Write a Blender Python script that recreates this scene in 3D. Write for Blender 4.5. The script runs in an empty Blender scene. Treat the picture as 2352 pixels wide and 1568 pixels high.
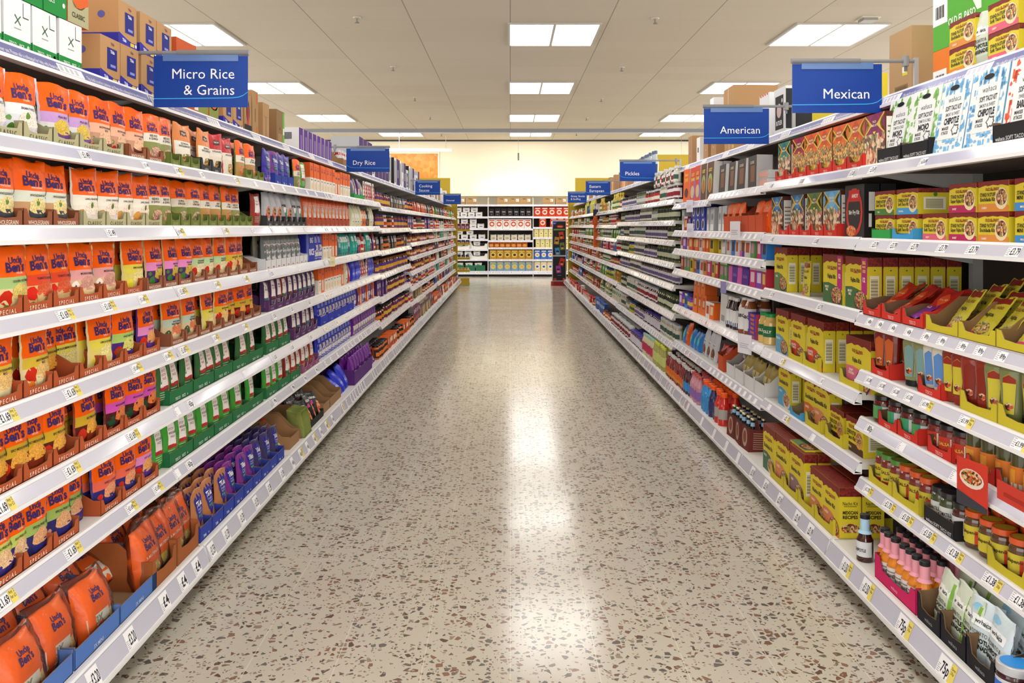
import bpy, bmesh, math, random
from mathutils import Vector, Matrix, Euler
R = random.Random(7)
SC = bpy.context.scene
COL = SC.collection
# ---------------------------------------------------------------- camera
FPX, CX, CY, EYE = 1940.0, 1172.0, 520.0, 1.38
cam = bpy.data.cameras.new('camera')
cam.sensor_width = 36.0
cam.lens = FPX / 2352 * 36.0
cam.shift_x = (1176 - CX) / 2352
cam.shift_y = (CY - 784) / 2352
cam.clip_end = 200
camo = bpy.data.objects.new('camera', cam)
camo.location = (0, 0, EYE)
camo.rotation_euler = (math.pi / 2, 0, 0)
COL.objects.link(camo)
SC.camera = camo
# ---------------------------------------------------------------- world, exposure
W = bpy.data.worlds.new('world')
SC.world = W
W.use_nodes = True
W.node_tree.nodes['Background'].inputs[0].default_value = (1.0, 0.99, 0.975, 1)
W.node_tree.nodes['Background'].inputs[1].default_value = 2.8
SC.view_settings.view_transform = 'Standard'
SC.view_settings.look = 'None'
SC.view_settings.gamma = 1.0
SC.view_settings.use_curve_mapping = False
SC.view_settings.exposure = 0.22
LAMP = 9.0         # emission of the ceiling diffusers
CEIL = 3.88
# ---------------------------------------------------------------- materials
MATS = {}
def lin(h):
    h = h.lstrip('#')
    c = [int(h[i:i + 2], 16) / 255 for i in (0, 2, 4)]
    return tuple(x / 12.92 if x <= .04045 else ((x + .055) / 1.055) ** 2.4 for x in c) + (1,)
def mat(h, rough=.42, kind='', metal=0.0, coat=0.0, emit=0.0):
    """kind: '' plain, 'film' crinkled packet film, 'card' fibrous board"""
    if not isinstance(h, str): return h
    key = (h, rough, kind, metal, coat, emit)
    if key in MATS: return MATS[key]
    m = bpy.data.materials.new('m' + h.strip('#') + kind)
    m.use_nodes = True
    n, l = m.node_tree.nodes, m.node_tree.links
    b = n['Principled BSDF']
    b.inputs['Base Color'].default_value = lin(h)
    b.inputs['Roughness'].default_value = rough
    b.inputs['Metallic'].default_value = metal
    b.inputs['Specular IOR Level'].default_value = .5 if coat else .22 if kind == 'film' else .3
    if coat: b.inputs['Coat Weight'].default_value = coat; b.inputs['Coat Roughness'].default_value = .08
    if emit:
        b.inputs['Emission Color'].default_value = lin(h); b.inputs['Emission Strength'].default_value = emit
    if kind in ('film', 'card'):
        t = n.new('ShaderNodeTexCoord'); x = n.new('ShaderNodeTexNoise')
        l.new(t.outputs['Object'], x.inputs['Vector'])
        x.inputs['Scale'].default_value = 38 if kind == 'film' else 90
        x.inputs['Detail'].default_value = 2
        bp = n.new('ShaderNodeBump')
        bp.inputs['Strength'].default_value = .5 if kind == 'film' else .15
        bp.inputs['Distance'].default_value = .006 if kind == 'film' else .002
        l.new(x.outputs['Fac'], bp.inputs['Height'])
        l.new(bp.outputs['Normal'], b.inputs['Normal'])
    MATS[key] = m
    return m
def film(h): return mat(h, .3, 'film')
def clear_film():
    if 'clear' in MATS: return MATS['clear']
    m = mat('#f4f2ee', .12, 'film', 0, .0001).copy(); m.name = 'clear_film'
    n, l = m.node_tree.nodes, m.node_tree.links
    nb = n['Principled BSDF'].inputs['Normal'].links[0].from_socket
    g = n.new('ShaderNodeBsdfGlossy'); g.inputs['Roughness'].default_value = .14; l.new(nb, g.inputs['Normal'])
    t = n.new('ShaderNodeBsdfTransparent'); x = n.new('ShaderNodeMixShader'); f = n.new('ShaderNodeFresnel')
    f.inputs['IOR'].default_value = 1.3; l.new(nb, f.inputs['Normal'])
    l.new(f.outputs[0], x.inputs[0]); l.new(t.outputs[0], x.inputs[1]); l.new(g.outputs[0], x.inputs[2])
    df = n.new('ShaderNodeBsdfDiffuse'); df.inputs['Color'].default_value = lin('#f4efe9'); y = n.new('ShaderNodeMixShader'); y.inputs[0].default_value = .02
    l.new(x.outputs[0], y.inputs[1]); l.new(df.outputs[0], y.inputs[2]); l.new(y.outputs[0], n['Material Output'].inputs['Surface'])
    MATS['clear'] = m
    return m
def card(h): return mat(h, .75, 'card')
def ink(h): return mat(h, .5)
def speck(name, cols, scale=260):
    """mottled food print: little cells in several colours"""
    key = ('speck', name)
    if key in MATS: return MATS[key]
    m = bpy.data.materials.new(name); m.use_nodes = True
    n, l = m.node_tree.nodes, m.node_tree.links
    b = n['Principled BSDF']; b.inputs['Roughness'].default_value = .4
    t = n.new('ShaderNodeTexCoord'); v = n.new('ShaderNodeTexVoronoi'); v.inputs['Scale'].default_value = scale
    l.new(t.outputs['Object'], v.inputs['Vector'])
    s = n.new('ShaderNodeSeparateColor'); l.new(v.outputs['Color'], s.inputs[0])
    r = n.new('ShaderNodeValToRGB'); r.color_ramp.interpolation = 'CONSTANT'
    e = r.color_ramp.elements
    while len(e) < len(cols): e.new(.5)
    for i, c in enumerate(cols):
        e[i].position = i / len(cols); e[i].color = lin(c)
    l.new(s.outputs[0], r.inputs[0]); l.new(r.outputs[0], b.inputs['Base Color'])
    MATS[key] = m
    return m
# ---------------------------------------------------------------- text outlines
TXT = {}
def text2d(body, bold=0.0):
    key = (body, bold)
    if key in TXT: return TXT[key]
    c = bpy.data.curves.new('lettering', 'FONT')
    c.body = body; c.size = 1; c.offset = bold; c.resolution_u = 2
    o = bpy.data.objects.new('lettering', c); COL.objects.link(o)
    dg = bpy.context.evaluated_depsgraph_get()
    me = bpy.data.meshes.new_from_object(o.evaluated_get(dg))
    vs = [(v.co.x, v.co.y) for v in me.vertices]
    fs = [tuple(p.vertices) for p in me.polygons]
    bpy.data.objects.remove(o); bpy.data.curves.remove(c); bpy.data.meshes.remove(me)
    x0 = min(v[0] for v in vs); x1 = max(v[0] for v in vs)
    TXT[key] = ([(v[0] - (x0 + x1) / 2, v[1] - .36) for v in vs], fs, x1 - x0)
    return TXT[key]
# ---------------------------------------------------------------- mesh building
class MB:
    def __init__(s): s.v, s.f, s.m, s.sm, s.mats = [], [], [], [], []
    def mi(s, m):
        m = mat(m)
        if m not in s.mats: s.mats.append(m)
        return s.mats.index(m)
    def add(s, vs, fs, m, smooth=False):
        b = len(s.v); s.v.extend(tuple(v) for v in vs); i = s.mi(m)
        for f in fs:
            s.f.append(tuple(b + k for k in f)); s.m.append(i); s.sm.append(smooth)
        return s
    def box(s, x0, x1, y0, y1, z0, z1, m, ms=None):
        """ms: dict of per-face materials: f (front -y), b, l (-x), r (+x), t, u"""
        vs = [(x0, y0, z0), (x1, y0, z0), (x1, y1, z0), (x0, y1, z0), (x0, y0, z1), (x1, y0, z1), (x1, y1, z1), (x0, y1, z1)]
        fc = dict(f=(0, 1, 5, 4), b=(2, 3, 7, 6), l=(3, 0, 4, 7), r=(1, 2, 6, 5), t=(4, 5, 6, 7), u=(3, 2, 1, 0))
        for k, f in fc.items(): s.add([vs[i] for i in f], [(0, 1, 2, 3)], (ms or {}).get(k, m))
        return s
    def prism(s, pts, y0, y1, m, mside=None, axis='y'):
        """outline in x,z extruded along y (or outline in y,z along x)"""
        n = len(pts)
        P = (lambda p, t: (p[0], t, p[1])) if axis == 'y' else (lambda p, t: (t, p[0], p[1]))
        s.add([P(p, y0) for p in pts], [tuple(range(n))], m)
        s.add([P(p, y1) for p in pts], [tuple(range(n))[::-1]], mside or m)
        for i in range(n):
            j = (i + 1) % n
            s.add([P(pts[j], y0), P(pts[i], y0), P(pts[i], y1), P(pts[j], y1)], [(0, 1, 2, 3)], mside or m)
        return s
    def lathe(s, prof, m, n=20, sy=1.0, cx=0, cy=0, cap=True):
        """prof: list of (r, z[, material])"""
        for i in range(len(prof) - 1):
            (r0, z0), (r1, z1) = prof[i][:2], prof[i + 1][:2]
            mm = prof[i][2] if len(prof[i]) > 2 else m
            vs, fs = [], []
            for k in range(n):
                a = 2 * math.pi * k / n
                vs += [(cx + r0 * math.cos(a), cy + sy * r0 * math.sin(a), z0), (cx + r1 * math.cos(a), cy + sy * r1 * math.sin(a), z1)]
            for k in range(n):
                j = (k + 1) % n; fs.append((2 * k, 2 * j, 2 * j + 1, 2 * k + 1))
            s.add(vs, fs, mm, True)
        if cap:
            for (r, z), fl in ((prof[0][:2], 1), (prof[-1][:2], 0)):
                if r > 1e-5:
                    vs = [(cx + r * math.cos(2 * math.pi * k / n), cy + sy * r * math.sin(2 * math.pi * k / n), z) for k in range(n)]
                    s.add(vs, [tuple(range(n))[::-1] if fl else tuple(range(n))], prof[-1][2] if not fl and len(prof[-1]) > 2 else m)
        return s
    def tube(s, p, q, r, m, n=10):
        p, q = Vector(p), Vector(q); d = (q - p).normalized()
        a = d.orthogonal().normalized(); b = d.cross(a)
        vs = []
        for e in (p, q):
            vs += [e + r * (math.cos(2 * math.pi * k / n) * a + math.sin(2 * math.pi * k / n) * b) for k in range(n)]
        s.add(vs, [(k, (k + 1) % n, n + (k + 1) % n, n + k) for k in range(n)], m, True)
        s.add(vs[:n], [tuple(range(n))[::-1]], m); s.add(vs[n:], [tuple(range(n))], m)
        return s
    # flat print laid on a surface; fn(x, z, off) -> point
    def text(s, body, cx, cz, size, m, fn, maxw=None, bold=.012, off=.0009, slope=0):
        vs, fs, w = text2d(body, bold)
        k = size; kx = min(size, maxw / w) if maxw else size
        s.add([fn(cx + v[0] * kx, cz + v[1] * k + slope * v[0] * kx, off) for v in vs], fs, m)
    def ell(s, cx, cz, rx, rz, m, fn, off=.0006, a0=0, a1=360, n=16, rag=0):
        vs = [fn(cx, cz, off)]
        for rr in (.5, 1):
            for k in range(n + 1):
                a = math.radians(a0 + (a1 - a0) * k / n)
                j = 1 + (rag * math.sin(k * 4.1) if rr == 1 else 0)
                vs.append(fn(cx + rx * rr * j * math.cos(a), cz + rz * rr * j * math.sin(a), off))
        fs = [(0, 1 + k, 2 + k) for k in range(n)]
        fs += [(1 + k, n + 2 + k, n + 3 + k, 2 + k) for k in range(n)]
        s.add(vs, fs, m, True)
    def rect(s, x0, z0, x1, z1, m, fn, off=.0006, nx=4, nz=3):
        vs = [fn(x0 + (x1 - x0) * i / nx, z0 + (z1 - z0) * j / nz, off) for j in range(nz + 1) for i in range(nx + 1)]
        fs = [(j * (nx + 1) + i, j * (nx + 1) + i + 1, (j + 1) * (nx + 1) + i + 1, (j + 1) * (nx + 1) + i) for j in range(nz) for i in range(nx)]
        s.add(vs, fs, m, True)
    def poly(s, pts, m, fn, off=.0006, sub=3, rings=(.25, .5, .75, 1)):
        pts = [(p[0] + (q[0] - p[0]) * t / sub, p[1] + (q[1] - p[1]) * t / sub) for p, q in zip(pts, pts[1:] + pts[:1]) for t in range(sub)]
        cx = sum(p[0] for p in pts) / len(pts); cz = sum(p[1] for p in pts) / len(pts); n = len(pts)
        vs = [fn(cx, cz, off)] + [fn(cx + (p[0] - cx) * r, cz + (p[1] - cz) * r, off) for r in rings for p in pts]
        fs = []
        for k in range(n):
            j = (k + 1) % n; fs.append((0, 1 + k, 1 + j))
            for i in range(len(rings) - 1): fs.append((1 + i * n + k, 1 + (i + 1) * n + k, 1 + (i + 1) * n + j, 1 + i * n + j))
        s.add(vs, fs, m, True)
    def mesh(s, name):
        me = bpy.data.meshes.new(name)
        me.from_pydata(s.v, [], s.f)
        for m in s.mats: me.materials.append(m)
        me.polygons.foreach_set('material_index', s.m)
        me.polygons.foreach_set('use_smooth', s.sm)
        me.update()
        return me
    def obj(s, name, parent=None, loc=(0, 0, 0), rot=(0, 0, 0)):
        o = bpy.data.objects.new(name, s.mesh(name)); COL.objects.link(o)
        o.parent = parent; o.location = loc; o.rotation_euler = rot
        return o
def tag(o, label=None, cat=None, group=None, kind=None):
    for k, v in (('label', label), ('category', cat), ('group', group), ('kind', kind)):
        if v: o[k] = v
    return o
def empty(name, loc, rz=0):
    o = bpy.data.objects.new(name, None); COL.objects.link(o)
    o.location = loc; o.rotation_euler = (0, 0, rz); o.empty_display_size = .05
    return o
def struct(name, mb):
    return tag(mb.obj(name), kind='structure')
# ---------------------------------------------------------------- placing
FX = {'L': 1.268, 'R': 1.38}           # distance of the upper shelf edges from the camera axis
BACKY = 23.25                          # front edge of the shelving against the far wall
BAY0 = {'L': 1.91, 'R': 2.07}
BW = 1.25
def dpx(side, x, s=0.0):
    """distance down the aisle of the point on the shelf front that the photo shows at column x"""
    return FPX * (FX[side] + s) / abs(CX - x)
def world(side, a, s):
    if side == 'L': return (-(FX['L'] + s), a, math.pi / 2)
    if side == 'R': return (FX['R'] + s, a, -math.pi / 2)
    return (a, BACKY + s, 0.0)
ORD = ('first second third fourth fifth sixth seventh eighth ninth tenth eleventh twelfth thirteenth fourteenth fifteenth sixteenth '
       'seventeenth eighteenth nineteenth twentieth').split()
ORD += ['twenty-' + w for w in ORD[:9]] + ['thirtieth'] + ['thirty-' + w for w in ORD[:9]]
BAYS = {'L': [], 'R': [], 'B': []}     # shelf heights of every bay, top to bottom
def bay_of(side, a):
    if side == 'B': return 0 if a < -.61 else 1 if a < .63 else 2
    return max(0, min(len(BAYS[side]) - 1, int((a - BAY0[side]) / BW)))
class Proto:
    """one kind of product: a body mesh, its part meshes, what it looks like"""
    def __init__(s, name, look, cat, w, h, d, body, parts=()):
        s.name, s.look, s.cat, s.w, s.h, s.d = name, look, cat, w, h, d
        s.round = cat in ('jar', 'bottle', 'sauce bottle', 'drink bottle', 'oil bottle'); s.body = body.mesh(name); s.parts = [(n, mb.mesh(n)) for n, mb in parts]
PLACED = []
def put(p, side, a, z, s=.02, rz=0, rx=0, ry=0, k=None, row=0, far=False, sc=1.0, look=None):
    x, y, r = world(side, a, s)
    o = bpy.data.objects.new(p.name, p.body); COL.objects.link(o)
    o.location = (x, y, z); o.rotation_euler = Euler((rx, ry, r + rz)); o.scale = (sc, sc, sc)
    for n, me in ([] if far else p.parts):
        c = bpy.data.objects.new(n, me); COL.objects.link(c); c.parent = o
    PLACED.append((side, bay_of(side, a), k, p, row, a, s, z, o, look or p.look))
    return o
def plural(t):
    w = t.split(' ')
    i = next((j for j, x in enumerate(w) if x in ('with', 'printed', 'of', 'showing', 'in', 'holding', 'under')), len(w))
    h = w[i - 1]
    w[i - 1] = h[:-1] + 'ies' if h.endswith('y') and h[-2] not in 'aeiou' else h + ('es' if h.endswith(('s', 'x', 'ch')) else 's')
    return ' '.join(w)
def name_all():
    by = {}
    for rec in PLACED:
        by.setdefault((rec[0], rec[1], rec[2], rec[9]), []).append(rec)
    for (side, bay, k, look), recs in by.items():
        n = len(BAYS[side][bay])
        sh = 'top shelf' if k == 0 else 'bottom shelf' if k == n - 1 else ORD[k] + ' shelf down'
        where = sh + ', ' + (('left', 'middle', 'right')[bay] + ' back bay' if side == 'B' else ORD[bay] + (' left bay' if side == 'L' else ' right bay'))
        rows = {}
        for r in recs: rows.setdefault(r[4], []).append(r)
        for row, rs in rows.items():
            rs.sort(key=lambda r: (round(r[5], 2), r[7]))
            for i, r in enumerate(rs):
                if len(recs) == 1: lab = look + ' on ' + where
                elif row == 0: lab = look + ', ' + ORD[min(i, 38)] + ' along, ' + where
                else: lab = look + ', ' + ORD[min(i, 38)] + ' along ' + ORD[row] + ' deep, ' + where
                tag(r[8], lab, r[3].cat, (plural(look) + ' on ' + where) if len(recs) > 1 else None)
# ================================================================ the room
def node_floor():
    m = bpy.data.materials.new('terrazzo'); m.use_nodes = True
    n, l = m.node_tree.nodes, m.node_tree.links
    b = n['Principled BSDF']
    g = n.new('ShaderNodeNewGeometry')
    def math_(op, a, c=None, clamp=False):
        x = n.new('ShaderNodeMath'); x.operation = op; x.use_clamp = clamp
        for i, v in enumerate((a, c)):
            if v is None: continue
            if isinstance(v, (int, float)): x.inputs[i].default_value = v
            else: l.new(v, x.inputs[i])
        return x.outputs[0]
    def mix(f, a, c):
        x = n.new('ShaderNodeMix'); x.data_type = 'RGBA'
        l.new(f, x.inputs[0])
        for i, v in ((6, a), (7, c)):
            if isinstance(v, str): x.inputs[i].default_value = lin(v)
            else: l.new(v, x.inputs[i])
        return x.outputs[2]
    no = n.new('ShaderNodeTexNoise'); no.inputs['Scale'].default_value = 2.2; no.inputs['Detail'].default_value = 5
    l.new(g.outputs['Position'], no.inputs['Vector'])
    col = mix(no.outputs['Fac'], '#bcb6a8', '#cfc9bb')
    wob = n.new('ShaderNodeTexNoise'); wob.inputs['Scale'].default_value = 45; l.new(g.outputs['Position'], wob.inputs['Vector'])
    wv = n.new('ShaderNodeVectorMath'); wv.operation = 'SCALE'; l.new(wob.outputs['Color'], wv.inputs[0]); wv.inputs['Scale'].default_value = .009
    ad = n.new('ShaderNodeVectorMath'); ad.operation = 'ADD'; l.new(g.outputs['Position'], ad.inputs[0]); l.new(wv.outputs[0], ad.inputs[1])
    for sc, keep, edge, cols in ((40, .40, .11, ('#7d5c4e', '#635c56', '#8c6a59', '#6f6a63', '#978575', '#664e44')),
                                 (80, .28, .14, ('#94877a', '#6f665c', '#8a7061', '#a09482', '#69635c', '#977a69'))):
        va = n.new('ShaderNodeTexVoronoi'); vb = n.new('ShaderNodeTexVoronoi'); vb.feature = 'DISTANCE_TO_EDGE'
        for v in (va, vb):
            v.voronoi_dimensions = '2D'; v.inputs['Scale'].default_value = sc; l.new(ad.outputs[0], v.inputs['Vector'])
        s = n.new('ShaderNodeSeparateColor'); l.new(va.outputs['Color'], s.inputs[0])
        r = n.new('ShaderNodeValToRGB'); r.color_ramp.interpolation = 'CONSTANT'; e = r.color_ramp.elements
        while len(e) < len(cols): e.new(.5)
        for i, c in enumerate(cols): e[i].position = i / len(cols); e[i].color = lin(c)
        l.new(s.outputs[1], r.inputs[0])
        on = math_('MULTIPLY', math_('LESS_THAN', s.outputs[0], keep), math_('GREATER_THAN', vb.outputs['Distance'], math_('ADD', math_('MULTIPLY', s.outputs[2], .22), edge)))
        col = mix(on, col, r.outputs[0])
    sp = n.new('ShaderNodeSeparateXYZ'); l.new(g.outputs['Position'], sp.inputs[0])
    fx = math_('ABSOLUTE', math_('SUBTRACT', math_('FRACT', math_('ADD', math_('DIVIDE', sp.outputs[0], .275), 50.5)), .5))
    fy = math_('ABSOLUTE', math_('SUBTRACT', math_('FRACT', math_('ADD', math_('DIVIDE', sp.outputs[1], 1.1), 50.32)), .5))
    line = math_('MAXIMUM', math_('LESS_THAN', fx, .006), math_('LESS_THAN', fy, .0018))
    line = math_('MULTIPLY', line, .55)
    col = mix(line, col, '#e6e0cf')
    l.new(col, b.inputs['Base Color'])
    ro = math_('ADD', math_('MULTIPLY', no.outputs['Fac'], .12), .10)
    l.new(ro, b.inputs['Roughness'])
    b.inputs['Specular IOR Level'].default_value = .4
    return m
def node_ceiling():
    m = bpy.data.materials.new('ceiling_tiles'); m.use_nodes = True
    n, l = m.node_tree.nodes, m.node_tree.links
    b = n['Principled BSDF']; b.inputs['Roughness'].default_value = .85
    g = n.new('ShaderNodeNewGeometry'); sp = n.new('ShaderNodeSeparateXYZ'); l.new(g.outputs['Position'], sp.inputs[0])
    def M(op, a, c):
        x = n.new('ShaderNodeMath'); x.operation = op
        for i, v in enumerate((a, c)):
            if isinstance(v, (int, float)): x.inputs[i].default_value = v
            elif v is not None: l.new(v, x.inputs[i])
        return x.outputs[0]
    def seam(o, period, phase, wd):
        f = M('FRACT', M('ADD', M('DIVIDE', o, period), 20 + phase), None)
        return M('LESS_THAN', M('ABSOLUTE', M('SUBTRACT', f, .5), None), wd)
    a = seam(sp.outputs[0], 1.2, .5, .0055)
    c = seam(sp.outputs[1], .6, .5, .008)
    t = M('MAXIMUM', M('MULTIPLY', a, .7), M('MULTIPLY', c, .14))
    no = n.new('ShaderNodeTexNoise'); no.inputs['Scale'].default_value = 1.0
    fl = n.new('ShaderNodeVectorMath'); fl.operation = 'FLOOR'
    dv = n.new('ShaderNodeVectorMath'); dv.operation = 'DIVIDE'; dv.inputs[1].default_value = (1.2, .6, 1)
    l.new(g.outputs['Position'], dv.inputs[0]); l.new(dv.outputs[0], fl.inputs[0])
    wn = n.new('ShaderNodeTexWhiteNoise'); l.new(fl.outputs[0], wn.inputs['Vector'])
    mx = n.new('ShaderNodeMix'); mx.data_type = 'RGBA'
    mx.inputs[6].default_value = lin('#bbb09d'); mx.inputs[7].default_value = lin('#c0b5a3')
    l.new(wn.outputs['Value'], mx.inputs[0])
    m2 = n.new('ShaderNodeMix'); m2.data_type = 'RGBA'; l.new(t, m2.inputs[0]); l.new(mx.outputs[2], m2.inputs[6]); m2.inputs[7].default_value = lin('#6e675c')
    l.new(m2.outputs[2], b.inputs['Base Color'])
    return m
X0, X1, Y0, Y1 = -9.0, 9.0, -7.5, 24.4
struct('floor', MB().box(X0, X1, Y0, Y1, -.12, 0, node_floor()))
struct('ceiling', MB().box(X0, X1, Y0, Y1, CEIL, CEIL + .12, node_ceiling()))
struct('wall_back', MB().box(X0, X1, Y1, Y1 + .15, 0, CEIL, mat('#efe7cf', .8)))
struct('trim_1', MB().box(X0, X1, Y1 - .05, Y1, CEIL - .045, CEIL, mat('#4a453e', .6)))
# ---- ceiling lights: twin square diffusers in a recessed frame
def lamp_proto(w=1.1, d=1.2):
    fr = MB(); g = '#b5b1a8'
    for a, b, c, e in ((-.03, w + .03, -.03, .0), (-.03, w + .03, d, d + .03), (-.03, 0, 0, d), (w, w + .03, 0, d), (w / 2 - .018, w / 2 + .018, 0, d)):
        fr.box(a, b, c, e, CEIL - .022, CEIL, g)
    ds = [MB().box(x0, x1, 0, d, CEIL - .012, CEIL - .002, mat('#fffdfa', .5, emit=LAMP)) for x0, x1 in ((0, w / 2 - .018), (w / 2 + .018, w))]
    return fr.mesh('frame'), [x.mesh('diffuser') for x in ds]
LF, LD = lamp_proto()
def lamp(x, y, label):
    t = tag(empty('ceiling_light', (x, y, 0)), label, 'light', 'twin panel lights in the ceiling')
    for nme, me in (('frame', LF), ('diffuser', LD[0]), ('diffuser', LD[1])):
        o = bpy.data.objects.new(nme, me); COL.objects.link(o); o.parent = t
for cname, xs in (('left', -4.76), ('middle', 0.0), ('right', 3.55)):
    for i, y in enumerate((-6.4, -2.2, 2.0, 6.2, 10.39, 14.6, 18.8, 22.05)):
        x = -3.5 if (cname == 'left' and i == 7) else xs
        w = ['behind the viewer, farthest back', 'behind the viewer', 'above the viewer', 'just before the visible ones', 'first from the near end', 'second from the near end', 'third from the near end', 'last, close to the far wall'][i]
        lamp(x, y, 'twin white ceiling light of the ' + cname + ' row, ' + w)
# ---- sprinklers, detector, trunking
spr = MB(); spr.lathe([(.045, -.012), (.05, 0)], '#b9b3a6', 14); spr.lathe([(.012, -.06), (.012, -.012)], '#8d877b', 8); spr.lathe([(.028, -.066), (.03, -.06)], '#6f6a60', 12)
spm = spr.mesh('sprinkler')
for i, (px, py) in enumerate(((820, 40), (1505, 42), (903, 153), (1428, 154), (953, 224), (1381, 226), (988, 268), (1347, 270), (1014, 307), (1324, 306))):
    d = FPX * (CEIL - EYE) / (CY - py)
    o = bpy.data.objects.new('sprinkler', spm); COL.objects.link(o); o.location = ((px - CX) * d / FPX, d, CEIL)
    tag(o, 'small grey ceiling sprinkler head, ' + ORD[i // 2] + ' from the near end, ' + ('left' if px < CX else 'right') + ' of the middle lights', 'sprinkler', 'sprinkler heads in the ceiling')
dt = tag(empty('smoke_detector', (4.3, 10.15, CEIL)), 'flat grey detector box on the ceiling behind the right light', 'detector')
MB().box(-.11, .11, -.11, .11, -.012, 0, '#c9c4b8').obj('base', dt); MB().box(-.085, .085, -.085, .085, -.04, -.012, '#8f8a80').obj('cover', dt)
tk = tag(empty('cable_trunking', (0, 21.7, CEIL)), 'long grey trunking crossing the ceiling before the far wall', 'trunking')
MB().box(-8.8, 8.8, 0, .12, -.075, 0, '#8e8f96').obj('channel', tk); MB().box(-8.8, 8.8, -.012, .132, -.09, -.075, '#a9aab0').obj('cover', tk)
# ---- hanging strip light, picture and bits on the far wall
sl = tag(empty('strip_light', (-2.55, 23.2, 3.47)), 'slim white strip light hung on wires before the far wall', 'light')
MB().box(-.95, .95, -.05, .05, 0, .05, '#f4f1ea').obj('housing', sl)
MB().box(-.93, .93, -.04, .04, -.02, 0, mat('#fff6e4', .5, emit=14)).obj('tube', sl)
for x in (-.5, .78):
    MB().tube((x, 0, .05), (x, 0, CEIL - 3.47), .006, '#c8c4ba').obj('wire', sl)
pc = tag(empty('wall_picture', (-2.9, 24.36, 2.5)), 'large orange mottled picture in white frame on the far wall', 'picture')
MB().box(-.62, .85, 0, .03, -.05, 1.02, '#efe9dc').obj('frame', pc)
MB().box(-.58, .81, -.006, 0, -.01, .98, speck('orange_print', ['#d5852a', '#da9236', '#cf7d25', '#de9a42', '#d68a30'], 9)).obj('print', pc)
hb = tag(empty('hanging_tag', (.23, 23.9, 3.36)), 'tiny dark tag hanging on a wire before the bright far wall', 'tag')
MB().tube((0, 0, .1), (0, 0, .52), .004, '#b5afa2').obj('wire', hb); MB().box(-.022, .022, -.004, .004, -.11, .1, '#5d5a55').obj('card', hb)
sg = tag(empty('aisle_post_sign', (4.66, 23.5, 2.95)), 'small black and white hanging number board near far wall', 'sign')
MB().box(-.27, -.12, -.02, .02, .0, .3, '#2b2b2e').obj('number_panel', sg); MB().box(-.12, .25, -.02, .02, -.05, .33, '#d5cfc0').obj('board', sg); MB().tube((.1, 0, .33), (.1, 0, CEIL - 2.95), .006, '#9c978c').obj('wire', sg)
ld = tag(empty('wall_ledge', (0, 23.95, 2.24)), 'thin white ledge above the far shelves with an uplight on it', 'ledge')
MB().box(-2.3, 2.3, 0, .44, 0, .022, '#efe9d6').obj('board', ld)
MB().box(-.85, 1.15, .16, .22, .022, .05, '#d9d6cc').obj('uplight_housing', ld); MB().box(-.83, 1.13, .165, .215, .05, .06, mat('#fff6e6', .5, emit=20)).obj('uplight_tube', ld)
# ================================================================ shelving bays
LZ = [1.877, 1.61, 1.38, 1.152, .927, .707, .474, .185]
RA = [1.89, 1.614, 1.332, 1.04, .817, .634, .397, .15]
RB = [1.89, 1.612, 1.335, 1.047, .725, .452, .15]
RC = [1.89, 1.60, 1.345, 1.196, 1.03, .73, .43, .15]
RD = [1.89, 1.566, 1.345, 1.196, 1.03, .73, .43, .15]
RP = [1.89, 1.61, 1.43, 1.26, 1.07, .885, .64, .39, .15]
LF1 = [1.877, 1.577, 1.36, 1.14, .91, .68, .43, .18]
LF2 = [1.877, 1.577, 1.34, 1.17, .99, .80, .60, .40, .18]
RF = [1.89, 1.60, 1.40, 1.22, 1.05, .88, .66, .40, .15]
BAYS['L'] = [LZ] * 5 + [LF1] * 2 + [LF2] * 7
BAYS['R'] = [RA, RB, RC, RD, RP, RP, RP] + [RF] * 7
BAYS['B'] = [[1.98, 1.65, 1.33, 1.03, .757, .48, .15], [1.98, 1.656, 1.32, .996, .80, .473, .15], [1.98, 1.65, 1.36, 1.08, .80, .473, .15]]
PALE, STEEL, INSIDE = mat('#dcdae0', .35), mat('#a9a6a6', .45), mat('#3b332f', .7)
TICK = mat('#f4f3f6', .5); TYEL = mat('#e8d56c', .5); INK = mat('#23242c', .5); GREY = mat('#8b8a96', .6)
def rail(mb, w, y, zt, h, base=False, stock=None):
    """price rail on a shelf edge: a lip, a tilted channel and a lower bead; y is the shelf front, zt the shelf top"""
    lp = mat('#f1f0f2', .3)
    t = .006
    mb.prism([(y + .004, zt + .004), (y - .004, zt + .004), (y - .007, zt - .004), (y + .004, zt - .004)], .003, w - .003, lp, axis='x')
    y0, y1 = (y - .026, y - .008) if not base else (y - .03, y - .008)
    z0 = zt - h
    face = mat(stock, .35) if stock else mat('#c6c5d4', .25, coat=.5)
    mb.add([(.003, y0, z0 + .006), (w - .003, y0, z0 + .006), (w - .003, y1, zt - .004), (.003, y1, zt - .004)], [(0, 1, 2, 3)], face)
    mb.prism([(y0 - .003, z0 - .004), (y0 - .003, z0 + .007), (y0 + .006, z0 + .007), (y + .004, z0), (y + .004, z0 - .004)][::-1], .003, w - .003, lp, axis='x')
    for x in (.003, w - .003):
        mb.add([(x, y0, z0), (x, y1, zt), (x, y + .004, zt), (x, y + .004, z0)], [(0, 1, 2, 3)], lp)
    if base:
        mb.box(.002, w - .002, y0 + .004, y + .03, z0 - .02, z0 - .002, lp)
    def fn(x, q, off):          # x along the bay, q metres up the channel face
        f = q / (h - .01)
        return (x, y0 + (y1 - y0) * f - off, z0 + .006 + (h - .01) * f)
    return fn
RH, RHB = .042, .066
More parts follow.
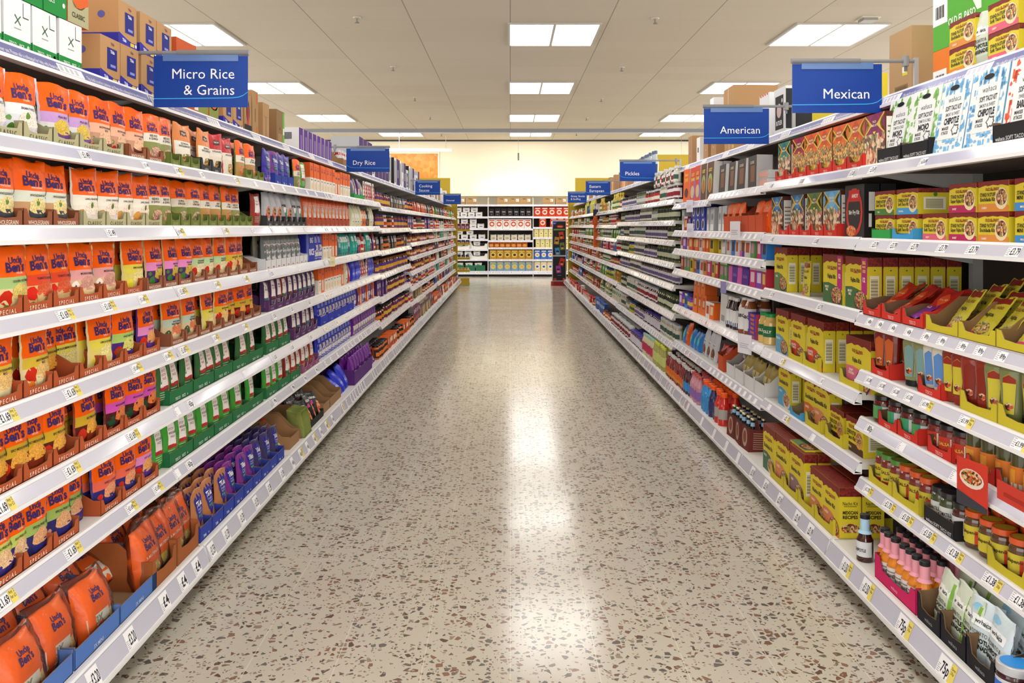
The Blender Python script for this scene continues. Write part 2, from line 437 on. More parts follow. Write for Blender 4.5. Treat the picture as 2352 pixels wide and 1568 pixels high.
def ticket_mesh(fn, x, h, price, big, promo):
    t = MB(); w = .062 if big else .05
    t.rect(x - w / 2, .002, x + w / 2, h - .013, TICK, fn, off=.0008, nx=1, nz=1)
    for i in range(5): t.rect(x - w / 2 + .003, .006 + i * .005, x - w / 2 + .003 + (.014, .011, .015, .009, .013)[i], .0075 + i * .005, GREY, fn, off=.0011, nx=1, nz=1)
    if price: t.text(price, x + .009, h * .4, h * (.62 if big else .42), INK, fn, maxw=w * .66, bold=.02, off=.0012)
    return t
def promo_mesh(fn, x, h, txt):
    t = MB(); t.rect(x, .0, x + .027, h - .012, TYEL, fn, off=.001, nx=1, nz=1)
    for i, s in enumerate(txt.split('|')): t.text(s, x + .0135, h * .62 - i * .011, .011, mat('#6b5a1c', .6), fn, maxw=.022, off=.0013)
    return t
TICKETS = {}     # (side, bay, shelf) -> [(distance, price, big, promo text or None)]
def bay(side, b):
    zs = BAYS[side][b]
    w = BW if side != 'B' else 1.24
    a0 = BAY0[side] + b * BW if side != 'B' else (-1.85, -.61, .63)[b % 3]
    # local frame: x runs along the bay for a viewer facing it, so it starts at the far end on the right-hand side
    if side == 'L': loc, rot = (-FX['L'], a0, 0), math.pi / 2
    elif side == 'R': loc, rot = (FX['R'], a0 + w, 0), -math.pi / 2
    else: loc, rot = (a0, BACKY, 0), 0
    nm = {'L': ORD[b] + ' bay along the left side of the aisle', 'R': ORD[b] + ' bay along the right side of the aisle', 'B': ('left', 'middle', 'right')[b % 3] + ' bay against the far wall'}[side]
    t = tag(empty('shelving_bay', loc, rot), 'white metal shelving, ' + nm, 'shelving', 'shelving bays along the aisle' if side != 'B' else 'shelving bays against the far wall')
    near = (side in 'LR' and b < 3)
    top = zs[0] + .34 if side != 'B' else 2.25
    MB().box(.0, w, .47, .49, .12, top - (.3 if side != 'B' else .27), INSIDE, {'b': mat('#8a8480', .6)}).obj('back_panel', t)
    MB().box(.0, w, .12, .47, .0, .11, mat('#2b2927', .7)).obj('plinth_shade', t)  # dark kick block; its near-black paints the shadow under the base shelf
    u = MB()
    u.box(-.015, .015, .43, .47, 0, top - .28 if side != 'B' else 2.2, '#b5b2ae')
    if side == 'B': u.box(-.012, .012, .0, .05, 0, 2.15, '#d5d3d0')
    u.obj('upright', t)
    for k, zt in enumerate(zs):
        base, stock = k == len(zs) - 1, k == 0 and side != 'B'
        y = -.115 if base and side != 'B' else .10 if stock else 0.0
        th = .028
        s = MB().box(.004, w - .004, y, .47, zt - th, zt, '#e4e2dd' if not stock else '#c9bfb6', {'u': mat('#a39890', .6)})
        if not base:
            for x in (.008, w - .014):
                s.prism([(y + .03, zt - th), (.46, zt - th), (.46, zt - th - .075)], x, x + .006, '#cfccc8', axis='x')
        so = s.obj('shelf', t)
        r = MB(); h = RHB if base else RH
        fn = rail(r, w, y, zt, h, base, '#7275a8' if stock else None)
        if stock and b < 5:
            for x0 in (.06, .66):
                r.rect(x0 - .05, .003, x0 + .1, h - .014, TICK, fn, off=.0008, nx=1, nz=1)
                for i in range(4): r.rect(x0 - .04 + i * .03, .007, x0 - .022 + i * .03, h - .018, mat('#c8c6d2', .5), fn, off=.0012, nx=1, nz=1)
                r.text('This shelf is not for customer use. Please ask a colleague for help with these items', x0 + .34, .012, .017, mat('#e6e6f2', .5), fn, maxw=.44, off=.0009)
        elif not near and side != 'B':
            q = .06
            rr = random.Random(b * 31 + k * 7 + ord(side))
            while q < w - .06:
                if rr.random() < .7:
                    r.rect(q - .02, .003, q + .02, h - .013, TICK, fn, off=.0008, nx=1, nz=1)
                    r.rect(q - .0, .008, q + .015, h - .02, GREY, fn, off=.0012, nx=1, nz=1)
                    if rr.random() < .12: r.rect(q + .021, .003, q + .04, h - .013, TYEL if side == 'L' else mat('#d98b8b', .5), fn, off=.0009, nx=1, nz=1)
                q += rr.uniform(.055, .16)
        elif side == 'B':
            rr = random.Random(b * 31 + k * 7)
            for q in (.1, .35, .6, .9):
                r.rect(q, .004, q + .05, h - .014, TICK, fn, off=.0008, nx=1, nz=1); r.rect(q + .02, .01, q + .045, h - .02, GREY, fn, off=.0012, nx=1, nz=1)
                if rr.random() < .3: r.rect(q + .052, .004, q + .08, h - .014, TYEL, fn, off=.0008, nx=1, nz=1)
        r.obj('price_rail', so)
        for a, price, big, promo in TICKETS.get((side, b, k), ()):
            x = a - a0 if side == 'L' else a0 + w - a
            ticket_mesh(fn, x, h, price, big, promo).obj('price_ticket', so)
            if promo: promo_mesh(fn, x + (.032 if big else .026), h, promo).obj('offer_ticket', so)
    return t
# ================================================================ product kinds
NAVY, ORNG, WHT, BLK = '#3a2168', '#fb6203', '#f3f1ee', '#1c1b1e'
def jig(i, j=0): return math.sin(i * 12.9898 + j * 78.233) * .5
def pouch_surf(w, h, t, seed=0, full=.72, ex=2.2, waist=.0, wav=.004):
    """front skin of a filled packet: returns S(x, z, off) for x in +-w/2, z in 0..h, and the back skin"""
    def thick(v):
        a = min(1, v / .22); b = max(0.0, min(1, (1 - v) / .55))
        return (.55 + .45 * math.sin(a * math.pi / 2)) * (.07 + .93 * (math.sin(b * math.pi / 2) ** .8)) if v < 1 else .07
    def wid(v): return 1 - waist * math.sin(math.pi * v) - .03 * math.cos(v * 9 + seed)
    def skin(sg):
        def S(x, z, off=0):
            u = max(-1, min(1, 2 * x / w)); v = max(0, min(1, z / h))
            half = t / 2 * thick(v) * (1 - abs(u) ** ex) ** full
            cr = .0016 * math.sin(u * 5 + v * 13 + seed) * math.sin(v * 21 - u * 7 + seed * 2) * (1 - abs(u) ** 4) + .0012 * math.sin(v * 30 + seed) * (abs(u) > .6)
            bend = wav * math.sin(u * 2.6 + seed * 1.7) * v ** 3
            return (x * wid(v), t / 2 + bend - sg * (half + cr) - sg * off, z + (.004 * math.sin(u * 3 + seed) + .003 * u * math.sin(seed * 3)) * (v ** 3))
        return S
    return skin(1), skin(-1)
def pouch_body(mb, w, h, t, bands, edge, back=None, **kw):
    """bands: [(v_top, material)] from the bottom up"""
    F, B = pouch_surf(w, h, t, **kw)
    vs_rows = [0, .05, .12, .2, .3, .4, .5, .6, .7, .8, .88, .94, .97, 1.0]
    for vt, _ in bands:
        if vt not in vs_rows: vs_rows.append(vt)
    vs_rows.sort()
    us = [-1, -.92, -.75, -.5, -.25, 0, .25, .5, .75, .92, 1]
    for j in range(len(vs_rows) - 1):
        v0, v1 = vs_rows[j], vs_rows[j + 1]
        m = next(mm for vt, mm in bands if v1 <= vt + 1e-6)
        P = lambda S: [S(u * w / 2, v * h) for v in (v0, v1) for u in us]
        n = len(us)
        for i in range(n - 1):
            em = edge if (edge and (i == 0 or i == n - 2)) else m
            S = F
            mb.add([F(us[i] * w / 2, v0 * h), F(us[i + 1] * w / 2, v0 * h), F(us[i + 1] * w / 2, v1 * h), F(us[i] * w / 2, v1 * h)], [(0, 1, 2, 3)], em, True)
        for i in range(0, n - 1, 2):
            mb.add([B(us[i] * w / 2, v0 * h), B(us[i + 2] * w / 2, v0 * h), B(us[i + 2] * w / 2, v1 * h), B(us[i] * w / 2, v1 * h)], [(3, 2, 1, 0)], back or edge or m, True)
    fr = [F(u * w / 2, 0) for u in us]; bk = [B(u * w / 2, 0) for u in us[::2]]
    mb.add(fr + bk[::-1], [tuple(range(len(fr) + len(bk)))[::-1]], edge or bands[0][1])
    fr = [F(u * w / 2, h) for u in us]; bk = [B(u * w / 2, h) for u in us]
    for i in range(len(us) - 1): mb.add([fr[i], fr[i + 1], bk[i + 1], bk[i]], [(0, 1, 2, 3)], bands[-1][1])
    return F
def weld(mb):
    """merge the coincident points of smooth skins so that they shade as one surface"""
    idx, mp = {}, []
    nv = []
    for v in mb.v:
        k = (round(v[0], 5), round(v[1], 5), round(v[2], 5))
        if k not in idx: idx[k] = len(nv); nv.append(v)
        mp.append(idx[k])
    f2, m2, s2 = [], [], []
    for f, m, s in zip(mb.f, mb.m, mb.sm):
        g = []
        for i in f:
            j = mp[i]
            if not g or (g[-1] != j and g[0] != j): g.append(j)
        if len(set(g)) >= 3: f2.append(tuple(g)); m2.append(m); s2.append(s)
    mb.v, mb.f, mb.m, mb.sm = nv, f2, m2, s2
    return mb
RICE = {}
def grains(c):
    if c not in RICE:
        r, g, b = (int(c[i:i + 2], 16) for i in (1, 3, 5))
        sh = lambda k: '#%02x%02x%02x' % tuple(max(0, min(255, int(x * k))) for x in (r, g, b))
        RICE[c] = speck('grains' + c[1:], [c, sh(1.08), sh(.93), c, sh(.82), sh(1.12)], 420)
    return RICE[c]
def bowl(mb, S, cx, cz, r, cb, cr, garnish=None):
    mb.ell(cx, cz, r * 1.04, r * .92, grains(cr), S, off=.0007, a0=-8, a1=188, n=14, rag=.05)
    pts = [(cx + r * 1.08 * math.cos(a), cz + r * 1.12 * math.sin(a) * (1 if abs(math.cos(a)) > .2 else .97)) for a in [math.radians(180 + 180 * k / 12) for k in range(13)]]
    mb.poly(pts, cb, S, off=.0008)
    mb.ell(cx, cz + r * .02, r * 1.04, r * .3, grains(cr), S, off=.0010, n=14)
    if garnish: mb.ell(cx - r * .1, cz + r * .55, r * .22, r * .25, garnish, S, off=.0013, n=8, rag=.2)
# ---- the orange rice pouches
def ub(key, look, band, low, bwl, rice, name, sub, edge=None, veg=(), garnish=None, seed=0, topc=ORNG, vb=.36, vt=.53):
    w, h, t = .132, .176, .034
    mb = MB()
    T, Bd, Lw, E = film(topc), film(band), film(low), film(edge) if edge else None
    S = pouch_body(mb, w, h, t, [(vb, Lw), (vt, Bd), (1.0, T)], E, seed=seed)
    weld(mb)
    nv = ink(NAVY)
    mb.text('Uncle', .002, .785 * h, .0245, nv, S, maxw=.052, bold=.028, off=.0012)
    mb.text("Ben's", 0, .68 * h, .036, nv, S, maxw=.082, bold=.035, off=.0012)
    mb.text(sub, .012, .585 * h, .0075, ink('#ffe6c8'), S, maxw=.045, off=.0012)
    for i, tx in enumerate(name.split('|')):
        mb.text(tx, .018, (.465 - .05 * i) * h, .0088, ink('#2c2a2e'), S, maxw=.072, bold=.02, off=.0012)
    for vx, vz, vr, vc in veg: mb.ell(vx * w, vz * h, vr * w, vr * w * .9, vc if not isinstance(vc, str) else film(vc), S, off=.0006, n=10, rag=.08)
    bowl(mb, S, .13 * w, .235 * h, .28 * w, film(bwl), rice, garnish)
    mb.rect(.40 * w, .42 * h, .455 * w, .56 * h, film('#2f7a45'), S, off=.0009, nx=1)
    return Proto('rice_pouch', look, 'rice pouch', w, h, t, mb)
RED, GRN, ONI, DKG, BRN = '#c92a17', '#4f7d2c', '#d99a4a', '#23452a', '#8a4a25'
salad = speck('salad_print', ['#7c8b3a', '#b9a35b', '#8d3a22', '#c98d4a', '#4d6a2a', '#d9c07a'], 190)
P = {}
P['bas'] = ub('bas', 'white band basmati rice pouch', '#e9e9ec', '#dcdde2', '#e6e0e8', '#f3e2d2', 'BASMATI RICE', 'CLASSIC', '#d3d4da', ((-.3, .16, .1, GRN), (-.36, .3, .06, '#6a9a4a')), '#5f8a35', 1)
P['pil'] = ub('pil', 'lilac band pilau rice pouch', '#c49ad3', '#d9d5d2', '#6d3f84', '#dab93c', 'PILAU RICE', 'CLASSIC', '#c9bfd0', ((-.3, .14, .1, '#7ba05a'), (-.34, .26, .05, GRN)), None, 2)
P['bro'] = ub('bro', 'salmon band brown rice pouch', '#f0b496', '#c9977a', '#6b3a2b', '#f3ba93', 'BROWN BASMATI|RICE', 'WHOLEGRAIN', '#d9a184', ((-.28, .12, .1, RED), (-.33, .25, .06, GRN)), None, 3)
P['who'] = ub('who', 'pale green wholegrain rice pouch', '#d8dccb', '#c2966c', '#3d4046', '#e8d28e', 'WHOLEGRAIN RICE', 'WHOLEGRAIN', None, ((-.3, .2, .1, '#e0822c'), (-.28, .1, .08, GRN)), GRN, 4)
P['lon'] = ub('lon', 'cream band long grain rice pouch', '#efe9da', '#ece4d3', '#f0e4da', '#f6dcc8', 'LONG GRAIN RICE', 'CLASSIC', '#e3d9cb', ((-.27, .18, .15, ONI), (-.36, .1, .09, '#c98236')), GRN, 5)
P['gol'] = ub('gol', 'soft green band vegetable rice pouch', '#a9c67f', '#e3cd98', '#e0c48e', '#dcc568', 'GOLDEN VEGETABLE', 'SPECIAL', '#dcc894', ((-.28, .22, .17, RED), (-.3, .07, .08, GRN)), None, 6)
P['tom'] = ub('tom', 'red band tomato rice pouch', '#e2492b', '#dbb27a', '#dcb57e', '#d6562b', 'TOMATO & BASIL', 'SPECIAL', '#d9bb86', ((-.27, .24, .16, '#d8291b'), (-.26, .06, .08, GRN)), None, 7)
P['mus'] = ub('mus', 'pink band mushroom rice pouch', '#e2a09f', '#dcb48f', '#dfc08d', '#cd9484', 'MUSHROOM RICE', 'SPECIAL', '#dcc69c', ((-.28, .28, .1, '#f0e2d4'), (-.22, .14, .1, '#efe0d0'), (-.28, .25, .05, '#4a352a'), (-.2, .11, .05, '#4a352a')), None, 8)
P['lem'] = ub('lem', 'lemon yellow band rice pouch', '#e4d452', '#e2cf6e', '#e6d28a', '#ead98e', 'LEMON & ROSEMARY', 'SPECIAL', '#dcc894', ((-.26, .16, .14, '#ecd83c'),), None, 9)
P['pnk'] = ub('pnk', 'pink band Thai rice pouch', '#e68bc5', '#4b2a66', '#57357a', '#c9ad3c', 'WHOLEGRAIN|THAI RICE', 'WHOLEGRAIN', '#caa873', ((-.26, .16, .13, '#3f7a35'), (-.36, .3, .06, GRN)), None, 10)
P['grn'] = ub('grn', 'mint band vegetable rice pouch', '#bad7a0', '#dcc596', '#e0c48e', '#e6d7ae', 'WHOLEGRAIN|VEGETABLE RICE', 'WHOLEGRAIN', '#cbab74', ((-.27, .22, .14, RED), (-.3, .06, .08, GRN)), None, 11)
P['med'] = ub('med', 'mustard band red pepper rice pouch', '#d9b83c', '#e6cf96', '#ead7a4', '#e6ba72', 'MEDITERRANEAN|RICE', 'SPECIAL', '#e0c995', ((-.26, .26, .17, RED), (-.3, .07, .14, '#e27a2a')), None, 12)
P['mex'] = ub('mex', 'gold band spicy rice pouch', '#cfa72c', '#5a2018', '#7d2c18', '#e8a63e', 'SPICY MEXICAN RICE', 'SPECIAL', '#8c3418', ((-.28, .22, .14, '#c22c17'), (-.3, .06, .08, DKG)), None, 13)
P['egg'] = ub('egg', 'lime band egg rice pouch', '#c3cc62', '#392f6c', '#3b307c', '#e6bd8e', 'EGG FRIED RICE', 'SPECIAL', '#4a3f86', ((-.3, .2, .1, '#7a2b3a'), (-.3, .06, .1, '#b9703a')), None, 14)
P['spf'] = ub('spf', 'olive band fried rice pouch', '#9db55e', '#2f2c66', '#34307a', '#dba374', 'SPECIAL FRIED RICE', 'SPECIAL', '#3a347a', ((-.3, .08, .09, DKG), (-.32, .2, .06, '#e08a7a')), None, 15)
P['mag'] = ub('mag', 'magenta band dark base rice pouch', '#d350b2', '#4a1c1c', '#561a1a', '#dc783c', 'MEXICAN BEAN RICE', 'SPECIAL', '#6b1f1c', ((-.28, .2, .14, DKG), (-.3, .06, .09, '#b9603a')), None, 16)
P['swt'] = ub('swt', 'coral band navy base rice pouch', '#ea6852', '#2f2b70', '#2e2b74', '#e2956a', 'SWEET & SOUR RICE', 'SPECIAL', '#3a347a', ((-.28, .24, .08, RED), (-.3, .08, .08, RED)), None, 17)
P['prp'] = ub('prp', 'green band purple edge rice pouch', '#a9c86a', '#4a2a78', '#4f2f80', '#d8cf6a', 'VEGETABLE PILAU', 'SPECIAL', '#4f2a80', ((-.28, .2, .14, RED), (-.3, .06, .1, '#c9622a')), None, 18)
P['pip'] = ub('pip', 'pink band purple edge rice pouch', '#e48ac4', '#57308a', '#5a3390', '#e6a05a', 'HOT & SPICY', 'SPECIAL', '#512a86', ((-.28, .24, .14, RED), (-.3, .06, .13, '#c9622a')), None, 19)
P['gry'] = ub('gry', 'grey green wholegrain rice pouch', '#b9c9b4', '#d6bd94', '#e2c698', '#d9784a', 'WHOLEGRAIN|MEDITERRANEAN', 'WHOLEGRAIN', '#caa873', ((-.28, .2, .14, '#3f5a35'), (-.3, .06, .08, GRN)), None, 20)
def quin(key, look, edge, panel, low, mound, name, seed, topc=ORNG, logo=NAVY, brand=True):
    w, h, t = .128, .178, .036
    mb = MB()
    S = pouch_body(mb, w, h, t, [(.42, film(low)), (.60, film(panel)), (1, film(topc))], film(edge), seed=seed); weld(mb)
    if brand:
        mb.text('Uncle', 0, .79 * h, .02, ink(logo), S, maxw=.05, bold=.03, off=.0012)
        mb.text("Ben's", 0, .70 * h, .03, ink(logo), S, maxw=.075, bold=.035, off=.0012)
    else:
        mb.poly([(-.025, .128), (.025, .128), (.025, .148), (0, .153), (-.025, .148)], ink('#3a332e'), S); mb.text('SEEDS OF', 0, .14, .009, ink(WHT), S, maxw=.04, off=.0012)
    for i, tx in enumerate(name.split('|')): mb.text(tx, .0, (.55 - .06 * i) * h, .011, ink('#3f2f22' if brand else '#2a2624'), S, maxw=.08, bold=.02, off=.0012)
    mb.ell(.08 * w, .2 * h, .3 * w, .13 * h, mound, S, n=14, rag=.08)
    return Proto('grain_pouch', look, 'grain pouch', w, h, t, mb)
P['ol1'] = quin('ol1', 'olive edged quinoa pouch', '#6f7d38', '#e4dccd', '#858b4a', speck('q1', ['#d9a08a', '#c98a74', '#e6b8a0', '#8a5a4a'], 330), 'RED RICE|& QUINOA', 1)
P['ol2'] = quin('ol2', 'olive edged seeded grain pouch', '#66752f', '#ded3c0', '#7c8440', speck('q2', ['#cdb59a', '#a5825f', '#e0cdb4', '#6a4a3a'], 330), 'QUINOA|& BULGUR', 2)
P['ol3'] = quin('ol3', 'olive edged tomato grain pouch', '#6c7a33', '#e8e0d0', '#b5884a', speck('q3', ['#e07a4a', '#d0552a', '#e8a060', '#a03a1c'], 330), 'GRAINS|& TOMATO', 3)
P['qwh'] = quin('qwh', 'cream wholegrain quinoa pouch', '#d98a4a', '#efe8da', '#ece3d2', salad, 'QUINOA &|WHOLEGRAIN RICE', 4, '#e0874a', brand=False)
P['qrd'] = quin('qrd', 'red spicy grain pouch', '#b01c22', '#ece2d4', '#e5d8c6', salad, '& FLAVOURFUL', 5, '#c01e26', brand=False)
# ---- own-label pouches with a tapered paper label
def tes(look, body, low, strip, text, seed, dark=None):
    w, h, t = .112, .168, .04
    mb = MB()
    S = pouch_body(mb, w, h, t, [(.14, film(dark or body)), (1, film(body))], film(dark or body), seed=seed, waist=.05); weld(mb)
    mb.poly([(.26 * w, .06 * h), (.44 * w, .06 * h), (.44 * w, .66 * h), (.3 * w, .56 * h), (.2 * w, .3 * h)], low, S, off=.0007)
    mb.poly([(-.3 * w, .4 * h), (.2 * w, .4 * h), (.14 * w, .92 * h), (-.22 * w, .92 * h)], film('#efe6e2'), S, off=.0009)
    mb.poly([(-.3 * w, .33 * h), (.21 * w, .33 * h), (.2 * w, .42 * h), (-.3 * w, .42 * h)], film(strip), S, off=.0011)
    for i, tx in enumerate(text.split('|')): mb.text(tx, -.05 * w, (.76 - .085 * i) * h, .012, ink('#b9605a' if strip == '#a52a2a' else '#6a5a5a'), S, maxw=.042, off=.0013)
    for i in range(4): mb.rect(-.3 * w, (.28 - .05 * i) * h, (.1 - .04 * (i % 2)) * w, (.292 - .05 * i) * h, ink('#c9d3c0'), S, off=.0009, nz=1)
    return Proto('grain_pouch', look, 'grain pouch', w, h, t, mb)
veg1 = speck('veg1', ['#d97a2a', '#c9a24a', '#8a9a3a', '#b5512a'], 240); nut = speck('nut', ['#c9a873', '#a5814f', '#dcc397', '#8a6238'], 260)
P['tdg'] = tes('dark green own label rice pouch', '#3b6e3c', veg1, '#a52a2a', 'SPICY|VEGETABLE|RICE', 1, '#2f5a33')
P['tlg'] = tes('bright green wholegrain rice pouch', '#46a03a', nut, '#b02a2a', 'STICKY|WHOLEGRAIN|RICE', 2, '#3f8a38')
P['tpu'] = tes('purple brown labelled grain pouch', '#4b2c58', nut, '#6a3a30', 'MIXED|GRAINS', 3)
P['tpt'] = tes('plum pouch with teal label', '#45305a', salad, '#3f6a78', 'PUY|LENTILS', 4)
P['trd'] = tes('brick red lentil pouch', '#8a3026', nut, '#2f6a45', 'RED|LENTILS', 5)
P['tre'] = tes('rust red grain pouch', '#9a3a2a', veg1, '#a52a2a', 'SPICY|BEAN', 6)
def recol(p, key, fr, to): pass
# ---- heart-fronted rice pouches
def til(look, body, seed, rice, brand='Tilda', tilt=0):
    w, h, t = .122, .178, .036
    mb = MB()
    S = pouch_body(mb, w, h, t, [(1, film(body))], None, seed=seed); weld(mb)
    hb = film('#2a2a8c')
    mb.poly([(0, .22 * h), (.2 * w, .42 * h), (.3 * w, .66 * h), (.3 * w, .86 * h), (.2 * w, .9 * h), (.12 * w, .82 * h), (0, .92 * h), (-.1 * w, .84 * h), (-.2 * w, .9 * h), (-.3 * w, .84 * h), (-.3 * w, .64 * h), (-.2 * w, .42 * h)], hb, S)
    mb.text(brand, 0, .72 * h, .028, ink(WHT), S, maxw=.055, bold=.03, off=.0012)
    for i, tx in enumerate(('STEAMED', 'BASMATI')): mb.text(tx, 0, (.60 - .055 * i) * h, .009, ink('#b9b9e6'), S, maxw=.045, off=.0012)
    mb.poly([(-.13 * w, .44 * h), (.13 * w, .44 * h), (.13 * w, .49 * h), (-.13 * w, .49 * h)], film('#3fa05a'), S, off=.0012)
    mb.ell(.02 * w, .14 * h, .4 * w, .1 * h, rice, S, n=12, rag=.1)
    return Proto('heart_pouch', look, 'rice pouch', w, h, t, mb)
P['tib'] = til('brown pouch with blue heart', '#b0734a', 1, speck('tb', ['#e0b58e', '#d09a70', '#c08358', '#b0734a'], 200))
P['tip'] = til('purple pouch with blue heart', '#7a2f82', 2, speck('tp', ['#a860a0', '#8a3f8a', '#c080b0', '#7a2f82'], 200))
P['tin'] = til('navy pouch with blue heart', '#3d3560', 3, speck('tn', ['#6a6070', '#504860', '#8a8088', '#3d3560'], 200))
P['tiv'] = til('violet blue pouch with heart front', '#4034a0', 4, speck('tv', ['#c9b0a0', '#8a70b0', '#5a48a8', '#4034a0'], 200))
# ---- plain film bags: rice, noodles, snacks
def bag(name, look, body, w, h, t, decs=(), seed=0, ex=4, full=.5, cat='packet', low=None, vlow=.4, edge=None, wav=.004, wrap=False):
    mb = MB()
    bands = [(vlow, film(low)), (1, film(body))] if low else [(1, film(body))]
    S = pouch_body(mb, w, h, t, bands, film(edge) if edge else None, seed=seed, ex=ex, full=full, wav=wav); weld(mb)
    for d in decs:
        k = d[0]
        if k == 'r': mb.rect(d[1] * w, d[2] * h, d[3] * w, d[4] * h, film(d[5]) if isinstance(d[5], str) else d[5], S, off=d[6] if len(d) > 6 else .0007)
        elif k == 'e': mb.ell(d[1] * w, d[2] * h, d[3] * w, d[4] * h, film(d[5]) if isinstance(d[5], str) else d[5], S, off=d[6] if len(d) > 6 else .0008, n=12)
        elif k == 't': mb.text(d[1], d[2] * w, d[3] * h, d[4] * h, ink(d[5]), S, maxw=(d[6] if len(d) > 6 else .8) * w, bold=d[7] if len(d) > 7 else .02, off=.0013)
        elif k == 'p': mb.poly([(a * w, c * h) for a, c in d[1]], film(d[2]) if isinstance(d[2], str) else d[2], S, off=.0008)
        elif k == 'b': bowl(mb, S, d[1] * w, d[2] * h, d[3] * w, film(d[4]), d[5])
    parts = []
    if wrap:        # loose clear film round the packet with a crumpled top
        f = MB(); pouch_body(f, w * 1.05, h * 1.13, t * 1.16, [(1, clear_film())], None, seed=seed + 3, ex=ex, full=full, wav=.016); weld(f)
        f.v = [(x, y - t * .08, z) for x, y, z in f.v]
        parts = [('film_wrap', f)]
    return Proto(name, look, cat, w, h, t, mb, parts)
UBL = [('t', 'Uncle', .0, .80, .12, NAVY, .42, .03), ('t', "Ben's", .0, .69, .17, NAVY, .62, .035)]
P['mini'] = bag('rice_multipack', 'orange film wrapped triple rice pack', '#ee6410', .16, .17, .075, UBL + [('r', -.44, .03, .44, .42, '#dcdccf'), ('t', '3X', -.12, .33, .17, '#8f927f', .3, .04), ('t', 'MINI', -.08, .18, .15, '#8f927f', .5, .04), ('t', 'POUCHES', -.08, .08, .06, '#8f927f', .5), ('e', .3, .24, .1, .13, speck('mp', ['#e6cf8e', '#d9b868', '#f0e0b0'], 300))], 3, 5, .4, 'rice pack', None, .4, wrap=True)
P['mult'] = bag('rice_multipack', 'orange and yellow film multipack', '#ee6410', .15, .19, .08, UBL + [('t', '3x MULTIPACK', -.02, .52, .075, '#fbe7d0', .75), ('r', -.42, .03, .42, .36, '#c9b446'), ('b', .1, .16, .24, '#e8d6a4', '#e6cf8e')], 5, 5, .4, 'rice pack', wrap=True)
P['blur'] = bag('rice_bag', 'royal blue bag of rice', '#2533bd', .10, .21, .055, [('r', -.42, .06, .3, .5, '#cfc6b4'), ('t', 'RICE', -.06, .2, .17, '#f3f1ee', .6, .04), ('t', 'LONG', -.08, .4, .07, '#2533bd', .5), ('r', -.4, .56, -.05, .76, '#8f9ad6')], 2, 5, .45, 'rice bag')
P['purr'] = bag('rice_bag', 'purple bag of rice', '#6a1f8c', .11, .2, .055, [('r', -.35, .1, .3, .42, '#d9d2cc'), ('t', 'RICE', 0, .18, .13, '#6a1f8c', .5, .03), ('r', -.2, .5, .2, .62, '#8f4fae')], 4, 5, .45, 'rice bag')
P['orgb'] = bag('rice_bag', 'burnt orange bag of rice', '#d8551c', .115, .185, .05, [('r', -.42, .3, -.02, .74, '#cfc9c0'), ('r', -.38, .36, -.06, .68, '#b9a899', .0010), ('r', -.2, .06, .4, .2, '#b8421a'), ('r', .1, .38, .4, .55, '#e8834a')], 6, 5, .45, 'rice bag')
P['silv'] = bag('grain_bag', 'silver topped red rice bag', '#b9bcc4', .1, .185, .045, [('r', -.46, .1, .46, .5, '#c9513a'), ('e', 0, .42, .3, .16, '#e07a5a'), ('e', 0, .42, .2, .1, '#2f2a2c', .0011), ('t', 'A&C', 0, .42, .1, '#e9c23a', .4), ('r', -.3, .06, .3, .14, '#c9a23a')], 7, 3, .6, 'rice bag')
P['sil2'] = bag('grain_bag', 'grey sushi rice bag with figure', '#9fa4a8', .1, .185, .045, [('r', -.46, .06, .46, .3, '#d9622a'), ('r', -.1, .2, .4, .52, '#3f7a68'), ('e', -.1, .5, .18, .1, '#e8dfd6'), ('r', -.4, .58, .4, .66, '#3a3a3e')], 8, 3, .6, 'rice bag')
P['gryb'] = bag('grain_bag', 'white and grey panel grain bag', '#6f7574', .095, .18, .05, [('r', -.4, .06, .3, .72, '#d3d5d6'), ('r', -.34, .66, .0, .7, '#a03a3a'), ('r', -.34, .5, .2, .53, '#8a8e90'), ('r', -.34, .42, .24, .45, '#8a8e90'), ('r', -.34, .34, .16, .37, '#8a8e90'), ('r', .3, .06, .44, .6, nut)], 9, 4, .5, 'grain bag')
P['crmb'] = bag('grain_bag', 'cream brown striped grain bag', '#d8cdb0', .09, .18, .045, [('r', -.4, .1, .2, .7, '#e8e2d6'), ('r', .2, .06, .42, .9, nut), ('r', -.3, .4, .1, .5, '#8a5a35'), ('e', -.1, .76, .16, .08, '#2f2a24')], 10, 4, .5, 'grain bag')
P['crmw'] = bag('grain_bag', 'soft cream bag with white label', '#dad6b2', .1, .18, .055, [('r', -.3, .15, .15, .6, '#efece2'), ('r', -.25, .2, .1, .26, '#8f8f80'), ('r', -.25, .32, .05, .36, '#8f8f80')], 11, 4, .5, 'grain bag')
P['tigr'] = bag('grain_bag', 'black white red flame fronted packet', '#e9e4e0', .085, .175, .03, [('p', [(-.4, .1), (.1, .1), (-.05, .5), (.0, .9), (-.42, .9)], '#b01f24'), ('p', [(.2, .05), (.44, .05), (.44, .95), (.1, .95), (.26, .5)], '#221f22')], 12, 2.5, .7, 'packet')
P['blus'] = bag('rice_bag', 'deep blue soft rice bag', '#2a36c2', .11, .19, .07, [('r', -.3, .2, .2, .5, '#5f6ae0'), ('t', 'RICE', -.05, .34, .13, '#e9e9f6', .5)], 13, 5, .45, 'rice bag')
P['teal'] = bag('grain_bag', 'teal bag of pudding rice', '#1fa493', .085, .17, .05, [('r', -.4, .62, .4, .86, '#e6f0ea'), ('t', '12', .0, .4, .2, '#bfe8dc', .5), ('r', -.42, .02, .42, .16, '#157a70')], 14, 5, .45, 'grain bag')
P['teab'] = bag('grain_bag', 'blue grey bag with clear panel', '#2f7480', .09, .17, .05, [('r', -.36, .4, .36, .9, '#a9bcc0'), ('r', -.3, .1, .3, .3, '#1f5a66')], 15, 5, .45, 'grain bag')
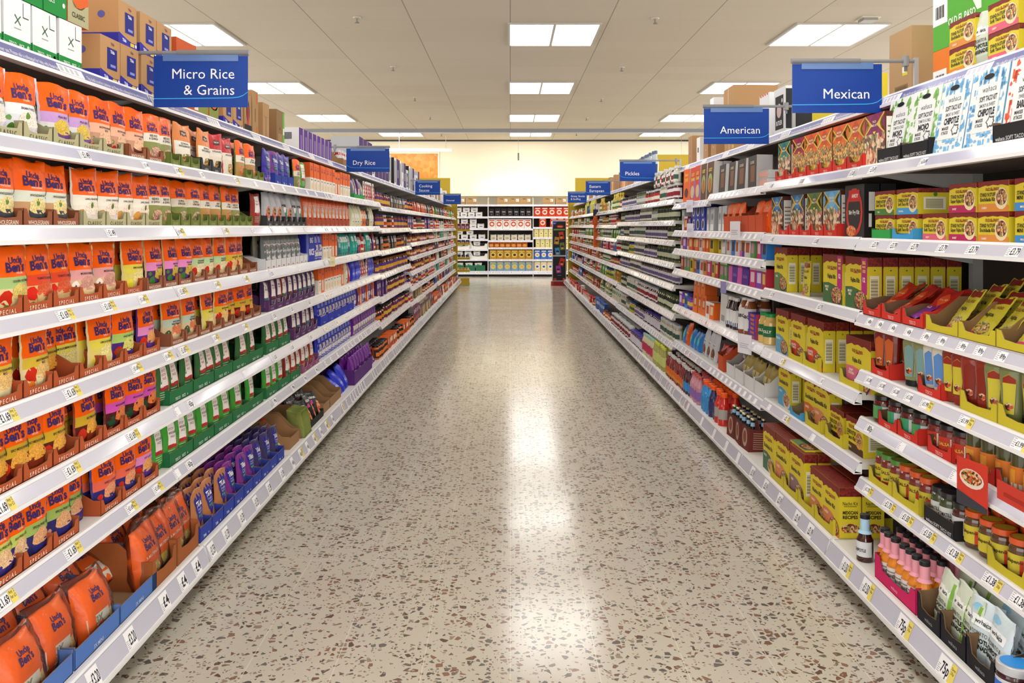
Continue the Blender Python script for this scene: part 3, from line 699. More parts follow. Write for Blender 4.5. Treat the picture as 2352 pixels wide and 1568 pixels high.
P['blkn'] = bag('noodle_packet', 'glossy black bright pictured noodle packet', '#191719', .11, .17, .035, [('p', [(-.1, .08), (.3, .1), (.42, .5), (.2, .62), (-.05, .3)], speck('noo', ['#d9a23a', '#c8502a', '#e6c050', '#b5312a', '#d4408a'], 150)), ('t', 'FUSION', -.05, .74, .12, '#efe9ee', .7, .03), ('p', [(-.42, .5), (-.2, .5), (-.1, .64), (-.42, .62)], '#c9308a')], 16, 3, .55, 'noodles')
P['grnn'] = bag('noodle_packet', 'slim olive and white noodle packet', '#8f9a52', .1, .16, .022, [('r', -.42, .1, .42, .46, '#e9ead9'), ('e', .0, .28, .26, .16, speck('noo2', ['#e6dca0', '#d6c47a', '#f0ebc8'], 220))], 17, 3, .55, 'noodles')
P['redn'] = bag('noodle_packet', 'crumpled red and white noodle packet', '#d33422', .11, .16, .03, [('r', -.44, .05, .44, .55, '#ece6de'), ('e', .05, .28, .25, .18, speck('noo3', ['#d9b05a', '#c98a3a', '#ecd49a'], 200))], 18, 3, .55, 'noodles')
P['purb'] = bag('pulse_bag', 'glossy plum bag with pale label', '#5b2260', .1, .17, .05, [('r', -.3, .2, .3, .5, '#c9b9cc')], 19, 4, .5, 'bag')
P['bluep'] = bag('pulse_bag', 'clear bag of brown pulses on blue', '#6a6f8c', .09, .15, .05, [('r', -.4, .06, .4, .3, '#2aa03c'), ('e', 0, .55, .34, .22, nut), ('r', -.2, .35, .2, .45, '#3a3fae')], 20, 4, .5, 'bag')
P['wah'] = bag('marinade_pouch', 'pale green printed marinade pouch', '#cdd6c4', .11, .175, .03, [('r', -.36, .58, .36, .74, '#f0f2ee'), ('t', 'wahaca', 0, .66, .1, '#3a3c3a', .6), ('t', 'TOMATO &', .0, .48, .09, '#6a6e6a', .6), ('t', 'CHIPOTLE', .0, .38, .1, '#1f2020', .66, .04), ('t', 'MARINADE', .0, .28, .1, '#1f2020', .66, .04), ('p', [(.3, .05), (.46, .05), (.46, .9), (.36, .9)], '#7fae4a')], 21, 3, .6, 'marinade', '#b9c2b0', .2)
P['wahb'] = bag('marinade_pouch', 'pale blue printed marinade pouch', '#c9d6dc', .11, .175, .03, [('r', -.36, .58, .36, .74, '#eef2f4'), ('t', 'wahaca', 0, .66, .1, '#3a3c3a', .6), ('t', 'TOMATO &', .0, .48, .09, '#6a6e6a', .6), ('t', 'CHIPOTLE', .0, .38, .1, '#1f2020', .66, .04), ('t', 'MARINADE', .0, .28, .1, '#1f2020', .66, .04), ('e', -.2, .85, .2, .06, '#8fc4e0')], 22, 3, .6, 'marinade', '#b4c6d0', .2)
P['sach'] = bag('seasoning_sachet', 'red seasoning sachet', '#b5291f', .085, .125, .014, [('p', [(-.3, .5), (0, .8), (.3, .5), (0, .2)], '#d9542a'), ('t', 'TACO', 0, .5, .1, '#f3d9a0', .4)], 23, 2, .7, 'sachet')
P['sacy'] = bag('seasoning_sachet', 'yellow seasoning sachet with red top', '#c9bf3a', .1, .165, .016, [('r', -.44, .82, .44, .98, '#8a2a22'), ('t', 'OLD EL PASO', 0, .72, .09, '#8a3a1c', .7), ('t', 'Fajita', 0, .55, .12, '#2a2410', .6), ('e', .1, .22, .3, .16, salad), ('r', -.44, .03, -.05, .14, '#d4447a')], 24, 2, .7, 'sachet')
P['sacp'] = bag('seasoning_sachet', 'purple and red sachet', '#7a2a86', .085, .13, .014, [('t', 'TACO', 0, .5, .12, '#e6c0e6', .6), ('r', -.44, .7, .44, .95, '#c0301f')], 25, 2, .7, 'sachet')
P['recs'] = bag('peanut_bag', 'bright orange peanut sweet bag', '#ec5a14', .12, .18, .05, [('t', "Reese's", 0, .55, .14, '#f3d23a', .7, .03), ('e', .1, .8, .12, .08, '#c98a2a'), ('r', -.4, .05, .4, .2, '#5a2a18')], 26, 4, .5, 'sweets')
P['wbag'] = bag('sweet_bag', 'white and brown pretzel bag', '#cfd3d8', .12, .2, .05, [('e', .0, .25, .36, .2, '#7a4526'), ('r', -.3, .5, .3, .62, '#eef0f2'), ('t', 'Pretzels', 0, .56, .08, '#3a4a6a', .5)], 27, 4, .5, 'sweets')
P['blub'] = bag('sweet_bag', 'crumpled blue sweet bag', '#2f7fd0', .12, .15, .06, [('e', 0, .5, .25, .2, '#4fd0c8')], 28, 4, .5, 'sweets')
P['golb'] = bag('sweet_bag', 'gold foil sweet bag', '#a08a35', .1, .17, .06, [('r', -.3, .35, .3, .6, '#d9cf9a')], 29, 4, .5, 'sweets')
P['redb'] = bag('sweet_bag', 'crumpled red sweet bag', '#b5282a', .11, .16, .06, [('e', 0, .5, .25, .2, '#e6d4c8')], 30, 4, .5, 'sweets')
# ---- cartons
def faces(w, h, d):
    """print functions on a box standing on z=0 with its front at y=0"""
    return dict(f=lambda x, z, o=0: (x, -o, z), r=lambda y, z, o=0: (w / 2 + o, y, z), l=lambda y, z, o=0: (-w / 2 - o, d - y, z), t=lambda x, y, o=0: (x, y, h + o))
def carton(name, look, w, h, d, front, side=None, top=None, decs=(), cat='box', kind='card', lid=None):
    side = side or front; top = top or front
    cm = (lambda c: mat(c, .5, '')) if kind != 'card' else card
    mb = MB()
    c = lambda z: z if not isinstance(z, str) else cm(z)
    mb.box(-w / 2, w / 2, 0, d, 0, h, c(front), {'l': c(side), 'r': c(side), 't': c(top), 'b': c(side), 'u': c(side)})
    F = faces(w, h, d); ext = {'f': (w, h), 'r': (d, h), 'l': (d, h), 't': (w, d)}
    for dd in decs:
        fc, k = dd[0], dd[1]; a = dd[2:]; fn = F[fc]; A, B = ext[fc]
        if fc in 'rl': fn = (lambda g, A: lambda x, z, o=0: g(x + A / 2, z, o))(fn, A)     # centre the side prints
        if fc == 't': fn = (lambda g, B: lambda x, y, o=0: g(x, y, o))(fn, B)
        g = lambda q: cm(q) if isinstance(q, str) else q
        if k == 'r': mb.rect(a[0] * A, a[1] * B, a[2] * A, a[3] * B, g(a[4]), fn, off=a[5] if len(a) > 5 else .0006, nx=1, nz=1)
        elif k == 'e': mb.ell(a[0] * A, a[1] * B, a[2] * A, a[3] * A, g(a[4]), fn, off=a[5] if len(a) > 5 else .0008, n=14)
        elif k == 't': mb.text(a[0], a[1] * A, a[2] * B, a[3] * B, g(a[4]), fn, maxw=(a[5] if len(a) > 5 else .85) * A, bold=a[6] if len(a) > 6 else .02, off=.0016)
        elif k == 'roof':
            for (xa, za), (xb, zb) in zip(a[0], a[0][1:]): mb.add([fn(xa * A, za * B, .0007), fn(xb * A, zb * B, .0007), fn(xb * A, B, .0007), fn(xa * A, B, .0007)], [(0, 1, 2, 3)], g(a[1]))
        elif k == 'p': mb.poly([(x * A, z * B) for x, z in a[0]], g(a[1]), fn, off=a[2] if len(a) > 2 else .0008, sub=1, rings=(1,))
    return Proto(name, look, cat, w, h, d, mb)
YEL, MAR = '#d9c62e', '#7a221c'
awn = speck('awning_print', ['#7a221c', '#6a1a16', '#8c2a1f', '#5c1512'], 150)
def oep(look, title, low, sub, w=.195, h=.225, d=.055, big=False, pic=salad, bowlc='#2f2a2a', stuff=False):
    """yellow Mexican dinner kit carton with a scalloped maroon roof"""
    sc = [(-.5, .80), (-.42, .82), (-.33, .85), (-.25, .865), (-.16, .84), (0, .87), (.16, .84), (.25, .865), (.33, .85), (.42, .82), (.5, .80)]
    dz = .012 / h
    decs = [('f', 'p', [(-.5, 0), (.5, 0), (.5, .2), (.1, .38), (-.2, .42), (-.5, .40)] if not stuff else [(-.5, 0), (.5, 0), (.5, .2), (.1, .26), (-.5, .26)], low)]
    decs += [('f', 'roof', sc, mat(MAR, .5))]
    decs += [('r', 'r', -.5, .83, .5, 1, awn), ('l', 'r', -.5, .83, .5, 1, awn), ('t', 'r', -.5, 0, .5, 1, awn)]
    decs += [('r', 'r', -.34, .18, .3, .66, '#ece8c8'), ('r', 'r', -.28, .24, .22, .6, '#c9c4a0', .0011)]
    decs += [('r', 'r', -.28, .24 + .06 * i, .22, .26 + .06 * i, '#8f8a60', .0014) for i in range(6)]
    decs += [('r', 'e', 0, .76, .06, .06, '#4f7d2c')]
    decs += [('f', 't', 'OLD EL PASO', -.02, .735, .085 if not stuff else .13, '#8c2416', .62, .03), ('f', 'p', [(-.16, .685), (.12, .685), (.04, .70), (-.02, .725), (-.08, .70)], '#b5431c')]
    for i, tx in enumerate(title.split('|')):
        decs.append(('f', 't', tx, -.04 if not stuff else -.17, (.555 if not stuff else .56) - .15 * i, .12 if not stuff else .17, '#201a10', .52 if stuff else .8 if not big else .6, .025))
    for i, tx in enumerate(sub.split('|')): decs.append(('f', 't', tx, -.28, (.33 if not stuff else .13) - .06 * i, .065 if not stuff else .09, '#f3ecd9', .36, .03))
    decs += [('f', 'e', .2, .16, .29, .2, mat(bowlc, .4), .0010), ('f', 'e', .2, .18, .26, .165, pic, .0013)] if not stuff else [('f', 'e', .27, .42, .21, .2, mat(bowlc, .4), .0010), ('f', 'e', .28, .46, .17, .15, pic, .0013)]
    if big: decs += [('f', 'r', .24, .30, .48, .98, '#b5207a', .0011)] + [('f', 't', t, .36, z, s, c, .22, .04) for t, z, s, c in (('BIG', .90, .09, '#e9d93a'), ('FAMILY', .82, .05, '#e9d93a'), ('SIZE', .74, .07, '#e9d93a'), ('12', .58, .12, '#f6eef2'))]
    return carton('dinner_kit', look, w, h, d, YEL, YEL, YEL, decs, 'dinner kit', 'gloss')
foodr = speck('food_red', ['#c8502a', '#8d2a1c', '#e0a060', '#4a2a1c', '#d9c09a', '#7c8b3a'], 170)
P['fsm'] = oep('yellow family size fajita carton', 'Fajita Kit', '#3f6a38', 'SMOKY|BBQ', .22, .21, .056, True, foodr)
P['fbl'] = oep('yellow fajita kit with blue base', 'Fajita Kit', '#5f9fc0', 'ORIGINAL', pic=foodr)
P['fre'] = oep('yellow fajita kit with red base', 'Fajita Kit', '#c9482a', 'ROASTED|TOMATO', pic=foodr)
P['fpk'] = oep('yellow fajita kit with pink base', 'Fajita Kit', '#d46a80', 'CRISPY|CHICKEN', .24, .205, .11, pic=foodr)
P['fgr'] = oep('yellow fajita kit with green base', 'Fajita Kit', '#5f7d4a', 'MILD', pic=foodr)
P['enb'] = oep('yellow enchilada carton with blue base', 'Enchilada Kit', '#4f9fc8', 'CHEESY', pic=foodr, bowlc='#d9d2c4')
P['eno'] = oep('yellow enchilada carton with orange base', 'Enchilada Kit', '#cf6a2a', 'BAKED', pic=foodr, bowlc='#d9d2c4')
P['eng'] = oep('yellow enchilada carton with green base', 'Enchilada Kit', '#3f6a4a', 'BAKED', pic=foodr, bowlc='#d9d2c4')
P['que'] = oep('yellow quesadilla carton with orange base', 'Quesadilla Kit', '#d98a5a', 'CHEESE', pic=foodr)
P['bur'] = oep('yellow burrito carton with grey base', 'Burrito Kit', '#8a6a6a', 'BEEF', pic=foodr)
P['nac'] = oep('yellow nacho carton showing recipes', 'Nacho Kit', '#cf7a4a', 'CHEESY', .17, .2, .085, pic=foodr, bowlc='#7a2f20')
def nacho_side():
    p = P['nac']; mb = MB(); w, h, d = p.w, p.h, p.d
    fn = lambda y, z, o=0: (w / 2 + o, y + d / 2, z)
    y = mat(YEL, .5)
    mb.rect(-d / 2, .005, d / 2, h * .83, y, fn, off=.002, nx=1, nz=1)
    for t, z, s, b in (('Nacho Kit', .7, .1, .01), ('MEXICAN', .52, .09, .04), ('RECIPES', .43, .09, .04)): mb.text(t, 0, z * h, s * h, ink('#2a2510'), fn, maxw=d * .7, bold=b, off=.0026)
    mb.rect(-d * .3, .635 * h, d * .3, .645 * h, ink('#2a2510'), fn, off=.0024, nx=1, nz=1)
    mb.ell(0, .2 * h, d * .42, .1 * h, foodr, fn, off=.0024)
    mb.rect(-d / 2, .005, d / 2, h * .12, y, fn, off=.0028, nx=1, nz=1)
    p.parts = [('recipe_side', mb.mesh('recipe_side'))]
nacho_side()
def sns(look, low, sub, title='STAND N STUFF|Soft Taco Kit'):
    return oep(look, title, low, sub, .158, .09, .12, False, foodr, '#e8d9b0', True)
P['sgr'] = sns('yellow soft taco carton, green strip', '#4a7d35', 'MILD')
P['sbl'] = sns('yellow soft taco carton, blue strip', '#3f9ad2', 'ORIGINAL')
P['spk'] = sns('yellow soft taco carton, pink strip', '#d9607a', 'CRISPY')
P['smg'] = sns('yellow fajita carton, magenta strip', '#b5205a', 'SWEET', "STAND 'N STUFF|Super Fajita Kit")
P['sor'] = sns('yellow enchilada carton, orange strip', '#d98a3a', 'CHEESY', "STAND 'N STUFF|Enchilada Kit")
P['smi'] = sns('yellow mini taco carton, blue strip', '#3f8ac8', 'MINI', "STAND 'N STUFF|MINI Taco Kit")
P['sbr'] = oep('yellow taco carton with brown base', "STAND N STUFF|Taco Kit", '#4a2a1c', 'EXTRA', .17, .14, .13, False, foodr, '#d99a3a', True)
def tkit(look, top, dia, pic, text, hh=.2):
    dd = [('f', 'r', -.5, .62, .5, 1, top), ('f', 'r', -.5, 0, .5, .62, pic), ('f', 'p', [(0, .58), (.34, .8), (0, 1), (-.34, .8)], dia, .0009)]
    for s in (-1, 1):
        dd += [('f', 'p', [(s * .5, .98), (s * .46, 1), (s * .1, .79), (s * .46, .6), (s * .5, .62), (s * .17, .79)][::s], mat('#e0b84a', .5), .0012)]
    for i, tx in enumerate(text.split('|')): dd.append(('f', 't', tx, 0, .85 - .07 * i, .06, '#f6ead0', .4, .02))
    dd += [('f', 'p', [(-.08, .66), (.08, .66), (0, .6)], '#e8cf4a', .0014), ('f', 'e', .3, .58, .06, .06, top, .0014)]
    dd += [('r', 'r', -.5, 0, .5, 1, '#5a2a22'), ('r', 'r', -.4, .1, .4, .9, '#e8e4da', .0010)] + [('r', 'r', -.3, .2 + .1 * i, .3, .23 + .1 * i, '#7a756c', .0013) for i in range(6)]
    return carton('meal_kit', look, .185, hh, .05, top, '#5a2a22', top, dd, 'meal kit', 'gloss')
nach = speck('nachos', ['#d9a23a', '#c8832a', '#b5432a', '#e6c060', '#5a3a22', '#7c8b3a'], 110)
wrap = speck('wraps', ['#e6cfb0', '#d9b08a', '#c8603a', '#6a3a2a', '#d9c0a0', '#7a8b4a'], 60)
P['nko'] = tkit('orange nachos meal kit box', '#dd6420', '#c8501c', nach, 'NACHOS|MEAL KIT')
P['nkp'] = tkit('purple taco meal kit box', '#8a2a5a', '#7a2050', wrap, 'TACO|MEAL KIT')
P['nkm'] = tkit('crimson burrito meal kit box', '#a8203a', '#8a1a30', nach, 'BURRITO|MEAL KIT')
P['nkt'] = tkit('teal topped wrap meal kit box', '#3f8a78', '#2f6f70', wrap, 'WRAP|MEAL KIT')
P['nkb'] = tkit('blue diamond fajita meal kit box', '#2f5f9a', '#3f8ac0', wrap, 'FAJITA|MEAL KIT')
P['nkg'] = tkit('green diamond enchilada kit box', '#5a7a3a', '#4a6a35', wrap, 'GREEN|MEAL KIT')
P['nkl'] = tkit('sky blue Asian kit box', '#5fa8d8', '#7ab8e0', wrap, 'PANCAKE|MEAL KIT')
P['stir'] = carton('meal_kit', 'black stir fry kit box', .19, .215, .06, '#262327', '#1c1a1d', '#262327', [('f', 'e', 0, .48, .43, .52, '#c8321c'), ('f', 'e', 0, .48, .34, .42, '#262327', .0011), ('f', 'r', -.28, .68, .28, .9, '#c8201c', .0014), ('f', 't', 'AMOY', .04, .79, .1, '#f3e9e0', .4, .03), ('f', 't', 'Stir Fry Kit', 0, .48, .11, '#f3efe9', .72, .02), ('f', 'e', -.15, .12, .26, .12, speck('prawn', ['#e07a3a', '#c8502a', '#e6a860', '#b5401c'], 120), .0017), ('r', 'r', -.2, .5, .2, .85, '#e6e4e2'), ('r', 'r', -.2, .2, .0, .45, '#e6e4e2')], 'meal kit', 'gloss')
def gable(look, tint, text, k2):
    """tapering paper carrier box with the dark of its carry slot painted on"""
    w, h, d = .195, .24, .08
    mb = MB(); m = mat('#e9edec', .6); tm = mat(tint, .6)
    ya, yb = d * .5 - .004, d * .5 + .004
    F = [(-w / 2, 0, 0), (w / 2, 0, 0), (w / 2, .01, h * .45), (-w / 2, .01, h * .45)]
    mb.add([(-w / 2, 0, 0), (w / 2, 0, 0), (w / 2, ya, h), (-w / 2, ya, h)], [(0, 1, 2, 3)], m)
    mb.add([(-w / 2, d, 0), (w / 2, d, 0), (w / 2, yb, h), (-w / 2, yb, h)], [(3, 2, 1, 0)], m)
    for s in (-1, 1): mb.add([(s * w / 2, 0, 0), (s * w / 2, d, 0), (s * w / 2, yb, h), (s * w / 2, ya, h)], [(0, 1, 2, 3)[::s]], tm)
    mb.add([(-w / 2, ya, h), (w / 2, ya, h), (w / 2, yb, h), (-w / 2, yb, h)], [(0, 1, 2, 3)], m)
    fn = lambda x, z, o=0: (x, ya * z / h - o, z)
    rr = random.Random(k2)
    for i in range(150):
        x, z = rr.uniform(-.45, .45) * w, rr.uniform(.02, .96) * h
        if abs(x) < .27 * w and .2 * h < z < .84 * h: continue
        a = rr.uniform(.005, .014); b = rr.uniform(.003, .014)
        (mb.ell(x, z, a, b, tm, fn, off=.0007, n=8, rag=.25) if i % 2 else mb.rect(x - a / 2, z - b, x + a / 2, min(z + b, h * .99), tm, fn, off=.0007, nx=1, nz=1))
    mb.rect(-.3 * w, .2 * h, .34 * w, .8 * h, m, fn, off=.0010, nx=1, nz=2)
    mb.ell(-.02 * w, .895 * h, .028, .0085, ink('#15140f'), fn, off=.0013)  # darkness of the carry hole painted flat on the paper, nothing is cut
    dk = ink('#2a2c2e')
    mb.text('wahaca', .04 * w, .74 * h, .026, ink('#4a4e50'), fn, maxw=.08, bold=-.004, off=.0014)
    mb.text('SOFT TACO KIT', .04 * w, .62 * h, .022, dk, fn, maxw=.095, bold=.03, off=.0014)
    mb.text(text[0], .04 * w, .535 * h, .015, ink('#5a5e60'), fn, maxw=.085, off=.0014)
    mb.text(text[1], .04 * w, .445 * h, .028, dk, fn, maxw=.09, bold=.05, off=.0014)
    for i, t in enumerate(('MAKES', '8 TACOS')): mb.text(t, -.12 * w, (.35 - .06 * i) * h, .014, dk, fn, maxw=.04, bold=.03, off=.0014)
    mb.ell(.2 * w, .31 * h, .022, .018, ink('#5a6062'), fn, off=.0012, rag=.2); mb.ell(.2 * w, .31 * h, .016, .012, m, fn, off=.0015, rag=.2)
    return Proto('taco_carrier', look, 'meal kit', w, h, d, mb)
P['wgr'] = gable('white and green taco carrier box', '#8cc26a', ('TOMATO & CHILLI', 'MOJO'), 1)
P['wbl'] = gable('white and sky blue taco carrier', '#7ab8e4', ('SMOKY & SWEET', 'CHIPOTLE'), 2)
P['wre'] = gable('white and coral taco carrier box', '#e8603f', ('SWEET & SMOKY', 'BARBACOA'), 3)
def bx(look, w, h, d, front, side, decs=(), top=None, cat='box', name='food_box', kind='gloss'): return carton(name, look, w, h, d, front, side, top, decs, cat, kind)
P['ubx'] = bx('orange topped white rice box', .085, .185, .05, '#efe8dc', '#e86a1c', [('f', 'r', -.5, .48, .5, 1, '#ee6410'), ('l', 'r', -.5, .48, .5, 1, '#d95a10'), ('l', 'r', -.5, 0, .5, .48, '#e6ddcf'), ('f', 't', 'Uncle', 0, .86, .07, NAVY, .4, .03), ('f', 't', "Ben's", 0, .77, .1, NAVY, .6, .03), ('f', 'e', .1, .18, .3, .26, grains('#e6cf9e')), ('f', 'r', -.3, .38, .3, .42, '#8a8478')], '#e86a1c', 'rice box', 'rice_box')
P['ubo'] = bx('orange rice box with cream panel', .085, .17, .05, '#ea6a22', '#e05a14', [('f', 'r', -.35, .08, .2, .5, '#e6ddcf'), ('f', 't', "Ben's", 0, .75, .12, NAVY, .6, .03)], None, 'rice box', 'rice_box')
P['big'] = bx('big royal blue BIG BAG carton', .2, .21, .14, '#2430a8', '#1f2a9a', [('f', 'r', -.42, .06, -.2, .94, '#5f6ac0'), ('f', 't', 'BIG', .12, .66, .22, '#e6e8f6', .5, .03), ('f', 't', 'RICE', .12, .3, .26, '#e6e8f6', .6, .04)], None, 'carton', 'rice_carton')
def shipper(look, w, h, d, body='#b08a5e', decs=(), side=None, top=None): return carton('shipping_carton', look, w, h, d, body, side or body, top or body, decs, 'carton', 'card')
P['tils'] = shipper('brown carton with blue rice window', .145, .155, .22, '#b98e60', [('f', 'r', -.16, .3, .34, .78, '#232a80'), ('f', 't', 'Tilda', .09, .7, .1, '#e9e9f6', .4, .03), ('f', 'r', .0, .36, .26, .42, '#8a92d6', .0012), ('f', 't', 'Tilda', .1, .88, .08, '#5a3a6a', .3), ('f', 'p', [(-.5, 0), (.5, 0), (.5, .14), (.2, .12), (-.1, .17), (-.5, .26)], '#2d2f9e'), ('f', 't', 'Tilda', -.22, .11, .1, '#e9e9f6', .34, .03), ('f', 'r', .12, .03, .34, .11, '#d9c23a', .0012), ('f', 'e', .43, .08, .05, .05, '#e6e6f6', .0012), ('l', 'r', -.5, 0, .5, .24, '#2d2f9e'), ('l', 't', 'Tilda', -.2, .78, .16, '#4a3a80', .4, .03), ('l', 'e', .22, .66, .06, .06, '#5a5aa0'), ('l', 'r', -.3, .6, .02, .615, '#6a5a80'), ('l', 'r', -.28, .52, -.1, .56, '#6a5a80')])
P['whsb'] = shipper('white carton with green base band', .13, .145, .22, '#eceef0', [('f', 'p', [(-.5, 0), (.5, 0), (.5, .2), (-.5, .22)], '#1f8a3c'), ('l', 'r', -.5, 0, .5, .25, '#1f8a3c'), ('f', 't', 'TESCO', -.2, .1, .08, '#e6f0e6', .3), ('f', 't', 'RICE', .14, .1, .08, '#e6f0e6', .2), ('f', 'e', .4, .1, .05, .05, '#e6f0e6'), ('f', 'p', [(-.12, .5), (.1, .68), (.12, .66), (-.1, .48)], '#3f6a4a'), ('f', 'p', [(-.12, .66), (-.1, .68), (.12, .5), (.1, .48)], '#3f6a4a'), ('f', 'r', -.14, .4, .14, .42, '#9aa8a0'), ('f', 'r', .2, .68, .22, .95, '#3a4040'), ('f', 'r', .2, .66, .42, .68, '#3a4040')])
P['grsb'] = shipper('green carton with white side', .13, .13, .22, '#1f8a3c', [('f', 't', 'TESCO', -.2, .3, .12, '#e6f0e6', .3), ('f', 'e', .36, .3, .06, .06, '#e6f0e6'), ('l', 'r', -.5, .3, .5, 1, '#eceef0')])
P['clsc'] = shipper('orange and sage printed tray carton', .13, .18, .2, '#d9622a', [('f', 'p', [(-.5, 0), (.5, 0), (.5, .42), (.35, .38), (.2, .3), (-.2, .3), (-.3, .4), (-.5, .42)], '#aeaa84'), ('f', 't', 'CLASSIC', 0, .16, .12, '#4a4630', .7, .02), ('f', 'e', .15, .8, .2, .2, grains('#e6cf8e'))])
P['orgs'] = shipper('terracotta printed carton', .2, .3, .24, '#c2562a', [('l', 'e', 0, .55, .12, .12, '#d98a5a'), ('l', 'e', 0, .55, .09, .09, '#c2562a', .0011), ('f', 'r', -.3, .5, .3, .7, '#d97a4a'), ('f', 'r', .3, .05, .5, .4, '#e9e4de')])
P['olvs'] = shipper('olive tray carton of rice pouches', .13, .17, .2, '#cf6a2a', [('f', 'p', [(-.5, 0), (.5, 0), (.5, .45), (.3, .3), (-.3, .3), (-.5, .45)], '#8a9148')])
P['brns'] = shipper('plain brown carton with orange tab', .1, .24, .28, '#a88458', [('r', 'r', -.4, .1, -.3, .9, '#8a6a42'), ('f', 'r', .2, .72, .34, .96, '#d95a22'), ('f', 'r', .2, .04, .34, .2, '#d95a22'), ('f', 'r', -.1, .3, .1, .6, '#8a6a42')])
P['brno'] = shipper('plain kraft carton with dark crease', .12, .2, .3, '#b08a5e', [('f', 'r', -.03, .05, .01, .62, '#2a241c'), ('f', 'r', -.4, .62, .4, .63, '#8a6a42')])
P['redw'] = shipper('brown carton with red bag window', .12, .2, .25, '#a88458', [('f', 'e', .0, .55, .22, .5, '#1f1a18'), ('f', 'p', [(-.12, .2), (.12, .2), (.08, .7), (-.08, .7)], '#c9303a', .0012), ('f', 'r', -.5, 0, .5, .2, '#2a2826', .0014)])
P['grnl'] = shipper('brown carton with lime leaflet', .18, .2, .22, '#8d6c48', [('f', 'r', .26, .0, .5, .97, '#6ab04a'), ('f', 'r', .3, .3, .46, .5, '#e6f0dc', .0011), ('f', 'r', -.3, .05, .2, .3, '#a3815a'), ('f', 'e', -.1, .45, .06, .05, '#6a4a30')])
P['whtp'] = shipper('white and purple fronted carton', .1, .155, .24, '#5a2f86', [('f', 'r', -.2, .1, .3, .7, '#8a6aa8'), ('l', 'r', -.5, .0, .5, 1, '#dcdde0'), ('l', 'r', -.3, .5, .3, .8, '#b5b7bc'), ('l', 'r', -.2, .1, .2, .3, '#b5b7bc', .0009)])
P['gryp'] = shipper('grey carton with purple face', .2, .33, .26, '#4f2f70', [('f', 'r', -.2, .3, .2, .6, '#a9a0b4'), ('l', 'r', -.5, 0, .5, 1, '#aeb0b4'), ('l', 'r', .1, .1, .2, .6, '#5a5c60', .0011)])
P['blks'] = shipper('black and white tall carton', .18, .33, .26, '#e2e2e2', [('f', 'r', -.3, .1, -.1, .9, '#1f1f22'), ('f', 'r', .05, .1, .2, .9, '#2a2a2c'), ('l', 'r', -.5, 0, .5, 1, '#26262a'), ('l', 'r', -.1, .3, .1, .5, '#c96a3a', .0011)])
P['gre1'] = shipper('large lime green carton with barcode', .33, .29, .22, '#57a63a', [('f', 'p', [(.1, 1), (.3, .5), (.42, .3), (.5, .3), (.5, 1)], '#e6ece0'), ('f', 'r', -.5, .32, -.18, .7, '#eceeee'), ('f', 't', 'OLD EL PASO', .12, .3, .13, '#e0ecd9', .55, .03)] + [('f', 'r', -.44 + .02 * i, .4, -.432 + .02 * i + .004 * (i % 3), .56, '#2a2a2c', .0012) for i in range(10)])
P['org1'] = shipper('large orange carton with barcode', .33, .15, .22, '#e07a2a', [('f', 'r', -.5, .1, -.2, .5, '#eceeee')] + [('f', 'r', -.44 + .02 * i, .2, -.432 + .02 * i + .004 * (i % 3), .38, '#2a2a2c', .0012) for i in range(10)])
P['talb'] = shipper('tall brown carton with barcode label', .2, .3, .22, '#b08f66', [('f', 'r', .1, .36, .32, .52, '#d9cf3a'), ('f', 'r', .1, .4, .32, .48, '#eceae0', .0011), ('f', 'r', -.24, .06, .34, .24, '#8a6f4c')] + [('f', 'r', -.2 + .035 * i, .08, -.19 + .035 * i, .22, '#4a3a28', .0011) for i in range(14)])
P['whre'] = shipper('white carton with red hazard edge', .2, .28, .3, '#e6e7ea', [('f', 'r', -.5, .0, -.42, .3, '#e0502a')] + [('f', 'r', -.5, .1 + .2 * i, -.45, .2 + .2 * i, '#d9442a', .0012) for i in range(4)] + [('f', 'r', -.4 + .22 * i, .96, -.3 + .22 * i, 1, '#d9442a', .0012) for i in range(4)])
P['but'] = shipper('white carton printed with black panel', .2, .26, .26, '#dddfe2', [('f', 'r', -.38, .12, .3, .84, '#2a2a2d'), ('f', 'e', -.05, .52, .2, .2, '#c9b0ac', .0011), ('f', 't', 'BUTLER', -.04, .26, .13, '#e0e0e2', .5, .03), ('f', 'e', .2, .72, .06, .06, '#c9c9cc', .0011), ('r', 'r', -.5, .1, .5, .94, '#2f2f33'), ('r', 't', '14-DAY', -.1, .8, .1, '#cfcfd2', .6)])
P['chil'] = shipper('yellow carton with red chillies', .3, .2, .24, '#d9c62e', [('f', 'e', -.34, .62, .06, .05, '#c0281c'), ('f', 'e', -.22, .62, .06, .05, '#c0281c'), ('f', 'e', -.08, .7, .06, .05, '#c0281c'), ('f', 'e', .04, .7, .06, .05, '#c0281c'), ('f', 'r', -.5, .45, .2, .9, '#eceade', .0005), ('f', 't', 'OLD', .38, .7, .16, '#e0801c', .2, .04)])
P['krft'] = shipper('kraft carton sealed with printed tape', .26, .22, .3, '#b0895f', [('f', 'r', -.06, 0, .04, 1, '#c9a27a'), ('t', 'r', -.06, 0, .04, 1, '#c9a27a'), ('f', 'r', .3, .1, .44, .2, '#d9c23a')])
P['krf2'] = shipper('narrow kraft carton', .15, .24, .3, '#a9835c', [('f', 'r', -.08, .3, .06, .34, '#c9b090')])
P['whps'] = shipper('slim white carton with barcode', .12, .2, .28, '#e6e6e8', [('f', 'r', -.2, .4, .1, .6, '#4a4a4c')])
P['yelc'] = shipper('yellow card carton panel standing upright', .3, .14, .04, '#c9bb30', [('f', 't', 'OLD EL PASO', 0, .3, .16, '#b5642a', .7, .03)])
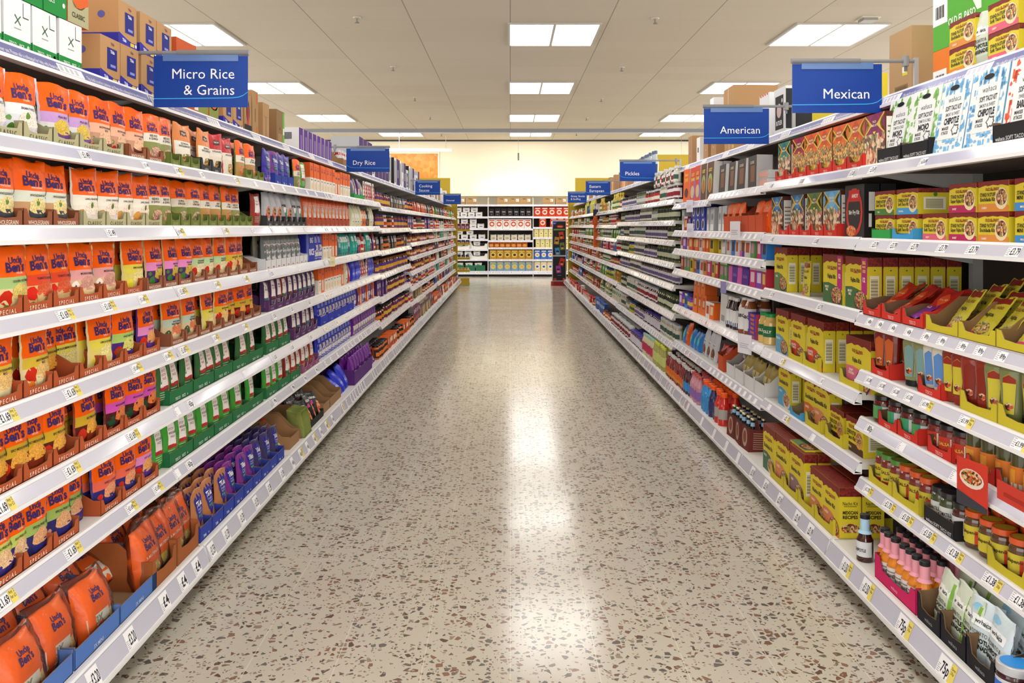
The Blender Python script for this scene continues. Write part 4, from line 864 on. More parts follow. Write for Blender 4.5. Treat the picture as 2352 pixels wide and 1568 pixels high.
P['brnb'] = shipper('brown oats carton with white label', .3, .2, .3, '#b08f62', [('f', 'r', -.45, .2, .45, .24, '#7a5a38'), ('f', 'r', .18, .42, .44, .78, '#e6e4de'), ('f', 't', 'Nutty', -.1, .82, .2, '#3a2a1c', .3, .03), ('f', 'e', .26, .55, .04, .05, '#d9622a', .0012)])
# ---- shelf-ready trays: open carton with a cut-out lip
def tray(look, w, d, hf, hs, col, text, tcol='#f0d9c4', inside='#8a6a46', cut=True, tw=.8, n=1):
    mb = MB(); o, i = card(col), card(inside); t = .0025
    mb.box(-w / 2, w / 2, 0, d, 0, t, i)
    if cut:
        pts = [(-w / 2, 0), (w / 2, 0), (w / 2, hf), (w / 2 - w * .12, hf * 1.0), (w / 2 - w * .17, hf * .6), (-w * .02, hf * .52), (-w / 2 + w * .2, hf * .6), (-w / 2 + w * .12, hf * 1.12), (-w / 2, hf * 1.15)]
    else: pts = [(-w / 2, 0), (w / 2, 0), (w / 2, hf), (-w / 2, hf)]
    mb.add([(p[0], 0, p[1]) for p in pts], [tuple(range(len(pts)))], o)
    mb.add([(p[0], t, p[1]) for p in pts], [tuple(range(len(pts)))[::-1]], i)
    n_ = len(pts)
    for a in range(n_):
        b = (a + 1) % n_; mb.add([(pts[b][0], 0, pts[b][1]), (pts[a][0], 0, pts[a][1]), (pts[a][0], t, pts[a][1]), (pts[b][0], t, pts[b][1])], [(0, 1, 2, 3)], i)
    for s in (-1, 1):
        x0, x1 = (s * w / 2, s * (w / 2 - t)) if s < 0 else (s * (w / 2 - t), s * w / 2)
        sd = [(0, 0), (d, 0), (d, hs), (d * .35, hs), (d * .12, hf * 1.15), (0, hf * 1.15)]
        mb.prism([(y, z) for y, z in sd], min(x0, x1), max(x0, x1), o if s > 0 else i, i, axis='x')
        mb.add([((s * (w / 2 + .0002)), y, z) for y, z in sd], [tuple(range(6))[::s]], o)
    mb.box(-w / 2, w / 2, d - t, d, 0, hs, i)
    fn = lambda x, z, off=0: (x, -off, z)
    if text: mb.text(text, -.0, hf * .26, min(.016, hf * .42), ink(tcol), fn, maxw=w * tw, bold=.015)
    return Proto('display_tray', look, 'tray', w, hf, d, mb)
P['Tsp'] = tray('terracotta open tray printed SPECIAL', .143, .2, .042, .075, '#b0522a', 'S P E C I A L', tw=.62)
P['Tcl'] = tray('sage open tray printed CLASSIC', .143, .2, .042, .075, '#b3ad86', 'C L A S S I C', '#4f4a34', '#8f8a66', tw=.62)
P['Twh'] = tray('brown open tray printed WHOLEGRAIN', .143, .2, .042, .075, '#8f5236', 'WHOLEGRAIN', tw=.7)
P['Tol'] = tray('olive open tray', .1, .2, .045, .08, '#6f7c38', 'GRAINS', '#a9b06a', '#5a5f35', tw=.5)
P['Tdk'] = tray('charcoal open tray', .12, .2, .05, .08, '#3a3a3c', 'cuisine', '#b5b5b8', '#2f2a26', tw=.4)
P['Tgr'] = tray('dark green open tray', .24, .2, .05, .06, '#1f6b3c', 'TESCO    RICE    o', '#cfe0d2', '#7a6344', False, tw=.7)
P['Tpu'] = tray('plum open tray with cut out', .15, .2, .055, .09, '#5a2f62', 'merchant', '#b59ac0', '#b5b2b4', tw=.4)
P['Tbl'] = tray('blue open tray printed with brand', .13, .2, .055, .075, '#2a3fa0', 'Tilda     o', '#dfe4f6', '#8a6a46', False, tw=.75)
P['Trb'] = tray('royal blue open rice tray', .24, .2, .06, .08, '#2430a8', 'Everyday', '#9aa4e0', '#6a5a46', False, tw=.4)
P['Tmp'] = tray('mauve open tray with cut out', .15, .2, .05, .08, '#8f4a72', 'lentils', '#d9b0c4', '#b5b2b4', tw=.4)
P['Tbm'] = tray('mid blue open tray printed 3X MINI', .26, .34, .055, .15, '#4f74b8', '3X MINI', '#b9c4d0', '#8a6f54', False, tw=.45)
P['Tbo'] = tray('brown open tray for multipacks', .2, .32, .085, .16, '#a05a2c', '', '#e0b58e', '#7a4a2a', True)
P['Twt'] = tray('white open tray with red logo', .1, .2, .05, .07, '#dedee0', 'tesco', '#c0443a', '#9a9a9c', False, tw=.4)
P['Tor'] = tray('brick open tray for rice bags', .14, .2, .05, .07, '#a8442a', 'basmati', '#d98a5a', '#6a3a2a', False, tw=.4)
P['Tbk'] = tray('low black noodle tray', .36, .36, .04, .06, '#232022', '', '#fff', '#2a2624', False)
P['Tkr'] = tray('brown cardboard open carton', .2, .36, .06, .15, '#9a7650', '', '#fff', '#8a6844', False)
P['Tre'] = tray('red open tray with white lattice', .155, .22, .05, .07, '#cf3024', 'TESCO', '#f0b9b0', '#7a5a44', tw=.3)
P['Tye'] = tray('yellow open tray with wavy lip', .2, .24, .055, .07, '#c8b92c', '', '#fff', '#8a7a4a', True)
P['Tyd'] = tray('yellow display tray with kraft dividers', .2, .32, .045, .11, '#c8b92c', '', '#fff', '#8a6a44', True)
P['Tbw'] = tray('black open tray printed wahaca', .19, .24, .055, .085, '#202023', 'wahaca SOFT TACO KIT', '#cfcfd2', '#7a5f44', False, tw=.85)
P['Tba'] = tray('black open marinade tray', .14, .3, .075, .11, '#1c1c20', 'wahaca', '#8f8f94', '#7a5f44', True, tw=.4)
P['Tpk'] = tray('hot pink open bottle tray', .3, .24, .075, .06, '#cf1f62', 'wahaca', '#f0a0c0', '#8a2044', True, tw=.3)
P['Tgn'] = tray('green open tray', .16, .2, .036, .06, '#2fa04a', '', '#fff', '#2a6a38', False)
P['Tsb'] = tray('sky blue open tray', .165, .22, .036, .07, '#3f9ad0', '', '#fff', '#8a7a5a', True)
P['Twf'] = tray('white open sweet box', .18, .24, .08, .14, '#dcdcdc', '', '#fff', '#a9a29a', False)
P['Trf'] = tray('orange red open sweet box', .14, .24, .1, .16, '#c8502a', '', '#fff', '#8a3a20', False)
P['Tvi'] = tray('violet open rice carton', .2, .26, .1, .12, '#5a2a78', '', '#fff', '#6a4a6a', False)
# ---- jars, bottles, tubs
def ring(r, sy=1.0, cy=None):
    cy = r * sy if cy is None else cy
    return lambda x, z, o=0: ((r + o) * math.sin(x / r), cy - (r + o) * sy * math.cos(x / r), z)
def jar(name, look, r, h, cont, lid, label, ltext=(), lz=(.14, .62), cat='jar', lidtop=None, seg=18, ltc='#2a2626', extra=(), neck=.82, lidh=.12, wrap=2.6):
    g = mat(cont, .12, '', 0, .6); L = mat(lid, .3, '', .0, .3)
    b = MB(); zl = h * (1 - lidh)
    b.lathe([(r * .9, 0), (r, h * .03), (r, zl * .82), (r * .95, zl * .9), (r * neck, zl * .97), (r * neck, zl)], g, seg, cy=r)
    l = MB(); rl = r * min(1, neck + .12)
    l.lathe([(rl, zl - .004), (rl, h * .985), (rl * .95, h)], L, seg, cy=r)
    if lidtop: l.add([(rl * .8 * math.cos(2 * math.pi * k / 16), r + rl * .8 * math.sin(2 * math.pi * k / 16), h + .0006) for k in range(16)], [tuple(range(16))], mat(lidtop, .4))
    lb = MB(); fn = ring(r)
    hw = r * wrap / 2 if wrap < 6 else r * math.pi
    if label:
        lb.rect(-hw, lz[0] * h, hw, lz[1] * h, mat(label, .5), fn, off=.0008, nx=14, nz=1)
        for e in extra: lb.rect(e[0] * r, e[1] * h, e[2] * r, e[3] * h, e[4] if not isinstance(e[4], str) else mat(e[4], .5), fn, off=.0014, nx=6, nz=1)
        for t in ltext: lb.text(t[0], 0, t[1] * h, t[2] * h, ink(t[3] if len(t) > 3 else ltc), fn, maxw=r * 1.5, bold=.02, off=.0019)
    return Proto(name, look, cat, 2 * r, h, 2 * r, b, [('lid', l)] + ([('label', lb)] if label else []))
def onemesh(p_):
    return p_
JX = {}
P['jol'] = jar('salsa_jar', 'tall salsa jar with green lid', .034, .125, '#7d1f12', '#4f8a35', '#c9bd3a', [('SALSA', .48, .12, '#6a1c12'), ('mild', .3, .1)], lidtop='#8a8a2a', extra=[(-.6, .14, .6, .22, '#b5301c')])
P['joo'] = jar('salsa_jar', 'tall salsa jar with orange lid', .034, .125, '#7d1f12', '#d9561c', '#c9bd3a', [('SALSA', .48, .12, '#6a1c12')], lidtop='#c9a02a', extra=[(.3, .14, 1.3, .45, '#c8301c')])
P['jop'] = jar('jalapeno_jar', 'dark pepper jar with orange lid', .036, .11, '#5a3a1c', '#d9561c', '#cfc03a', [('Jalapenos', .45, .13, '#3a2a10')], lidtop='#c9a02a', extra=[(.4, .14, 1.3, .5, '#d9442a')])
P['jbk'] = jar('salsa_jar', 'black lidded red sauce jar', .042, .1, '#5a1a12', '#1c1b1c', '#3fa07a', [], extra=[(-1.3, .14, -.2, .62, '#57a05a'), (.2, .16, 1.3, .6, '#d6d6d8')])
P['jbr'] = jar('salsa_jar', 'black lidded tomato salsa jar', .04, .1, '#7a1f12', '#1c1b1c', '#c03a24', [('SALSA', .4, .14, '#f3c04a')], extra=[(.5, .16, 1.2, .58, '#e2e0e0')])
P['jow'] = jar('pepper_jar', 'green pepper jar with orange label', .034, .145, '#4a4a22', '#26211c', '#d97a2a', [], (.08, .52), extra=[(-1.3, .08, 1.3, .2, '#dcd8d2'), (-.9, .2, .0, .46, '#e39a3a')], lidh=.1)
P['jtw'] = jar('tomatillo_jar', 'black lidded jar with white label', .034, .12, '#3f4a26', '#1f1f22', '#d6dad4', [('TOMATILLO', .44, .13), ('SALSA', .3, .13)])
P['jct'] = jar('chipotle_jar', 'black lidded brown paste jar', .034, .11, '#4a1a10', '#1c1b1c', '#d9dde0', [('CHIPOTLE', .4, .14)])
P['jbl'] = jar('chutney_jar', 'squat dark jar with silver lid', .045, .09, '#3a121a', '#b9bbc0', '#c9cdd2', [], (.12, .6), lidtop='#2f8fe0', extra=[(-1.2, .12, -.1, .5, '#2f6fd0')], lidh=.2, neck=.88)
def bottle(name, look, r, h, cont, cap, label=None, lz=(.15, .5), neck=.4, sh=.62, capz=.93, cat='bottle', wraps=(), texts=(), caph=None, seg=14, sy=1.0, nl=None):
    g = mat(cont, .12, '', 0, .6); b = MB()
    b.lathe([(r * .92, 0), (r, h * .02), (r, h * sh * .9), (r * .85, h * sh), (r * neck, h * (sh + .16)), (r * neck, h * capz)], g, seg, cy=r * sy, sy=sy)
    c = MB(); c.lathe([(r * neck * 1.18, h * (capz - .04)), (r * neck * 1.18, h * .99), (r * neck * 1.0, h)], mat(cap, .35), seg, cy=r * sy, sy=sy)
    parts = [('cap', c)]
    lb = MB(); fn = ring(r, sy)
    if label:
        lb.rect(-r * 1.5, lz[0] * h, r * 1.5, lz[1] * h, mat(label, .5), fn, off=.0008, nx=12, nz=1)
        for t in texts: lb.text(t[0], 0, t[1] * h, t[2] * h, ink(t[3]), fn, maxw=r * 1.5, bold=.03, off=.0016)
        for e in wraps: lb.rect(e[0] * r, e[1] * h, e[2] * r, e[3] * h, mat(e[4], .5), fn, off=.0012, nx=6, nz=1)
        parts.append(('label', lb))
    if nl:
        s = MB(); s.lathe([(r * neck * 1.12 + (r * .28 if nl[0] < sh + .16 else 0), h * nl[0]), (r * neck * 1.12, h * (sh + .16)), (r * neck * 1.12, h * nl[1])], mat(nl[2], .5), seg, cy=r * sy, cap=False)
        parts.append(('neck_sleeve', s))
    return Proto(name, look, cat, 2 * r, h, 2 * r * sy, b, parts)
P['bpk'] = bottle('hot_sauce_bottle', 'small orange pink necked sauce bottle', .028, .165, '#d9801c', '#1f1f22', '#dcd2cc', (.12, .4), .5, .5, .95, 'sauce bottle', [(-.9, .3, .9, .33, '#8a8480')], [('HABANERO', .24, .1, '#2a2424')], nl=(.6, .93, '#e29aa8'))
P['bbr'] = bottle('hot_sauce_bottle', 'single brown sauce bottle with blue neck', .03, .17, '#3a140e', '#1f1f22', '#d2d8da', (.12, .44), .5, .5, .95, 'sauce bottle', (), [('CHIPOTLE', .26, .09, '#2a2424')], nl=(.6, .93, '#a9cfe6'))
def squeezy(look, cont, label, cap, ltop=None):
    r, h, sy = .036, .16, .62; b = MB(); g = mat(cont, .25, '', 0, .3)
    b.lathe([(r * .72, h * .12), (r * .8, h * .2), (r * .86, h * .5), (r * 1.0, h * .8), (r * 1.02, h * .95), (r * .9, h)], g, 18, sy, cy=r * sy)
    c = MB(); c.lathe([(r * .7, 0), (r * .72, h * .12), (r * .66, h * .125)], mat(cap, .4), 18, sy, cy=r * sy)
    lb = MB(); fn = lambda x, z, o=0: ((r * (.86 + .14 * z / h) + o) * math.sin(x / r), r * sy - (r * (.86 + .14 * z / h) + o) * sy * math.cos(x / r), z)
    lb.poly([(-.5 * r, h * .2), (.4 * r, h * .2), (.5 * r, h * .55), (.55 * r, h * .82), (0, h * .9), (-.55 * r, h * .82), (-.5 * r, h * .55)], mat(label, .5), fn, off=.002)
    if ltop: lb.poly([(-.5 * r, h * .74), (.5 * r, h * .74), (.5 * r, h * .82), (0, h * .89), (-.5 * r, h * .82)], mat(ltop, .5), fn, off=.003)
    lb.ell(0, h * .33, r * .35, h * .07, foodr, fn, off=.003, n=10)
    return Proto('squeezy_bottle', look, 'sauce bottle', 2 * r, h, 2 * r * sy, b, [('cap', c), ('label', lb)])
P['sqr'] = squeezy('dark red squeezy sauce bottle', '#7a1c12', '#c9602a', '#b5301c')
P['sqg'] = squeezy('sage green squeezy sauce bottle', '#8a8f5a', '#7aa0a0', '#1c1c1e')
P['sqw'] = squeezy('white blue labelled squeezy bottle', '#d9d6c4', '#5f8fd0', '#cf3024')
P['sqt'] = squeezy('red yellow labelled squeezy bottle', '#8f2a18', '#d0c23a', '#8f2a18', '#9a2f1c')
P['sqp'] = squeezy('plain red squeezy bottle', '#9a2f1c', '#8a2818', '#9a2f1c')
P['sqa'] = squeezy('green yellow labelled squeezy bottle', '#7f8450', '#cfc23a', '#7f8450', '#9a2f1c')
P['gab'] = bottle('sports_drink', 'blue sports drink with orange cap', .034, .2, '#2f8fd6', '#ec5a14', '#3f8fd0', (.2, .5), .55, .66, .9, 'drink bottle')
P['gan'] = bottle('sports_drink', 'navy sports drink with orange cap', .034, .2, '#2a2a5a', '#ec5a14', '#3a3a6a', (.2, .5), .55, .66, .9, 'drink bottle')
P['gar'] = bottle('sports_drink', 'red sports drink with orange cap', .034, .2, '#c8281c', '#ec5a14', '#a9a29c', (.2, .5), .55, .66, .9, 'drink bottle')
P['ktr'] = bottle('kids_drink', 'dark red drink with orange label', .03, .19, '#7a1a1c', '#c9c4c0', '#dd6a2a', (.12, .45), .45, .66, .93, 'drink bottle', [(-1.4, .12, 1.4, .24, '#d9b03a')])
P['kto'] = bottle('kids_drink', 'clear pink drink with bright label', .032, .19, '#c98a9a', '#c0504a', '#8f6ab0', (.12, .45), .45, .66, .93, 'drink bottle')
P['ktd'] = bottle('kids_drink', 'plum drink with blue label', .03, .19, '#4a1a2a', '#c9c4c0', '#3f8fd0', (.12, .45), .45, .66, .93, 'drink bottle')
P['drs'] = bottle('dressing_bottle', 'slim red labelled dressing bottle', .024, .2, '#c9c4a0', '#9ac0b0', '#c03a5a', (.2, .6), .45, .7, .93, 'sauce bottle')
P['dry'] = bottle('dressing_bottle', 'slim yellow green dressing bottle', .024, .2, '#a0a050', '#cfcf4a', '#c9d07a', (.2, .6), .45, .7, .93, 'sauce bottle')
P['oil'] = bottle('oil_bottle', 'yellow cooking oil bottle', .038, .25, '#c9c24a', '#d9d26a', '#8ab0a0', (.3, .6), .4, .72, .94, 'oil bottle')
P['soy'] = bottle('sauce_bottle', 'tall dark sauce bottle with red cap', .03, .24, '#1f1a1a', '#c8201c', '#b5c4d0', (.2, .5), .4, .68, .93, 'sauce bottle')
P['sqj'] = bottle('squash_bottle', 'orange squash bottle', .036, .25, '#dd8a2a', '#4fae3a', '#e07a2a', (.2, .55), .4, .7, .93, 'drink bottle')
P['sqz'] = bottle('squash_bottle', 'green capped juice bottle', .034, .24, '#8fbf3a', '#8fd03a', '#c9d03a', (.2, .55), .4, .7, .93, 'drink bottle')
P['bbq'] = bottle('barbecue_bottle', 'brown barbecue sauce with white label', .042, .22, '#8a4a24', '#e2e0de', '#e2e2e2', (.12, .72), .5, .8, .95, 'sauce bottle', (), [('BBQ', .5, .13, '#2a2a2c')])
P['sals'] = bottle('barbecue_bottle', 'dark sauce bottle with white cap', .03, .2, '#2a1a18', '#e6e4e2', '#e2e2e4', (.1, .6), .5, .7, .93, 'sauce bottle', [(-1.4, .1, 1.4, .22, '#2a3f80')])
P['corn'] = bottle('popcorn_jar', 'popcorn jar with green lid', .042, .17, '#d9b86a', '#1f9a4a', '#1f6a3c', (.25, .6), .72, .78, .93, 'jar', (), [('JOLLY', .42, .12, '#efe9d6')])
def sixpack():
    """carry pack of stubby bottles"""
    w, h, d = .13, .17, .12; mb = MB(); c = card('#6a2a22')
    mb.box(-w / 2, w / 2, 0, d, 0, h * .72, c, {'t': card('#3a1c18')})
    mb.prism([(-w / 2, 0), (w / 2, 0), (w / 2, h * .72), (w * .2, h * .98), (-w * .2, h * .98), (-w / 2, h * .72)], d / 2 - .002, d / 2 + .002, c)
    fn = lambda x, z, o=0: (x, -o, z)
    mb.ell(0, h * .4, w * .3, h * .3, card('#b59a86'), fn); mb.ell(0, h * .42, w * .2, h * .2, card('#8a4a3a'), fn, off=.0011)
    sd = lambda y, z, o=0: (w / 2 + o, y, z)
    for i in range(8): mb.rect(d * .2, h * (.1 + .07 * i), d * .8, h * (.125 + .07 * i), card('#b58a7a'), sd, nx=1, nz=1)
    necks = []
    for i in (-1, 1):
        for y in (d * .25, d * .75):
            b = MB()
            b.lathe([(.013, h * .72), (.011, h * .95), (.013, h * .97), (.013, h * 1.02)], mat('#2a1c18', .15), 8, cx=i * w * .25, cy=y)
            b.lathe([(.0145, h * 1.0), (.0145, h * 1.05), (.012, h * 1.06)], mat('#c9c0a0', .3, '', .6), 8, cx=i * w * .25, cy=y)
            b.lathe([(.0135, h * .8), (.0118, h * .92)], mat('#8fb8d8', .5), 8, cx=i * w * .25, cy=y, cap=False)
            necks.append(('bottle_neck', b))
    return Proto('drink_carrier', 'maroon carrier pack of brown bottles', 'drinks', w, h, d, mb, necks)
P['six'] = sixpack()
# ================================================================ stocking the shelves
def Z(side, b, k): return BAYS[side][b][k]
def lay(side, k, items, s=.02, deep=1, dz=0, trays=None, jit=1.0, gap=.004, lean=0):
    """items: (x0, x1, kind) as columns of the photo on that shelf front, nearest first"""
    for it in items:
        x0, x1, key = it[:3]
        dp = it[3] if len(it) > 3 else deep
        sh = s
        a = (dpx(side, x0, sh if sh < -.05 or sh > .08 else 0) + dpx(side, x1, sh if sh < -.05 or sh > .08 else 0)) / 2
        at(side, k, a, key, sh, dp, dz, jit, lean)
def at(side, k, a, key, s=.02, deep=1, dz=0, jit=1.0, lean=0, rz=0, far=False, row0=0):
    p = P[key]; b = bay_of(side, a); z = Z(side, b, k) + dz
    for r in range(deep):
        j = R.uniform(-1, 1) * jit
        if p.cat in ('rice pouch', 'grain pouch', 'rice bag', 'grain bag') and side != 'B' and not rz and lean < .1: rz = -.09 if side == 'L' else .09
        if p.round and side != 'B': rz = (-.5 if side == 'L' else .5) + R.uniform(-.2, .2)
        put(p, side, a + (R.uniform(-.006, .006) * jit if r else 0), z + .0005, s + r * (p.d + .006) + R.uniform(0, .006) * jit, rz + j * .05, -abs(R.uniform(0, .05)) * jit * (1 if r == 0 else .6) - lean, 0, k, r + row0, far)
def seq(side, k, a0, a1, keys, s=.02, deep=1, gap=.006, jit=.6, dz=0, far=False, lean=0, n=None):
    """a run of products from a0 to a1 metres down the aisle; keys repeat in order"""
    a, i = a0, 0
    while True:
        key = keys[i % len(keys)]; w = P[key].w
        if a + w > a1 + 1e-6: break
        at(side, k, a + w / 2, key, s, deep, dz, jit, lean, 0, far)
        a += w + gap; i += 1
def trays(side, k, a0, a1, key, s=.012, gap=.002, dz=0):
    p = P[key]; a = a0
    while a + p.w <= a1 + 1e-6:
        c = a + p.w / 2; b = bay_of(side, c)
        put(p, side, c, Z(side, b, k) + dz, s, 0, 0, 0, k, 0)
        a += p.w + gap
IN = .0030   # products in a tray stand on its floor
def pouches(k, items, tk, t0=None, t1=None, deep=2):
    """left-hand rows of rice pouches standing in their trays"""
    for x0, x1, key in items:
        a = (dpx('L', x0) + dpx('L', x1)) / 2
        dp = 1 if key.endswith('-') else deep; key = key.rstrip('-')
        at('L', k, a, key, .021, dp, IN, 1.7)
    if tk: trays('L', k, t0, t1, tk)
# ---------------- left side, first two bays: orange pouches
pouches(1, [(-75, -35, 'bas'), (-30, 38, 'bas'), (43, 112, 'bas'), (128, 190, 'pil'), (190, 226, 'pil'), (238, 278, 'bro'), (279, 315, 'bro'), (320, 352, 'bro')], 'Tcl', 1.93, 2.82)
trays('L', 1, 2.83, 3.14, 'Twh')
pouches(1, [(362, 387, 'ol1'), (388, 415, 'ol1'), (425, 463, 'qwh'), (469, 507, 'qwh'), (506, 522, 'qrd'), (534, 556, 'qrd'), (557, 580, 'ol3'), (581, 601, 'ol3')], 'Tol', 3.18, 3.5)
trays('L', 1, 3.5, 3.86, 'Tdk'); trays('L', 1, 4.09, 4.4, 'Tol')
pouches(2, [(-60, -5, 'who'), (3, 62, 'who'), (74, 126, 'who'), (126, 178, 'who'), (203, 247, 'lon'), (248, 293, 'lon'), (296, 321, 'lon'), (329, 364, 'lon')], 'Twh', 1.93, 2.52)
trays('L', 2, 2.53, 3.14, 'Tcl')
pouches(2, [(366, 387, 'ol1'), (389, 410, 'ol1'), (426, 450, 'ol2'), (451, 478, 'ol2'), (482, 505, 'ol3'), (506, 529, 'ol3'), (530, 550, 'ol3'), (552, 566, 'ol1')], 'Tol', 3.18, 4.2)
at('L', 2, 4.33, 'tre', .02, 1)
pouches(3, [(-55, -2, 'gol'), (30, 90, 'gol'), (92, 143, 'tom'), (145, 189, 'tom'), (192, 234, 'mus'), (246, 288, 'mus'), (317, 352, 'lem')], 'Tsp', 1.93, 2.96)
at('L', 3, 2.80, 'lem', .06, 1, IN)
trays('L', 3, 2.97, 4.38, 'Twh')
pouches(3, [(362, 397, 'pnk'), (403, 430, 'pnk'), (431, 458, 'pnk'), (464, 487, 'grn'), (488, 510, 'grn'), (511, 536, 'grn'), (540, 557, 'med'), (558, 575, 'med')], None)
pouches(4, [(-50, 0, 'med'), (2, 52, 'med'), (88, 148, 'med'), (242, 276, 'lem'), (281, 330, 'prp'), (336, 384, 'pip'), (397, 441, 'gry'), (442, 470, 'gry'), (486, 512, 'lem'), (516, 535, 'med'), (540, 558, 'mex'), (559, 577, 'mex'), (578, 598, 'mex')], 'Tsp', 1.93, 3.1)
for a, key in ((2.33, 'med'), (2.45, 'mex'), (2.53, 'lem'), (2.58, 'lem')): at('L', 4, a, key, .075, 2, IN)
trays('L', 4, 3.18, 4.38, 'Twh')
pouches(5, [(-40, -2, 'mex'), (0, 40, 'mex'), (42, 88, 'mex'), (86, 119, 'mex'), (128, 172, 'mex'), (207, 247, 'mex'), (265, 312, 'mag'), (313, 346, 'mag'), (347, 381, 'mag')], 'Tsp', 1.93, 3.13)
at('L', 5, 2.53, 'mex', .07, 1, IN)
pouches(6, [(-45, 0, 'egg'), (2, 46, 'egg'), (48, 86, 'egg'), (87, 130, 'spf'), (145, 184, 'spf'), (250, 284, 'swt'), (288, 332, 'swt'), (333, 370, 'pip')], 'Tsp', 1.93, 2.52)
at('L', 6, 2.56, 'spf', .045, 1); trays('L', 6, 2.64, 3.1, 'Tsp')
# left, own-label pouches in green, plum and red
pouches(5, [(382, 413, 'tdg'), (414, 428, 'tdg'), (432, 466, 'tdg'), (474, 490, 'tdg'), (490, 508, 'tdg'), (508, 526, 'tdg'), (527, 545, 'tdg'), (562, 580, 'tdg'), (581, 606, 'tdg')], 'Tgr', 3.17, 4.4, 1)
pouches(6, [(378, 400, 'tlg'), (401, 424, 'tlg'), (425, 447, 'tlg'), (448, 475, 'tlg'), (476, 498, 'tlg'), (500, 525, 'tlg'), (526, 546, 'tlg'), (552, 575, 'tlg'), (576, 606, 'tlg')], 'Tgr', 3.17, 4.4, 1)
seq('L', 5, 4.46, 5.0, ['tdg'], deep=1, dz=IN); trays('L', 5, 4.43, 4.95, 'Tgr'); seq('L', 5, 5.0, 5.62, ['tpu', 'tpt'], dz=IN); trays('L', 5, 5.0, 5.64, 'Tpu')
seq('L', 6, 4.46, 4.85, ['tlg'], dz=IN); seq('L', 6, 4.86, 5.64, ['trd', 'tre'], dz=IN); trays('L', 6, 4.43, 5.2, 'Tgr'); trays('L', 6, 5.2, 5.66, 'Tmp')
seq('L', 4, 4.44, 5.64, ['tpt', 'tpu', 'tpu', 'trd', 'tpu', 'tpu', 'tpt', 'tpt', 'tpt', 'tpt'], dz=IN); trays('L', 4, 4.47, 5.6, 'Tpu')
seq('L', 3, 4.46, 5.3, ['gryb'], deep=1, gap=.012, dz=IN); trays('L', 3, 4.42, 5.35, 'Twt')
seq('L', 3, 4.55, 5.2, ['crmb'], s=.09, gap=.02)
at('L', 3, 5.46, 'big')
seq('L', 2, 4.46, 5.25, ['silv', 'silv', 'silv', 'sil2', 'silv', 'sil2', 'sil2'], gap=.014, dz=IN); trays('L', 2, 4.44, 5.3, 'Tdk')
seq('L', 2, 5.3, 6.85, ['orgb'], gap=.008, dz=IN, deep=1); trays('L', 2, 5.3, 6.8, 'Tor')
seq('L', 1, 4.46, 5.1, ['tiv', 'tip', 'tiv', 'tiv', 'tiv'], gap=.008, dz=IN); trays('L', 1, 4.6, 5.1, 'Tbl')
seq('L', 1, 5.1, 5.45, ['ol2', 'tlg', 'tre'], gap=.006)
seq('L', 1, 5.45, 6.8, ['ubx', 'ubx', 'ubx', 'ubx', 'ubx', 'ubx', 'ubx', 'ubx', 'ubo', 'ubo'], gap=.012, deep=2)
seq('L', 3, 5.6, 6.3, ['blur', 'blur', 'ubx', 'ubx', 'ubx', 'ubo', 'ubo'], gap=.012); seq('L', 3, 6.35, 6.88, ['teab', 'teal', 'teal', 'teal', 'teab'], gap=.006)
seq('L', 4, 5.68, 6.6, ['ubx', 'ubo', 'ubx', 'ubx', 'ubx', 'ubx', 'ubx'], gap=.012); seq('L', 4, 6.62, 6.88, ['crmw', 'redb'], gap=.004)
seq('L', 5, 5.7, 7.1, ['blur'], deep=2, gap=.006, dz=IN); trays('L', 5, 5.7, 7.1, 'Trb')
seq('L', 6, 5.7, 6.88, ['blur'], deep=2, gap=.005)
# left base shelf
BS = -.098
for i, (a, sx, l) in enumerate(((2.11, .0, .12), (2.29, .02, .1), (2.47, .0, .16), (2.18, .1, .2), (2.36, .12, .3), (2.53, .1, .4))):
    at('L', 7, a, 'mini', BS + sx + .01, 1, .004 if sx < .05 else .045, 1, l)
for a, sx, l, rz in ((2.08, .2, .5, .2), (2.22, .2, .35, -.2), (2.38, .21, .5, .15), (2.5, .2, .7, -.1), (2.3, .29, .3, .1), (2.14, .29, .3, -.1)): at('L', 7, a, 'mini', BS + sx, 1, .06, 1, l, rz)
for a in (2.13, 2.4): put(P['Tbm'], 'L', a, Z('L', 0, 7), BS, 0, 0, 0, 7)
put(P['Tbm'], 'L', 2.665, Z('L', 0, 7), BS, 0, 0, 0, 7)
for a, sx, l, rz in ((2.6, .05, 1.05, .3), (2.72, .12, .9, -.2), (2.66, .19, .6, .1)): at('L', 7, a, 'mini', BS + sx, 1, .03 + sx * .25, 1, l, rz)
for a in (2.86, 3.07): put(P['Tbo'], 'L', a, Z('L', 0, 7), BS, 0, 0, 0, 7)
for a, sx, l in ((2.83, .012, .12), (2.93, .02, .1), (3.03, .012, .08), (3.12, .02, .06), (2.85, .12, .2), (3.0, .12, .15), (2.9, .22, .2), (3.06, .22, .2)): at('L', 7, a, 'mult', BS + sx, 1, IN + (.02 if sx > .1 else 0), 1, l)
bx0 = 3.19
for i, key in enumerate(('tib', 'tib', 'tib', 'tip', 'tip', 'tip', 'tin', 'tin', 'tin')):
    for r in range(4): put(P[key], 'L', 3.25 + i * .132, Z('L', 1, 7) + IN, BS + .018 + r * .04, R.uniform(-.06, .06), -R.uniform(.02, .14), 0, 7, r)
trays('L', 7, 3.185, 4.4, 'Tbl', BS)
put(P['Tkr'], 'L', 4.62, Z('L', 2, 7), BS + .01, 0, 0, 0, 7); put(P['Tkr'], 'L', 4.86, Z('L', 2, 7), BS + .01, 0, 0, 0, 7)
for i in range(3): at('L', 7, 4.5 + i * .06, 'redn', BS + .03 + .03 * i, 1, .01, 1, .9 - .2 * i)
for i in range(7): at('L', 7, 4.8 + i * .026, 'grnn', BS + .03, 1, IN, .5, .25, 1.25)
